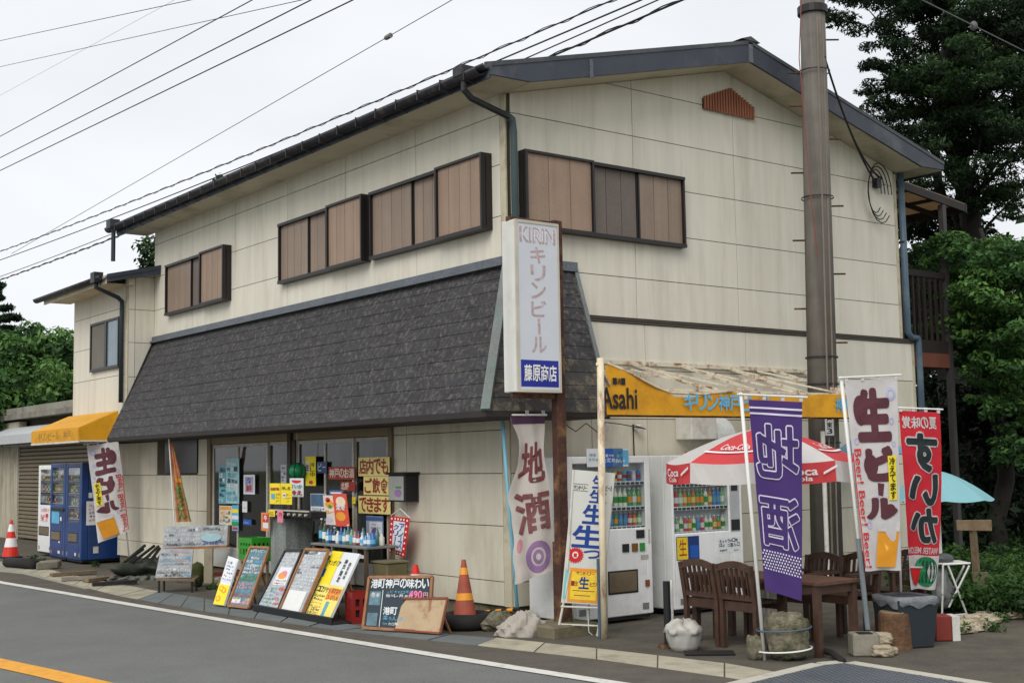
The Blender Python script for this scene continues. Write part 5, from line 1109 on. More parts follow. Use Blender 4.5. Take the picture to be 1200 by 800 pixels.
price('poster', 'bright yellow poster in two halves hanging from the black hot plate', 316, 566, 342, 591, -.82, yellp, lambda P: (P.rect(.48, 0, .5, 1, orng, 1), P.htext('自家製', .05, .66, .45, .8, redd, 2, .04), P.htext('冷し生', .55, .7, .95, .85, black, 2, .03), P.rect(.08, .25, .25, .5, lblue, 2), P.rect(.62, .3, .74, .55, whitepap, 2), P.rect(.64, .4, .72, .46, navy, 3), P.scrib(.28, .1, .46, .55, 3, 2, [redd, black]), P.scrib(.76, .1, .96, .55, 3, 2, [black, redd])))
price('price_tag', 'small yellow card at the left end of the hot plate', 314.5, 597, 322, 605, -.83, yellp, lambda P: P.scrib(.1, .1, .9, .9, 2, 3, [redd]))
price('price_tag', 'small pink card right of the yellow card on the hot plate', 325, 597.5, 331.5, 612, -.83, pink, lambda P: P.text('円', .3, .4, .8, .8, redd, 2))
price('poster', 'orange framed red and white card beside the grill cabinet', 306, 600, 315, 622, -.83, mat('card_orange', (214, 130, 70), .6), lambda P: (P.rect(.25, .5, .95, .9, red, 1), P.text('牛', .4, .55, .8, .85, white, 2, .04), P.rect(.25, .15, .95, .45, whitepap, 1)))
price('poster', 'white poster with red melon slice and blue writing under the green ball', 339.5, 560, 355.5, 582, -.6, whitepap, lambda P: (P.poly([(.15, .9), (.85, .88), (.8, .78), (.5, .72), (.2, .78)], red, 1), P.text('すいか', .08, .45, .92, .66, teal, 2, .06), P.text('冷え', .1, .1, .9, .35, redd, 2, .05)))
t = root('melon_ball', 'green striped inflatable watermelon ball hanging in front of the doors', 'ball', at(348, 552, 15))
dcab = depth((-.6, 5.1, 1.6)); p_ = at(348, 552, dcab); b = B(); b.blob(p_, (.13, .13, .115), 20, 14, amp=0); b.done('ball', mat('ball_green', (24, 130, 84), .35), t, smooth=True)
for k in range(8): a_ = k*.785; B().tube([p_+Vector((math.cos(a_)*math.sin(h)*.132, math.sin(a_)*math.sin(h)*.132, math.cos(h)*.117)) for h in [i*.314+.15 for i in range(10)]], .008, 5).done('stripe', mdk, t)
B().cyl(p_+Vector((0, 0, .11)), (p_.x, p_.y, 2.3), .004, .004, 5).done('string', white, t)
t = root('drinks_table', 'grey topped side table carrying rows of bottles in front of the right doors', 'table', gz(395, 690))
a, e = gx(364, 637.5, -.75), gx(429, 640.5, -.75); zt_ = (a.z+e.z)/2+.01
B().box((-.75, e.y, zt_-.03), (-.3, a.y, zt_)).done('table_top', mat('table_top_grey', (118, 118, 114), .5), t, bevel=.005)
for y in (e.y+.05, a.y-.05):
    for x in (-.72, -.34): B().box((x-.02, y-.02, G), (x+.02, y+.02, zt_-.03)).done('leg', mat('leg_brown', (92, 78, 64), .7), t)
B().box((-.74, e.y+.07, zt_-.14), (-.72, a.y-.07, zt_-.1)).done('apron', whitew, t)
k = 0
bcols = [((40, 36, 38), 'black', .30), ((60, 90, 60), 'dark green', .27), ((70, 150, 190), 'light blue', .18), ((36, 60, 110), 'navy', .2), ((30, 60, 90), 'dark blue', .2), ((200, 200, 196), 'white', .17), ((50, 90, 150), 'blue', .22), ((90, 140, 160), 'pale blue', .2), ((70, 110, 110), 'teal', .24), ((110, 150, 130), 'pale green', .2), ((150, 120, 120), 'brownish', .18), ((120, 40, 50), 'dark red', .17), ((190, 200, 210), 'whitish', .15), ((60, 130, 190), 'bright blue', .14), ((90, 160, 210), 'sky blue', .15), ((40, 90, 160), 'deep blue', .17)]
for i, (c_, nm, h) in enumerate(bcols):
    y = a.y+.28-(a.y-e.y+.22)*(i+.5)/16; y = min(y, a.y-.04); y = a.y-.05-(a.y-e.y-.1)*i/15
    m1 = mat('bottle_'+nm.replace(' ', '_'), c_, .15, spec=.6); o = root('bottle', '%s bottle on the side table, number %s from the left in the row' % (nm, 'one two three four five six seven eight nine ten eleven twelve thirteen fourteen fifteen sixteen'.split()[i]), 'bottle', (-.62, y, zt_), 'bottles on the side table')
    r_ = .032
    B().lathe([(r_*.9, 0), (r_, .01), (r_, h*.6), (r_*.4, h*.78), (r_*.36, h*.95)], (-.62, y, zt_+.001), 12).done('glass_body', m1, o, smooth=True)
    B().lathe([(r_*1.03, h*.18), (r_*1.03, h*.5)], (-.62, y, zt_+.001), 12).done('label', white if i % 3 else lblue, o); B().lathe([(r_*.45, h*.95), (r_*.45, h*1.02)], (-.62, y, zt_+.001), 10).done('cap', [whitep, darkm, red, blue][i % 4], o)
for i in range(12):
    y = a.y-.08-(a.y-e.y-.16)*i/11; h = [.16, .2, .14][i % 3]
    o = root('bottle', ['small blue jar', 'tall greenish bottle', 'short white can'][i % 3]+', %s from the left in the rear row on the side table' % ORD[i], 'bottle', (-.48, y, zt_), 'rear row of containers on the side table')
    B().lathe([(.03, 0), (.032, .01), (.032, h*.7), (.014, h*.85), (.014, h)], (-.48, y, zt_+.001), 10).done('glass_body', [mat('jar_blue', (60, 100, 150), .2), mat('bottle_teal', (70, 110, 110), .15), whitew][i % 3], o, smooth=True)
# posters fixed to the glass
def gl(label, r, face, fn, x=-.075, name='poster', tilt=0): return price(name, label, *r, x, face, fn, tilt)
gl('tall pale teal poster with dark brush drawing, lower left on the left door', (256.5, 546, 264.5, 590), teal, lambda P: P.scrib(.05, .05, .95, .95, 7, 2, [mat('ink_darkteal', (40, 70, 84), .6), whitepap], off=.05))
gl('tall teal and white poster with wavy writing, right part of the left door', (265, 537, 280, 590), mat('paper_teal', (150, 190, 196), .6, var=.15, vs=14), lambda P: P.scrib(.05, .05, .95, .95, 7, 3, [mat('ink_darkteal', (40, 70, 84), .6), teal, whitepap], off=.05))
gl('cream poster with small pictures at the foot of the left door', (257, 592, 271.5, 615), mat('cream_poster', (206, 200, 180), .6), lambda P: (P.rect(.05, .8, .95, .95, orng, 1), P.scrib(.08, .1, .9, .75, 3, 4, [redd, teal, black, orng])))
gl('narrow multicoloured poster next to the cream one', (272, 591.5, 279.5, 622), lblue, lambda P: (P.rect(0, .7, 1, .85, yellp, 1), P.rect(0, .45, 1, .6, whitepap, 1), P.rect(0, .2, 1, .35, green, 1), P.rect(.1, .05, .9, .15, red, 1)))
gl('white framed poster with blue and red character drawing on the middle left pane', (285.5, 556, 298.5, 579), whitepap, lambda P: (P.rect(.12, .1, .88, .9, mat('pale_mauve', (170, 170, 190), .6), 1), P.text('海', .25, .5, .75, .85, navy, 2, .05), P.text('鮮', .25, .15, .75, .48, redd, 2, .05)))
gl('small blank white note below the framed poster', (284, 587, 289.5, 600), whitepap, lambda P: P.rect(.2, .4, .8, .43, black, 1))
gl('small blue card low on the middle left pane', (285, 608, 294.5, 615), blue, lambda P: P.scrib(.1, .2, .9, .8, 1, 4, [white]))
gl('pale poster with grey writing left of the melon ball', (329, 544, 335.5, 566), mat('pale_grey_paper', (176, 180, 186), .6), lambda P: P.scrib(.1, .1, .9, .9, 5, 2, [navy, black]))
gl('vertical yellow strip poster on the right doors', (358, 534.7, 370, 569), yellp, lambda P: (P.vtext('冷し中', .5, .3, .92, .8, mat('ink_olive', (90, 80, 30), .6), 2), P.rect(.1, .45, .4, .8, whitepap, 2), P.vtext('生', .1, .5, .4, .75, black, 3), P.disc(.55, .12, .2, .06, red, 2)))
gl('dark blue placard with pale katakana behind the glass', (371.5, 541, 383, 554), mat('placard_blue', (30, 50, 96), .4), lambda P: P.htext('ビー', .1, .2, .95, .85, mat('ink_paleblue', (160, 190, 220), .5), 2, .03), name='placard')
gl('dark red banner with white characters about local sake on the middle pane', (385, 547, 416, 561.5), redd, lambda P: P.htext('神戸のお酒', .04, .15, .98, .85, mat('letter_cream', (206, 196, 176), .6), 2, .04), name='placard')
gl('smaller dark red banner with white characters below the first one', (399, 564, 416, 575), redd, lambda P: P.htext('北野', .05, .15, .6, .85, mat('letter_cream', (206, 196, 176), .6), 2, .05), name='placard')
ink = mat('ink_brownred', (140, 44, 40), .6)
gl('top pale yellow placard with brown red brush writing at the right door', (420, 536, 456.5, 557.5), cream_p, lambda P: P.htext('店内でも', .03, .12, .97, .9, ink, 2, .035), -.10, 'placard')
gl('middle pale yellow placard with brown red brush writing at the right door', (426, 558, 456.5, 580), cream_p, lambda P: P.htext('ご飲食', .04, .12, .96, .9, ink, 2, .035), -.10, 'placard')
gl('bottom pale yellow placard with brown red brush writing at the right door', (420, 580.5, 457.5, 602.5), cream_p, lambda P: P.htext('できます', .03, .12, .97, .9, ink, 2, .035), -.10, 'placard')
gl('pale blue poster with purple drawing below the yellow placards', (429, 604, 449, 638.5), mat('pale_blue_paper', (150, 168, 196), .6, var=.1), lambda P: (P.rect(.0, .84, 1, .98, mat('slate_blue', (70, 96, 150), .6), 1), P.rect(.2, .05, .95, .8, whitepap, 1), P.disc(.55, .45, .22, .14, mat('violet', (110, 80, 150), .6), 2), P.scrib(.3, .55, .9, .78, 2, 3, [navy, blue])))
gl('photo sheet with a sea view above white text hanging over the bottles', (364, 578, 382, 604), whitepap, lambda P: (P.rect(.03, .42, .97, .98, mat('photo_blue', (76, 104, 134), .5, var=.3, vs=10), 1), P.scrib(.1, .1, .9, .36, 3, 7, [black], off=.01)), -.5)
gl('white and orange leaflet hanging tilted left of the red one', (381, 580, 395, 615), mat('leaflet_white', (214, 204, 190), .6, var=.1), lambda P: (P.disc(.5, .7, .35, .14, orng, 1), P.disc(.4, .85, .2, .08, red, 1), P.htext('カレー', .1, .38, .9, .5, orng, 2, .04), P.disc(.55, .62, .15, .06, green, 2), P.disc(.4, .18, .3, .08, mat('lilac', (196, 190, 220), .6), 1)), -.55, tilt=-.06)
gl('red and orange glossy leaflet hanging tilted over the bottles', (393.5, 578, 410, 617), mat('leaflet_red', (206, 74, 48), .4, var=.15, vs=10), lambda P: (P.disc(.55, .75, .35, .16, mat('leaf_cream', (230, 206, 180), .5), 1), P.disc(.45, .3, .35, .14, orng, 1), P.text('定食', .2, .5, .85, .66, whitepap, 2, .05)), -.6, tilt=-.09)
gl('small purple header card above the tilted leaflets', (386, 574, 402, 580), mat('slate_blue', (70, 96, 150), .6), lambda P: P.rect(.1, .3, .9, .6, whitepap, 1), -.5)
gl('small yellow sheet at the right edge of the middle pane', (412.5, 582, 416.5, 590), yellp, lambda P: P.rect(.2, .4, .8, .5, orng, 1))
# crates
def crate(label, c, m, sz=(.38, .3, .34), rot=0, open_=True):
    t = root('crate', label, 'crate', c); c = Vector(c); ca, sa = math.cos(rot), math.sin(rot); U, V = Vector((ca, sa, 0)), Vector((-sa, ca, 0)); w_, d_, h_ = sz
    o = c-U*w_/2-V*d_/2; b = B(); b.fbox(o, U*w_, V*d_, Vector((0, 0, .02)))
    for P0_, A, Bv in ((o, U*w_, V*.015), (o+V*(d_-.015), U*w_, V*.015), (o+V*.016, V*(d_-.032), U*.015), (o+V*.016+U*(w_-.015), V*(d_-.032), U*.015)):
        for z0_, z1_ in ((.02, .07), (.15, .19), (h_-.07, h_)): b.fbox(P0_+Vector((0, 0, z0_)), A, Bv, Vector((0, 0, z1_-z0_)))
        for i in range(5): b.fbox(P0_+A*(i/4*.9)+Vector((0, 0, .07)), A*.1, Bv*.9, Vector((0, 0, .08))); b.fbox(P0_+A*(i/4*.9)+Vector((0, 0, .19)), A*.1, Bv*.9, Vector((0, 0, h_-.26)))
    b.done('body', m, t); B().fbox(o+U*.03+V*.03+Vector((0, 0, .03)), U*(w_-.06), V*(d_-.06), Vector((0, 0, h_-.1))).done('load', mat('crate_load', (46, 30, 26), .8), t); return t
crm = mat('crate_red', (132, 30, 26), .5, var=.12)
q = gz(409, 730); crate('red plastic beer crate with square holes right of the yellow menu board', (q.x+.22, q.y+.02, G), crm, rot=-.25)
q = gz(424, 726); crate('red plastic beer crate in the shade behind the first one', (q.x+.5, q.y+.1, G), crm, rot=-.25)
q = gz(421, 722); t = root('plastic_box', 'cloudy olive plastic box stacked on the red crates', 'box', q); B().box((q.x+.32, q.y-.1, G+.345), (q.x+.62, q.y+.24, G+.6)).done('body', mat('olive_box', (110, 104, 74), .5, var=.15, trl=.1), t, bevel=.02); B().box((q.x+.31, q.y-.11, G+.6), (q.x+.63, q.y+.25, G+.62)).done('lid', mat('olive_lid', (124, 118, 92), .5), t)
q = gx(291, 660, -.7); crate('bright green plastic crate on a stool left of the grill cabinet', (q.x+.1, q.y, gx(291, 655, -.7).z), mat('crate_green', (50, 140, 40), .45), (.3, .42, .3))
t = root('stool', 'small dark stool carrying the bright green crate', 'stool', (q.x+.1, q.y, G)); z_ = gx(291, 655, -.7).z
B().box((q.x-.05, q.y-.2, z_-.03), (q.x+.25, q.y+.2, z_-.002)).done('seat', woodl, t)
for sx_ in (-.03, .2):
    for sy_ in (-.17, .14): B().box((q.x+sx_, q.y+sy_, G), (q.x+sx_+.03, q.y+sy_+.03, z_-.03)).done('leg', woodl, t)
# cones
def cone(label, c, h, m, bands, base=None, g=None, r=.15, tilt=(0, 0)):
    t = root('traffic_cone', label, 'traffic cone', c, g); c = Vector(c); ax = Vector((tilt[0], tilt[1], 1)).normalized()
    def rr(s): return r*(1-s)+.022*s
    z = [0.0]+[x for bnd in bands for x in bnd[:2]]+[1.0]; seg = []
    pts = sorted(set(z))
    for i in range(len(pts)-1):
        s0, s1 = pts[i], pts[i+1]; mm = m
        for b0, b1, bm_ in bands:
            if s0 >= b0-1e-6 and s1 <= b1+1e-6: mm = bm_
        B().cyl(c+ax*(.03+s0*h), c+ax*(.03+s1*h), rr(s0), rr(s1), 20, caps=(i in (0, len(pts)-2))).done('cone_body' if mm is m else 'reflective_band', mm, t, smooth=False)
    if base: B().box(c+Vector((-.19, -.19, 0)), c+Vector((.19, .19, .03))).done('base', base, t, bevel=.01)
    return t
q = gz(542, 738); cone('faded orange cone with two yellow bands standing in a tyre by the shop corner', (q.x+.12, q.y+.12, G+.08), .62, orange, [(.30, .42, orng), (.74, .86, orng)], None, r=.13, tilt=(.05, .09))
t = root('old_tyre', 'black tyre lying flat with the orange cone standing in it', 'tyre', (q.x+.14, q.y+.12, G))
def tyre(t, c, R_, r_):
    vs = []; n, k = 32, 10
    for i in range(n):
        for j in range(k):
            a_, b_ = 6.283*i/n, 6.283*j/k; vs.append((c[0]+math.cos(a_)*(R_+r_*math.cos(b_)), c[1]+math.sin(a_)*(R_+r_*math.cos(b_)), c[2]+r_*1.0*math.sin(b_)))
    B().add(vs, [(i*k+j, ((i+1) % n)*k+j, ((i+1) % n)*k+(j+1) % k, i*k+(j+1) % k) for i in range(n) for j in range(k)]).done('tread', rubber, t, smooth=True)
tyre(t, (q.x+.14, q.y+.1, G+.085), .23, .085)
b = B(); 
p0, p1 = gx(562, 717, -.35), gx(609, 713.5, -.35); o = root('cone_bar', 'yellow and black striped bar running from the orange cone to the corner pipe', 'bar', p0)
for i in range(7): B().cyl(p0.lerp(p1, i/7), p0.lerp(p1, (i+1)/7), .02, .02, 10).done('stripe', orng if i % 2 else blackp, o)
q = gz(487, 728); p_ = at(487, 672, depth(q)+.1); t = root('traffic_cone', 'small red cone tip with white base showing above the blackboard', 'traffic cone', (p_.x, p_.y, G), None)
B().lathe([(.1, 0), (.055, p_.z-G-.0)], (p_.x, p_.y, G), 16).done('reflective_band', whitep, t); B().lathe([(.052, 0), (.03, .1), (.02, .105)], (p_.x, p_.y, p_.z), 16).done('cone_body', redc, t)
q = gz(12.5, 653); q = Vector((q.x, q.y, G))
dd = depth(q); ch = (at(13, 610, dd)-at(13, 652, dd)).length
cone('red and white striped cone on a black base at the far left', q, ch, redc, [(.26, .5, whitep), (.68, .88, whitep)], rubber, r=.17)
t = root('kerb_tyre', 'black rubber ramp block lying at the road edge near the left cone', 'ramp', gz(24, 665)); a, e = gz(8, 664), gz(41, 667); b = B(); d = (e-a).normalized(); b.tube([a+Vector((0, 0, .09)), a.lerp(e, .5)+Vector((0, 0, .1)), e+Vector((0, 0, .08))], .09, 12); b.done('block', rubber, t, smooth=True)
t = root('concrete_block', 'long low concrete block right of the black ramp', 'block', gz(54, 667)); a, e = gz(42, 668), gz(68, 666); B().fbox(a, e-a, fw*.2, Vector((0, 0, .14))).done('block', concrete, t, bevel=.02)
# sand bag and stone at the corner
from mathutils import noise as mn
q = gz(610, 744); t = root('white_sack', 'crumpled pale sheet bag lying on the ground at the shop corner', 'sack', q)
b = B(); nu, nv = 70, 30; vs = []
for j in range(nv+1):
    for i in range(nu):
        th = math.pi/2*j/nv; a_ = 6.283*i/nu; k = 1+.1*math.sin(7*a_+j*.35)+.06*math.sin(13*a_-j*.5)+.04*math.sin(23*a_)
        lx, ly, lz = math.cos(a_)*math.sin(th)*.25*k, math.sin(a_)*math.sin(th)*.16*k, math.cos(th)*.22*(1-.3*math.cos(a_-2.7)*0)*(1+.12*math.sin(5*a_+j*.6)*math.sin(th))
        lz *= 1+.35*lx/.25; lz *= 1+.3*abs(mn.noise(Vector((lx*22, ly*30, 3)))); lx += .02*mn.noise(Vector((lx*30, ly*30, 9))); vs.append(q+rt*lx+Vector((0, 0, 1))*max(lz, .0)+Vector((fw.x, fw.y, 0))*ly)
b.add(vs, [(j*nu+i, (j+1)*nu+i, (j+1)*nu+(i+1) % nu, j*nu+(i+1) % nu) for j in range(nv) for i in range(nu)]); b.done('sack_body', mat('sack_cloth', (160, 153, 143), .85, var=.08), t, smooth=True)
q = gz(560, 736); o = root('garden_stone', 'mossy low stone behind the pale sack at the foot of the wall', 'stone', (-.5, -.2, G)); b = B(); b.blob((-.45, -.35, G+.08), (.2, .14, .12), 14, 8, .2, 5); b.done('rock', stonem, o)

# ================================================================ A-frame sign with the four characters
def aframe():
    cs = ((672, 550), (720, 554), (704.6, 708.5), (657.5, 705.5)); base = gz(680, 745, G); D = depth(base)
    tl, tr, br, bl = at(*cs[0], D+.1), at(*cs[1], D+.1), at(*cs[2], D), at(*cs[3], D)
    t = root('a_frame_sign', 'white standing sign with four large blue characters above a yellow poster', 'sign', base)
    n = (tr-tl).cross(tl-bl).normalized(); B().prism([tl, tr, br, bl], -n*.012).done('panel', mat('frame_sign_white', (206, 206, 200), .5, var=.04, dirt=(190, 186, 170), damt=.4), t)
    lf = whitew
    for a, e in ((at(654, 738, D), at(668, 668, D+.02)), (at(700, 745, D), at(706, 700, D)), (at(665, 668, D+.02), tl), (br, tr)): B().tube([a, e], .012, 8).done('leg', lf, t)
    for a, e in ((at(689, 744, D+.3), at(692, 660, D+.1)), (at(672, 735, D+.35), at(672, 660, D+.1))): B().tube([Vector(a), e], .011, 8).done('leg', lf, t)
    for y in (712, 733): B().tube([at(657, y-2, D), at(704, y, D)], .009, 6).done('cross_rail', lf, t)
    B().tube([at(689, 715, D+.1), at(690, 740, D+.1), at(697, 746, D+.1), at(702, 738, D+.1)], .006, 5).done('cord', white, t)
    P = Print(q4(tl, tr, br, bl, .002)); 
    for i, (u0, v0, u1, v1) in enumerate(((.50, .875, .80, .97), (.46, .765, .86, .86), (.34, .605, .86, .745), (.14, .425, .84, .585))): P.fat('生', u0, v0, u1, v1, mat('ink_royal', (20, 62, 140), .5), 1, .025, 5)
    P.text('つ', .45, .345, .86, .405, mat('ink_royal', (20, 62, 140), .5), 2, .06)
    P.htext('サントリー', .05, .855, .38, .885, black, 2, .02); P.rect(.04, .845, .4, .848, black, 2); P.rect(.04, .895, .4, .898, black, 2); P.htext('ビール', .82, .86, .99, .9, black, 2, .02)
    P.disc(.24, .36, .17, .05, red, 2, 40, .28); P.disc(.24, .362, .075, .026, white, 3, 16); P.rect(.2, .345, .28, .375, red, 4)
    P.rect(.14, .01, .9, .265, orng, 1); P.rect(.2, .03, .85, .235, mat('poster_gold', (234, 200, 60), .5, var=.12, vs=18), 2); P.fat('生', .4, .115, .64, .2, mat('ink_royal', (20, 62, 140), .5), 3, .03, 5); P.htext('サントリー', .3, .215, .76, .24, ink, 3, .02); P.htext('とり', .66, .135, .84, .165, ink, 3); P.htext('一生', .2, .135, .38, .165, ink, 3); P.rect(.25, .095, .8, .1, ink, 3); P.rect(.3, .06, .7, .065, ink, 3)
    P.rect(.03, .03, .1, .26, mat('strip_teal', (120, 190, 180), .5), 2); P.done(t, 'sign_print')
aframe()
# poster strip above the left white machine
price_y = -.86
O = gy(688, 547, price_y); E_ = gy(736, 525, price_y); t = root('poster', 'blue and white drinks poster standing on top of the left white vending machine', 'poster', O)
B().prism([O, Vector((E_.x, price_y, O.z)), E_, Vector((O.x, price_y, E_.z))], (0, .004, 0)).done('sheet', whitepap, t)
P = Print(plane(O, (E_.x-O.x, 0, 0), (0, 0, E_.z-O.z), .002)); P.rect(.33, 0, .62, 1, blue, 1); P.rect(.62, 0, .86, 1, mat('poster_mid', (70, 110, 150), .5, var=.4, vs=20), 1); P.rect(.86, .1, 1, .9, lblue, 1); P.scrib(.03, .3, .3, .8, 2, 3, [teal, navy]); P.scrib(.36, .2, .95, .8, 2, 6, [white, lblue, white]); P.done(t)
# black stub post, white rod, ballast bag
t = root('stub_post', 'short black post beside the white ballast bag', 'post', gz(783, 758)); q = gz(783, 758); B().cyl(q, q+Vector((0, 0, .62)), .035, .035, 14).done('post', blackp, t); B().cyl(q, q+Vector((0, 0, .03)), .1, .09, 16).done('foot', rust, t)
t = root('thin_rod', 'thin white rod standing right beside the short black post', 'rod', gz(789, 756)); q = gz(789, 756); B().cyl(q, q+Vector((0, 0, .62)), .012, .012, 8).done('rod', whitep, t)
q = gz(802, 762); t = root('ballast_bag', 'white plastic ballast bag with crumpled top on the ground beside the chairs', 'bag', q)
bagm = mat('bag_plastic', (176, 174, 168), .45, var=.06, vs=14, dirt=(160, 150, 136), damt=.5, ds=8)
b = B(); nu = 36; vs = []; prof = [(0, 0), (.11, .0), (.14, .05), (.155, .13), (.165, .17), (.18, .19), (.165, .215), (.12, .25), (.06, .27), (0, .26)]
for j, (r_, z_) in enumerate(prof):
    for i in range(nu): a_ = 6.283*i/nu; k = 1+(.05*math.sin(7*a_+j)+.05*math.sin(11*a_-2*j) if j > 2 else 0)+.02*random.uniform(-1, 1); vs.append(q+Vector((math.cos(a_)*r_*k, math.sin(a_)*r_*k, z_+(.03*math.sin(5*a_+j*1.3)*(j > 4)))))
b.add(vs, [(j*nu+i, j*nu+(i+1) % nu, (j+1)*nu+(i+1) % nu, (j+1)*nu+i) for j in range(len(prof)-1) for i in range(nu)]); b.done('bag_body', bagm, t, smooth=True)
o = root('rubber_mat', 'flat black rubber strip on the ground beside the ballast bag', 'mat', gz(830, 770)); a, e = gz(803, 768), gz(862, 767.5); B().fbox(a, e-a, fw*.12, Vector((0, 0, .02))).done('strip', rubber, o, bevel=.005)
# mossy stones that hold the purple banner
from mathutils import noise as mn
def rock(label, c, rr, seed, m=stonem, cat='stone', name='stone_block'):
    t = root(name, label, cat, (c[0], c[1], G)); b = B(); rnd = np.random.RandomState(seed); nu, nv = 56, 34; vs = []; ph = rnd.rand(6)*6
    for j in range(nv+1):
        th = math.pi*j/nv
        for i in range(nu):
            p = 6.283*i/nu; sx_, sy_, sz_ = math.cos(p)*math.sin(th), math.sin(p)*math.sin(th), math.cos(th); k = 1/max(abs(sx_)**5+abs(sy_)**5+abs(sz_)**5, 1e-6)**.2*.94
            k *= 1+.16*mn.noise(Vector((sx_*2.2+seed, sy_*2.2, sz_*2.2)))+.08*mn.noise(Vector((sx_*6, sy_*6+seed, sz_*6)))+.035*mn.noise(Vector((sx_*16, sy_*16, sz_*16+seed)))
            v = rt*(sx_*rr[0]*k)+Vector((fw.x, fw.y, 0)).normalized()*(sy_*rr[1]*k)+Vector((0, 0, sz_*rr[2]*k)); vs.append(Vector(c)+v)
    b.add(vs, [(j*nu+i, (j+1)*nu+i, (j+1)*nu+(i+1) % nu, j*nu+(i+1) % nu) for j in range(nv) for i in range(nu)]); b.done('rock', m, t, smooth=True); return t
q = gz(929, 776); D = depth(q); hh = (at(929, 718, D).z-G)/2
rock('big mossy stone block tied with cord at the foot of the purple banner', (q.x+fw.x*.2, q.y+fw.y*.2, G+hh-.01), (.185, .17, hh*.97), 3)
q = gz(888, 774); rock('small mossy stone left of the big mossy block', (q.x+fw.x*.1, q.y+fw.y*.1, G+.1), (.07, .08, .11), 8)
c = gz(929, 776)+fw*.2; c.z = 0
for z_, lab in ((.33, 'grey'), (.15, 'white')):
    o = root('tie_cord', '%s cord tied round the big mossy stone' % lab, 'cord', (c.x, c.y, z_)); B().tube([c+rt*(math.cos(a_*6.283/24)*(.215+.05*(math.cos(a_*6.283/24) < 0)))+Vector((fw.x, fw.y, 0))*(math.sin(a_*6.283/24)*.2)+Vector((0, 0, z_+.02*math.cos(a_*.26))) for a_ in range(25)], .008, 5).done('cord', whitep if lab == 'white' else pipe_b, o)
o = root('hose_end', 'short black hose end lying in front of the big mossy stone', 'hose', gz(965, 775)); a, m_, e = gz(958, 768), gz(975, 771), gz(988, 777); B().tube([a+Vector((0, 0, .06)), m_+Vector((0, 0, .05)), e+Vector((0, 0, .02))], .03, 10).done('hose', rubber, o, smooth=True)
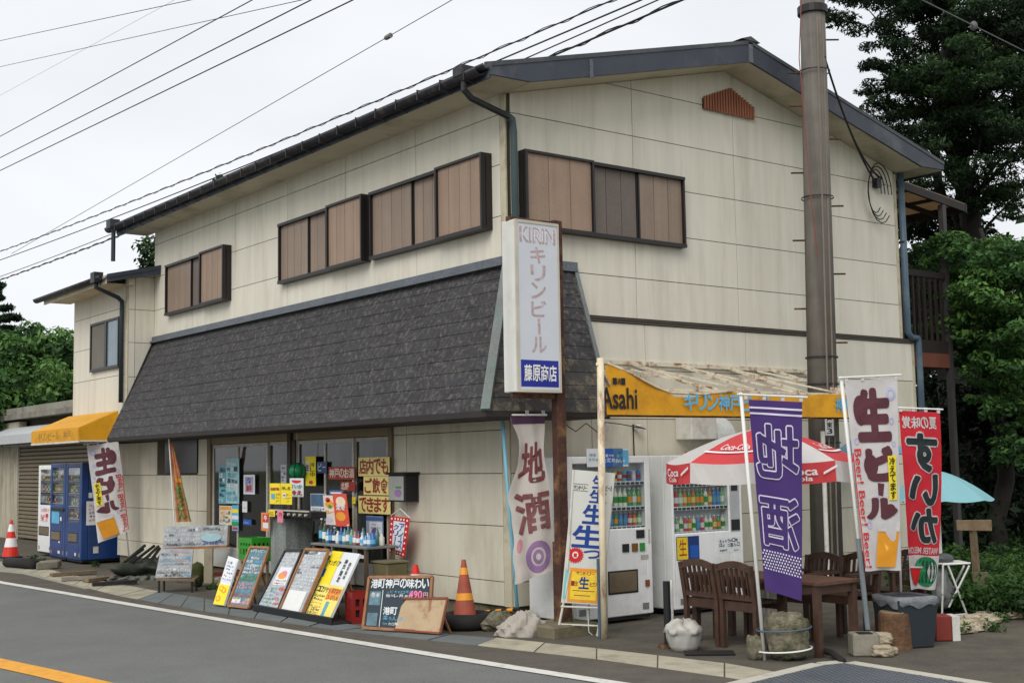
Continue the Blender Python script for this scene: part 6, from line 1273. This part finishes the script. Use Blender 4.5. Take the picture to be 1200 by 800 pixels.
# table and teak chairs under the parasol
def tableset():
    t = root('garden_table', 'dark brown slatted wooden table under the red and white parasol', 'table', (.95, -3.2, G))
    X0, X1, Y0, Y1, Z = .42, 1.02, -3.92, -2.3, .72
    for k in range(6): x = X0+(X1-X0)*k/6; B().box((x+.003, Y0+.06, Z-.025), (x+(X1-X0)/6-.003, Y1-.06, Z)).done('slat', woodt, t)
    B().box((X0, Y0, Z-.028), (X1, Y0+.057, Z+.001)).done('end_rail', woodt, t); B().box((X0, Y1-.057, Z-.028), (X1, Y1, Z+.001)).done('end_rail', woodt, t)
    B().box((X0+.04, Y0+.05, Z-.11), (X0+.06, Y1-.05, Z-.03)).done('apron', woodd, t); B().box((X1-.06, Y0+.05, Z-.11), (X1-.04, Y1-.05, Z-.03)).done('apron', woodd, t); B().box((X0+.06, Y0+.04, Z-.11), (X1-.06, Y0+.06, Z-.03)).done('apron', woodd, t)
    for x in (X0+.02, X1-.08):
        for y in (Y0+.03, Y1-.09): B().box((x, y, G), (x+.06, y+.06, Z-.03)).done('leg', woodd, t)
    b_ = root('spray_bottle', 'clear spray bottle with blue liquid standing on the wooden table', 'bottle', (.6, -3.55, Z)); q = Vector((.62, -3.5, Z)); B().lathe([(.03, 0), (.032, .01), (.032, .11), (.012, .15), (.012, .18)], q, 12).done('bottle_body', mat('spray_body', (170, 190, 205), .2), b_, smooth=True); B().bar(q+Vector((-.01, 0, .19)), q+Vector((.05, -.02, .19)), .02, .03).done('trigger', whitep, b_)
    c = root('garden_chair', 'x', 'chair', (0, 0, 0), 'teak garden chairs round the table')
    # chair looking +X, origin on the ground under the seat centre
    W, Dp, SH, H = .41, .46, .42, .82
    for s in (-1, 1):
        B().box((-.22, s*W/2-.022, 0), (-.175, s*W/2+.022, SH)).done('leg', woodd, c); B().bar((-.197, s*W/2, SH), (-.26, s*W/2, H-.04), .044, .045).done('back_post', woodd, c); B().box((.18, s*W/2-.02, 0), (.22, s*W/2+.02, SH+.2)).done('leg', woodd, c)
        B().box((-.22, s*W/2-.028, SH+.2), (.25, s*W/2+.028, SH+.225)).done('armrest', woodd, c)
    # curved top rail
    for k in range(6):
        y0 = -W/2-.02+k*(W+.04)/6; y1 = y0+(W+.04)/6; z = lambda y: H-.05+.05*math.cos(y/(W/2)*1.4)
        B().prism([(-.275, y0, z(y0)-.065), (-.275, y1, z(y1)-.065), (-.275, y1, z(y1)), (-.275, y0, z(y0))], (.03, 0, 0)).done('top_rail', woodd, c)
    B().bar((-.21, -W/2+.02, SH+.06), (-.21, W/2-.02, SH+.06), .03, .05).done('lower_rail', woodd, c); B().box((-.2, -W/2+.02, SH-.07), (-.18, W/2-.02, SH-.0)).done('seat_rail', woodd, c); B().box((.185, -W/2+.02, SH-.07), (.205, W/2-.02, SH)).done('seat_rail', woodd, c)
    for k in range(6):
        y = -W/2+.05+k*(W-.1)/5; B().bar((-.215, y, SH+.07), (-.262, y, H-.055), .018, .030).done('back_slat', woodd, c)
    for k in range(8):
        x = -.2+k*.053; B().box((x, -W/2+.02, SH), (x+.043, W/2-.02, SH+.018)).done('seat_slat', woodd, c)
    c.location = (.52, -3.06, G); c['label'] = 'teak chair seen from behind, right one of the roadside pair'
    dup(c, (.52, -2.58, G), 0, 'teak chair seen from behind, left one of the roadside pair')
    q3 = [at(950, 750, 12.5), at(995, 750, 12.4), at(1015, 747, 12.6)]
    dup(c, (q3[0].x, q3[0].y, G), math.pi, 'teak chair facing the road, partly hidden right behind the purple banner')
    dup(c, (q3[1].x, q3[1].y, G), math.pi, 'teak chair facing the road between the white pipe and the beer banner')
    dup(c, (q3[2].x+.35, q3[2].y-.1, G), math.pi-.2, 'teak chair farthest right, beside the foot of the beer banner')
tableset()
def parasol(label, c, rim, top, Rr, mats, text, foot, n=8, val=.17, pole_top=.1):
    t = root('parasol', label, 'parasol', (c[0], c[1], G)); cx, cy = c
    B().cyl((cx, cy, foot), (cx, cy, top+pole_top), .02, .02, 12).done('pole', whitep, t)
    for k in range(n):
        a0 = R(-93.7+360/n*k); a1 = a0+6.2832/n; m = mats[k % 2]
        vs = []; nr, na = 8, 6
        for j in range(nr+1):
            s = j/nr; zz = rim+(top-rim)*(1-s**1.5)
            for i in range(na+1):
                a = a0+(a1-a0)*i/na; w_ = math.sin(math.pi*i/na); r_ = Rr*s*(1-.045*w_*s); vs.append((cx+math.cos(a)*r_, cy+math.sin(a)*r_, zz-.02*w_*s))
        b = B().add(vs, [(j*(na+1)+i, (j+1)*(na+1)+i, (j+1)*(na+1)+i+1, j*(na+1)+i+1) for j in range(nr) for i in range(na)]); g = b.done('canopy_panel', m, t, smooth=True)
        def fm(u, v, d, a0=a0, a1=a1):
            a = a1+(a0-a1)*(1-u); s = v; w_ = math.sin(math.pi*min(max((1-u), 0), 1)); r_ = Rr*s*(1-.045*w_*s)+d*.3; return Vector((cx+math.cos(a)*r_, cy+math.sin(a)*r_, rim+(top-rim)*(1-s**1.5)-.02*w_*s+d))
        if val:
            vs = []
            for i in range(na+1):
                a = a0+(a1-a0)*i/na; w_ = math.sin(math.pi*i/na); r_ = Rr*(1-.045*w_); vs += [(cx+math.cos(a)*r_, cy+math.sin(a)*r_, rim-.02*w_), (cx+math.cos(a)*(r_+.01+.01*math.sin(i*2+k)), cy+math.sin(a)*(r_+.01+.01*math.sin(i*2+k)), rim-.02*w_-val)]
            B().add(vs, [(2*i, 2*i+1, 2*i+3, 2*i+2) for i in range(na)]).done('valance', mats[(k+(1 if text else 0)) % 2], t)
        if text:
            if m is mats[0]:
                P = Print(fm, cut=5, step=.006); P.text(text, .22, .74, .80, .62, white, 2, .012); P.rect(.0, .78, 1, .81, white, 2); P.done(t, 'lettering')
            else:
                def fv(u, v, d, a0=a0, a1=a1):
                    a = a0+(a1-a0)*u; w_ = math.sin(math.pi*u); r_ = Rr*(1-.045*w_)+.022+d; return Vector((cx+math.cos(a)*r_, cy+math.sin(a)*r_, rim-.02*w_-val*(1-v)))
                P = Print(fv, cut=5, step=.003); P.text(text.split('-')[0], .28, .42, .72, .8, white, 2, .03); P.text(text.split('-')[1], .35, .15, .65, .38, white, 2, .03); P.poly([(0, .3), (.2, .5), (.2, .62), (0, .42)], white, 2); P.poly([(.8, .4), (1, .7), (1, .82), (.8, .52)], white, 2); P.done(t, 'lettering')
        a = a0; B().bar((cx+math.cos(a)*.03, cy+math.sin(a)*.03, top-.03), (cx+math.cos(a)*Rr*.99, cy+math.sin(a)*Rr*.99, rim-.01), .012, .012).done('rib', darkm, t)
    return t
pr = mat('parasol_red', (214, 72, 76), .7, var=.04, trl=.25); pwm = mat('parasol_white', (222, 220, 216), .7, var=.03, trl=.3, dirt=(196, 190, 180), damt=.4, ds=4)
pc = at(893, 545, 12.3)
t = parasol('red and white parasol with white script lettering over the wooden table', (pc.x, pc.y), 1.80, 2.12, .93, [pr, pwm], 'Coca-Cola', .06, 8, .19, .04)
bl_ = mat('parasol_blue', (150, 206, 214), .7, var=.04, trl=.35)
q = at(1098, 560, 15.5); parasol('pale blue parasol open at the right behind the watermelon banner', (q.x, q.y), at(1158, 584, 15.5).z, at(1107, 556, 15.5).z+.05, .66, [bl_, bl_], None, .06, 8, 0, .08)
q = at(1020, 525, 17.3); parasol('second pale blue parasol, only its edge showing left of the beer banner', (q.x, q.y), at(985, 532, 17.3).z, at(985, 532, 17.3).z+.3, .5, [mat('parasol_blue2', (132, 170, 206), .7, trl=.3), mat('parasol_blue2', (132, 170, 206), .7)], None, .06, 8, 0, .05)
# blocks at the beer banner foot, stump, bin, crate
q = gz(1015, 769); t = root('concrete_block', 'grey hollow concrete block holding the foot of the beer banner', 'block', q); d = rt.copy(); d.z = 0; d.normalize(); bk = Vector((fw.x, fw.y, 0)).normalized()
B().fbox(q-d*.11, d*.24, bk*.19, Vector((0, 0, .2))).done('block', concrete, t, bevel=.012); B().fbox(q-d*.06+Vector((0, 0, .2)), d*.13, bk*.12+Vector((0, 0, .0)), Vector((0, 0, .003))).done('cavity_shade', blackp, t)  # black plate laid on the solid block, standing for the hollow's shade
for k, (px, py, s, z0_, lb) in enumerate(((1036, 770, .085, 0, 'flat pale stone on the ground right of the grey block'), (1037, 768, .08, .1, 'rough pale stone stacked on the flat one'), (1046, 768, .06, 0, 'small pale stone at the right of the stone pair'))):
    q = gz(px, py); rock(lb, (q.x+bk.x*.08, q.y+bk.y*.08, G+s*.6+z0_), (s*1.15, s, s*.6), 30+k, stonel, 'stone', 'loose_stone')
q = gz(1056, 762); D = depth(q); t = root('log_stump', 'upright brown log stump holding the watermelon banner pole', 'stump', q); c = q+bk*.17; h_ = at(1056, 720, D).z-G
n = 20; b = B(); b.lathe([(.155, 0), (.15, .04), (.148, h_-.02), (.14, h_)], c, n); b.done('bark', mat('bark_stump', (104, 76, 54), .9, var=.3, vs=14, bump=.8, bs=40, dirt=(62, 48, 36), damt=.6, ds=6), t); B().lathe([(.132, h_+.001), (.13, h_+.012)], c, n).done('cut_face', mat('cut_wood', (140, 124, 98), .85, var=.2), t)
q = gz(1083, 760); D = depth(q); t = root('rubbish_bin', 'square black rubbish bin lined with a clear plastic bag', 'bin', q); z1_ = at(1083, 702, D).z
U_ = (rt*.95+fw*.3); U_.z = 0; U_.normalize(); V_ = Vector((-U_.y, U_.x, 0)); o = q-U_*.17+V_*.02
def frus(b, o, w0, d0, w1, d1, z0_, z1_, m=0): 
    c = o+U_*w1/2+V_*d1/2; p = []
    for w_, d_, z_ in ((w0, d0, z0_), (w1, d1, z1_)):
        for a_, e_ in ((-1, -1), (1, -1), (1, 1), (-1, 1)): p.append(c+U_*a_*w_/2+V_*e_*d_/2+Vector((0, 0, z_-c.z)))
    b.add(p, [(0, 3, 2, 1), (4, 5, 6, 7), (0, 1, 5, 4), (1, 2, 6, 5), (2, 3, 7, 6), (3, 0, 4, 7)], m)
b = B(); frus(b, o-U_*.07, .36, .36, .44, .44, G, z1_); b.done('body', mat('bin_body', (40, 48, 54), .5, var=.08), t, bevel=.012)
b = B(); n = 44; vs = []; c = o-U_*.07+U_*.22+V_*.22
for j, (k, z_) in enumerate(((.225, z1_-.07), (.235, z1_-.03), (.232, z1_+.012), (.2, z1_+.02))):
    for i in range(n):
        a_ = 6.283*i/n; sq = k/max(abs(math.cos(a_)), abs(math.sin(a_)))*(1 if max(abs(math.cos(a_)), abs(math.sin(a_))) > .78 else .97); sq *= 1+.03*math.sin(9*a_+j*2)+.02*math.sin(17*a_); vs.append(Vector((c.x, c.y, 0))+U_*math.cos(a_)*sq+V_*math.sin(a_)*sq+Vector((0, 0, z_-(.02*math.sin(7*a_) if j == 0 else 0))))
b.add(vs, [(j*n+i, j*n+(i+1) % n, (j+1)*n+(i+1) % n, (j+1)*n+i) for j in range(3) for i in range(n)]); b.done('liner', mat('bin_liner', (150, 154, 158), .3, trl=.4, var=.2, vs=20), t, smooth=True)
q = gz(1107, 751); t = root('red_box', 'dull red plastic box with a white side right of the bin', 'box', q); B().fbox(q-d*.08, d*.16, bk*.2, Vector((0, 0, .24))).done('box_body', mat('box_red', (120, 44, 36), .6), t, bevel=.01); B().fbox(q+d*.082, d*.08+bk*.02, bk*.22, Vector((0, 0, .23))).done('white_side', whitew, t)
# folding table with bags
t = root('folding_table', 'white tube frame folding table with crossed legs at the right', 'table', gz(1120, 722)); D = depth(gz(1120, 722))
pt = lambda x, y, dd=0: at(x, y, D+dd)
for a, e in (((1105, 661), (1137, 659.5)), ((1136, 662), (1112, 711)), ((1111, 662), (1133, 719)), ((1133, 719), (1104, 722)), ((1105, 661), (1104, 722))): B().tube([pt(*a), pt(*e)], .011, 8).done('tube_leg', whitep, t)
for a, e in (((1100, 659), (1137, 657)),): B().fbox(pt(1098, 661), pt(1137, 660)-pt(1098, 661), bk*.35, Vector((0, 0, .012))).done('table_top', whitew, t)
for a, e in (((1130, 662), (1106, 711)),): B().tube([pt(*a, .34), pt(*e, .34)], .011, 8).done('tube_leg', whitep, t)
q = pt(1104, 688, .1); o = root('grey_bag', 'crumpled grey plastic bag hanging behind the watermelon banner beside the folding table', 'bag', q); b = B(); b.blob(q, (.1, .1, .22), 18, 12, .22, 4); b.done('bag_body', mat('grey_bag', (130, 132, 130), .4, var=.25, vs=12, trl=.2), o, smooth=True)
q = pt(1106, 655, .15); o = root('kettle', 'small dark covered pot on the folding table', 'pot', q); b = B(); b.blob(q+Vector((0, 0, .0)), (.12, .1, .07), 16, 10, .05, 2); b.done('pot_body', mat('pot_grey', (70, 74, 74), .4), o, smooth=True)
# wooden sign and stake
Dw = depth(gz(1148, 712)); t = root('wooden_signpost', 'blank weathered wooden sign board on a leaning wooden post', 'sign', gz(1146, 712))
pt = lambda x, y, dd=0: at(x, y, Dw+dd)
B().bar(pt(1147, 705), pt(1140, 618), .07, .05).done('post', woodl, t); p = [pt(1121, 609.5, -.04), pt(1162, 609, -.04), pt(1162.5, 621.5, -.04), pt(1122, 621, -.04)]; B().prism(p, fw*.03).done('board', woodl, t)
t = root('stake_board', 'grey mossy board standing on end below the wooden sign', 'board', gz(1149, 712)); p = [pt(1139, 670.5, -.2), pt(1158.5, 670.5, -.2), pt(1157, 697, -.2), pt(1142, 697, -.2)]; B().prism(p, fw*.04).done('board', moss_c, t); B().bar(pt(1150, 696, -.18), pt(1150, 714, -.18), .05, .04).done('stub', woodl, t)
# flat stones edging the planting
random.seed(4)
for i in range(22):
    u = i/21; px = 1120+u*68+random.uniform(-3, 3); py = 747-u*26+random.uniform(-13, 1); q = gz(px, py)
    o = root('edging_stone', 'flat pale edging stone beside the undergrowth, %s from the bin end' % ORD[i], 'stone', q, 'flat stones edging the undergrowth'); b = B(); b.blob(q+Vector((0, 0, .03)), (random.uniform(.12, .22), random.uniform(.08, .15), .05), 10, 5, .25, i); b.done('rock', stonel, o)
# ================================================================ trees and plants
def leafmats(n, cols, trl=.3):
    return [mat('%s_%d' % (n, i), c, .6, var=.25, vs=1.5, trl=trl, spec=.25) for i, c in enumerate(cols)]
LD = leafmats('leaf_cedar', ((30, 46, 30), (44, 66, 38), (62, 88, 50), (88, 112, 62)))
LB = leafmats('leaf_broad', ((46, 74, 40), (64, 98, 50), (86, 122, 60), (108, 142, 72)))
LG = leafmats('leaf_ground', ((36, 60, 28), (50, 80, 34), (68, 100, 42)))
LK = leafmats('leaf_shade_dark', ((20, 32, 20), (28, 44, 24), (38, 58, 30)))  # darker greens carry the wood's deep shade in the leaf colour itself
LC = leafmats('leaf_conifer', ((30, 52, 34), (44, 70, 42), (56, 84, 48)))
bark = mat('bark', (38, 34, 30), .95, var=.3, vs=3, bump=.8, bs=14)
def leaves(name, parent, clumps, size, mats, asp=.5, dens=1.0, up=.5, seed=0, kind=None, lump=(7, .55, .55)):
    r = np.random.RandomState(seed); V = []; M = []
    for c, R3, n in clumps:
        n = int(n*dens); th = r.normal(size=(n, 3)); th /= np.linalg.norm(th, axis=1)[:, None]
        rad = np.clip(r.beta(5, 1.6, n), .15, 1)
        # lobes: push points toward a few sub-centres so the outline is uneven
        k = lump[0]; sub = r.normal(size=(k, 3)); sub /= np.linalg.norm(sub, axis=1)[:, None]; idx = r.randint(0, k, n)
        P_ = (th*rad[:, None]*lump[1]+sub[idx]*(lump[2]*r.uniform(.6, 1.1, k)[idx])[:, None])*np.array(R3)+np.array(c)
        nrm = th*.6+r.normal(size=(n, 3))*.5+np.array([0, 0, up]); nrm /= np.linalg.norm(nrm, axis=1)[:, None]
        a = np.cross(nrm, r.normal(size=(n, 3))); a /= np.linalg.norm(a, axis=1)[:, None]; b = np.cross(nrm, a)
        s = size*r.uniform(.45, 1.55, n)[:, None]
        q = np.stack([P_-a*s, P_-b*s*asp, P_+a*s, P_+b*s*asp], 1); V.append(q)
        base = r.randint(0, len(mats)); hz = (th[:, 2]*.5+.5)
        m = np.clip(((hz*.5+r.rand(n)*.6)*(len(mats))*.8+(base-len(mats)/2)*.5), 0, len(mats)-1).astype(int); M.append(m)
    V = np.concatenate(V).reshape(-1, 3); M = np.concatenate(M); n = len(M)
    me = bpy.data.meshes.new(name); me.vertices.add(n*4); me.vertices.foreach_set('co', V.ravel()); me.loops.add(n*4); me.loops.foreach_set('vertex_index', np.arange(n*4)); me.polygons.add(n)
    me.polygons.foreach_set('loop_start', np.arange(n)*4); me.polygons.foreach_set('loop_total', np.full(n, 4))
    for x in mats: me.materials.append(x)
    me.polygons.foreach_set('material_index', M); me.update()
    o = bpy.data.objects.new(name, me); COL.objects.link(o)
    if parent: adopt(o, parent)
    if kind: o['kind'] = kind
    return o
def tree(label, foot, height, r0, clumps, mats, size, dens=1, asp=.5, seed=0, name='tree', limbs=True, lean=(0, 0), lump=(7, .55, .55)):
    foot = Vector(foot); t = root(name, label, 'tree', foot); topp = foot+Vector((lean[0], lean[1], height))
    pts = [foot.lerp(topp, i/8)+Vector((.12*math.sin(i*1.3+seed), .12*math.cos(i*1.7+seed), 0))*(i > 0) for i in range(9)]
    B().tube(pts, lambda s: r0*(1-.82*s), 10).done('trunk', bark, t, smooth=True)
    if limbs:
        for k, (c, R3, n) in enumerate(clumps):
            c = Vector(c); s = max(.12, min(.92, (c.z-foot.z-.8-.15*(c-foot).length*.5)/height)); p0 = foot.lerp(topp, s)
            if (c-p0).length > .4: B().tube([p0, p0.lerp(c, .5)+Vector((0, 0, .18)), c], lambda q, rr=r0*.22*(1-s*.5): rr*(1-.8*q), 6).done('limb', bark, t, smooth=True)
    leaves('crown', t, clumps, size, mats, asp, dens, seed=seed, lump=lump); return t
rnd = random.Random(9)
def fill(pxs, pys, D, dD, n, r, k=900, keep=lambda x, y: True):
    out = []
    while len(out) < n:
        x, y = rnd.uniform(*pxs), rnd.uniform(*pys)
        if not keep(x, y): continue
        dd = D+rnd.uniform(-dD, dD); rr = r*rnd.uniform(.7, 1.3); c = at(x, y, dd); out.append((tuple(c), (rr, rr, rr*.55), int(k*(rr/r)**1.5)))
    return out
# the tall cedar at the right: one trunk, crown well above the frame
cedar = []
for (x, y, r, D) in ((1018, 12, .95, 23), (1060, -10, 1.0, 23.5), (1042, 62, .6, 23), (1090, 30, 1.0, 24), (1040, 92, .75, 24), (1130, 12, 1.2, 24), (1175, 35, 1.2, 23), (1075, 110, 1.0, 24), (1120, 85, 1.1, 23), (1165, 100, 1.2, 24), (1205, 80, 1.3, 24.5), (1100, 150, 1.0, 24.5), (1060, 148, .9, 25.5), (1150, 165, 1.2, 23.5), (1195, 160, 1.1, 24), (1130, 215, 1.0, 24.5), (1185, 235, .9, 25), (1240, 30, 1.4, 24), (1250, 140, 1.3, 24), (1105, -40, 1.3, 24), (1190, -45, 1.4, 24), (1095, 205, .8, 25), (1140, 60, 1.2, 26), (1180, 130, 1.3, 26.5), (1110, 120, 1.2, 26.5)):
    cedar.append((tuple(at(x, y, D)), (r*1.02, r*1.02, r*.46), int(3000*r*r)))
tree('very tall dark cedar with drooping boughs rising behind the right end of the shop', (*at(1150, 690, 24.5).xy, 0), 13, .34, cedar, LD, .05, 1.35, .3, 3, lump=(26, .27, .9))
# brighter broadleaf trees in front and below of it
b1 = [(tuple(at(x, y, D)), (r, r, r*.5), int(2300*r*r)) for (x, y, r, D) in ((1140, 300, .85, 20.5), (1180, 305, .95, 20), (1120, 340, .75, 21), (1165, 345, .95, 20), (1200, 340, 1.0, 20.5), (1130, 385, .8, 20.5), (1185, 385, .95, 20), (1215, 400, 1, 21), (1110, 300, .6, 21.5), (1150, 415, .7, 21), (1230, 310, 1.1, 20.5), (1235, 370, 1.1, 20.5), (1180, 430, .8, 20), (1195, 480, .7, 20.2), (1165, 460, .5, 20.3), (1200, 530, .6, 20))]
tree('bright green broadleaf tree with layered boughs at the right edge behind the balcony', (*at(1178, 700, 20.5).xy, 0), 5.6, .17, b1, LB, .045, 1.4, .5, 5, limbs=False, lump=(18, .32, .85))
b2 = [(tuple(at(x, y, D)), (r, r, r*.6), int(1100*r*r)) for (x, y, r, D) in ((1075, 250, .9, 27), (1105, 260, 1, 27), (1070, 320, 1, 28), (1095, 370, 1.1, 28), (1120, 330, 1, 28), (1125, 440, 1, 28), (1085, 400, .8, 27.5), (1160, 450, 1.2, 28), (1200, 440, 1.2, 28), (1090, 490, .8, 28), (1140, 500, 1.1, 27), (1190, 500, 1.3, 28), (1100, 540, .9, 27), (1085, 600, 1, 27), (1130, 560, 1.1, 26.5), (1180, 570, 1.3, 27), (1230, 520, 1.4, 27), (1110, 620, 1, 26), (1160, 630, 1.2, 26), (1210, 620, 1.3, 26), (1185, 480, 1.0, 22), (1130, 470, .8, 22.5), (1150, 540, 1.0, 22.5), (1200, 560, 1.0, 22), (1110, 500, .7, 23), (1215, 480, 1, 22), (1125, 590, .9, 23), (1175, 610, 1, 22.5))]
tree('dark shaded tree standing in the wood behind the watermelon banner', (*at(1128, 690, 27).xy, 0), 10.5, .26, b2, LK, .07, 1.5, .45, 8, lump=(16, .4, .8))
# left: dark conifer, light broadleaf, small pointed fir
def fir(label, px, ytop, ybase, D, half, seed, nlev=12, col=LC):
    top_ = at(px, ytop, D); base = at(px, ybase, D); H_ = top_.z-base.z; cl = []
    r_ = np.random.RandomState(seed)
    for j in range(nlev):
        s = j/(nlev-1); z = top_.z-H_*s; w_ = half*(.06+.94*s)
        for k in range(3+int(5*s)):
            a = r_.rand()*6.28; rr = w_*r_.uniform(.5, 1.0); cl.append(((top_.x+math.cos(a)*rr*.6, top_.y+math.sin(a)*rr*.6, z-.1*rr), (rr*.5+.12, rr*.5+.12, .10+.05*w_), int(130+260*w_)))
    cl.append(((top_.x, top_.y, top_.z-.1), (.07, .07, .35), 60))
    tree(label, (top_.x, top_.y, 0), top_.z, .2, cl, col, .09, 1.0, .3, seed, 'conifer_tree', limbs=False)
fir('dark layered conifer at the far left edge', 0, 334, 470, 42, 2.2, 1)
fir('small pointed fir rising above the bright bush at the left', 47, 385, 480, 44, 1.7, 2, 12, LB)
bl = [(tuple(at(x, y, D)), (r*1.1, r*1.1, r*.8), int(750*r*r)) for (x, y, r, D) in ((10, 440, 1.5, 36), (35, 425, 1.4, 36), (60, 440, 1.4, 36), (80, 440, 1.0, 36.5), (20, 465, 1.5, 35), (55, 468, 1.5, 35), (88, 465, 1.2, 35.5), (-20, 440, 1.6, 36), (25, 408, 1.0, 37), (70, 418, .9, 37), (-40, 470, 1.6, 36), (0, 490, 1.5, 35), (45, 495, 1.5, 35), (85, 495, 1.5, 35))]
tree('broad bright green tree above the roof of the shutter store', (*at(40, 560, 36).xy, 0), 4.6, .2, bl, LB, .09, 1.7, .5, 4, lump=(18, .33, .85))
g1 = [(tuple(at(x, y, D)), (r, r, r*.7), int(900*r*r)) for (x, y, r, D) in ((176, 290, .55, 34), (190, 305, .6, 34), (172, 308, .4, 34), (205, 300, .9, 34), (200, 330, 1, 34))]
tree('dark treetop showing in the gap between the annex roof and the shop', (*at(200, 560, 34).xy, 0), 8, .15, g1, LD, .07, 1.2, .5, 6)
g2 = [(tuple(at(x, y, D)), (r, r, r), int(2600*r*r)) for (x, y, r, D) in ((258, 209, .14, 30), (263, 213, .16, 30), (254, 216, .18, 30))]+[(tuple(at(262, 250, 30)), (.6, .6, .7), 700)]
tree('tiny treetop poking above the gutter of the shop roof', (*at(260, 560, 30).xy, 0), 8.4, .1, g2, LD, .05, 1.0, .5, 7)
# undergrowth
cl = []
for i in range(170):
    x, y = rnd.uniform(1062, 1330), rnd.uniform(650, 722)
    if y > 716-(x-1110)*.0 and x < 1150: continue
    p = gz(x, y, .1)
    if depth(p) > 30: continue
    s = rnd.uniform(.2, .42); cl.append(((p.x, p.y, .06+s*.5), (s*1.2, s*1.2, s*.75), int(420)))
leaves('undergrowth', None, cl, .034, LG, .45, 1.0, seed=12, kind='stuff')
cl = []
for i in range(60):
    x, y = rnd.uniform(1080, 1380), rnd.uniform(622, 655); p = gz(x, y, .1); s = rnd.uniform(.5, 1.1); cl.append(((p.x, p.y, s*.5), (s*1.2, s*1.2, s*.8), 420))
leaves('shrub_thicket', None, cl, .07, LK, .5, 1.0, seed=13, kind='stuff')
# grass tufts at the foot of walls and edging
cl = []
for (px, py) in ((250, 690), (1125, 742), (1150, 735), (1172, 728), (1190, 722), (1165, 740), (48, 660), (38, 655), (110, 664)):
    p = gz(px, py); cl.append(((p.x, p.y, G+.05), (.14, .14, .07), 110))
leaves('weeds', None, cl, .025, LG, .3, 1.0, up=0, seed=14, kind='stuff')
# the wood that closes the view on every side beyond the buildings
cl = []
for i in range(230):
    x = rnd.uniform(-500, 2300); D = rnd.uniform(46, 62); px_dir = ray(x, 540); p = CAM+px_dir*D; s = rnd.uniform(1.6, 3); h = rnd.uniform(.5, 3.6) if x < 1050 else rnd.uniform(.5, 8.5)
    cl.append(((p.x, p.y, h), (s*1.3, s*1.3, s), 420))
leaves('distant_wood', None, cl, .28, LK, .6, 1.0, seed=15, kind='stuff')
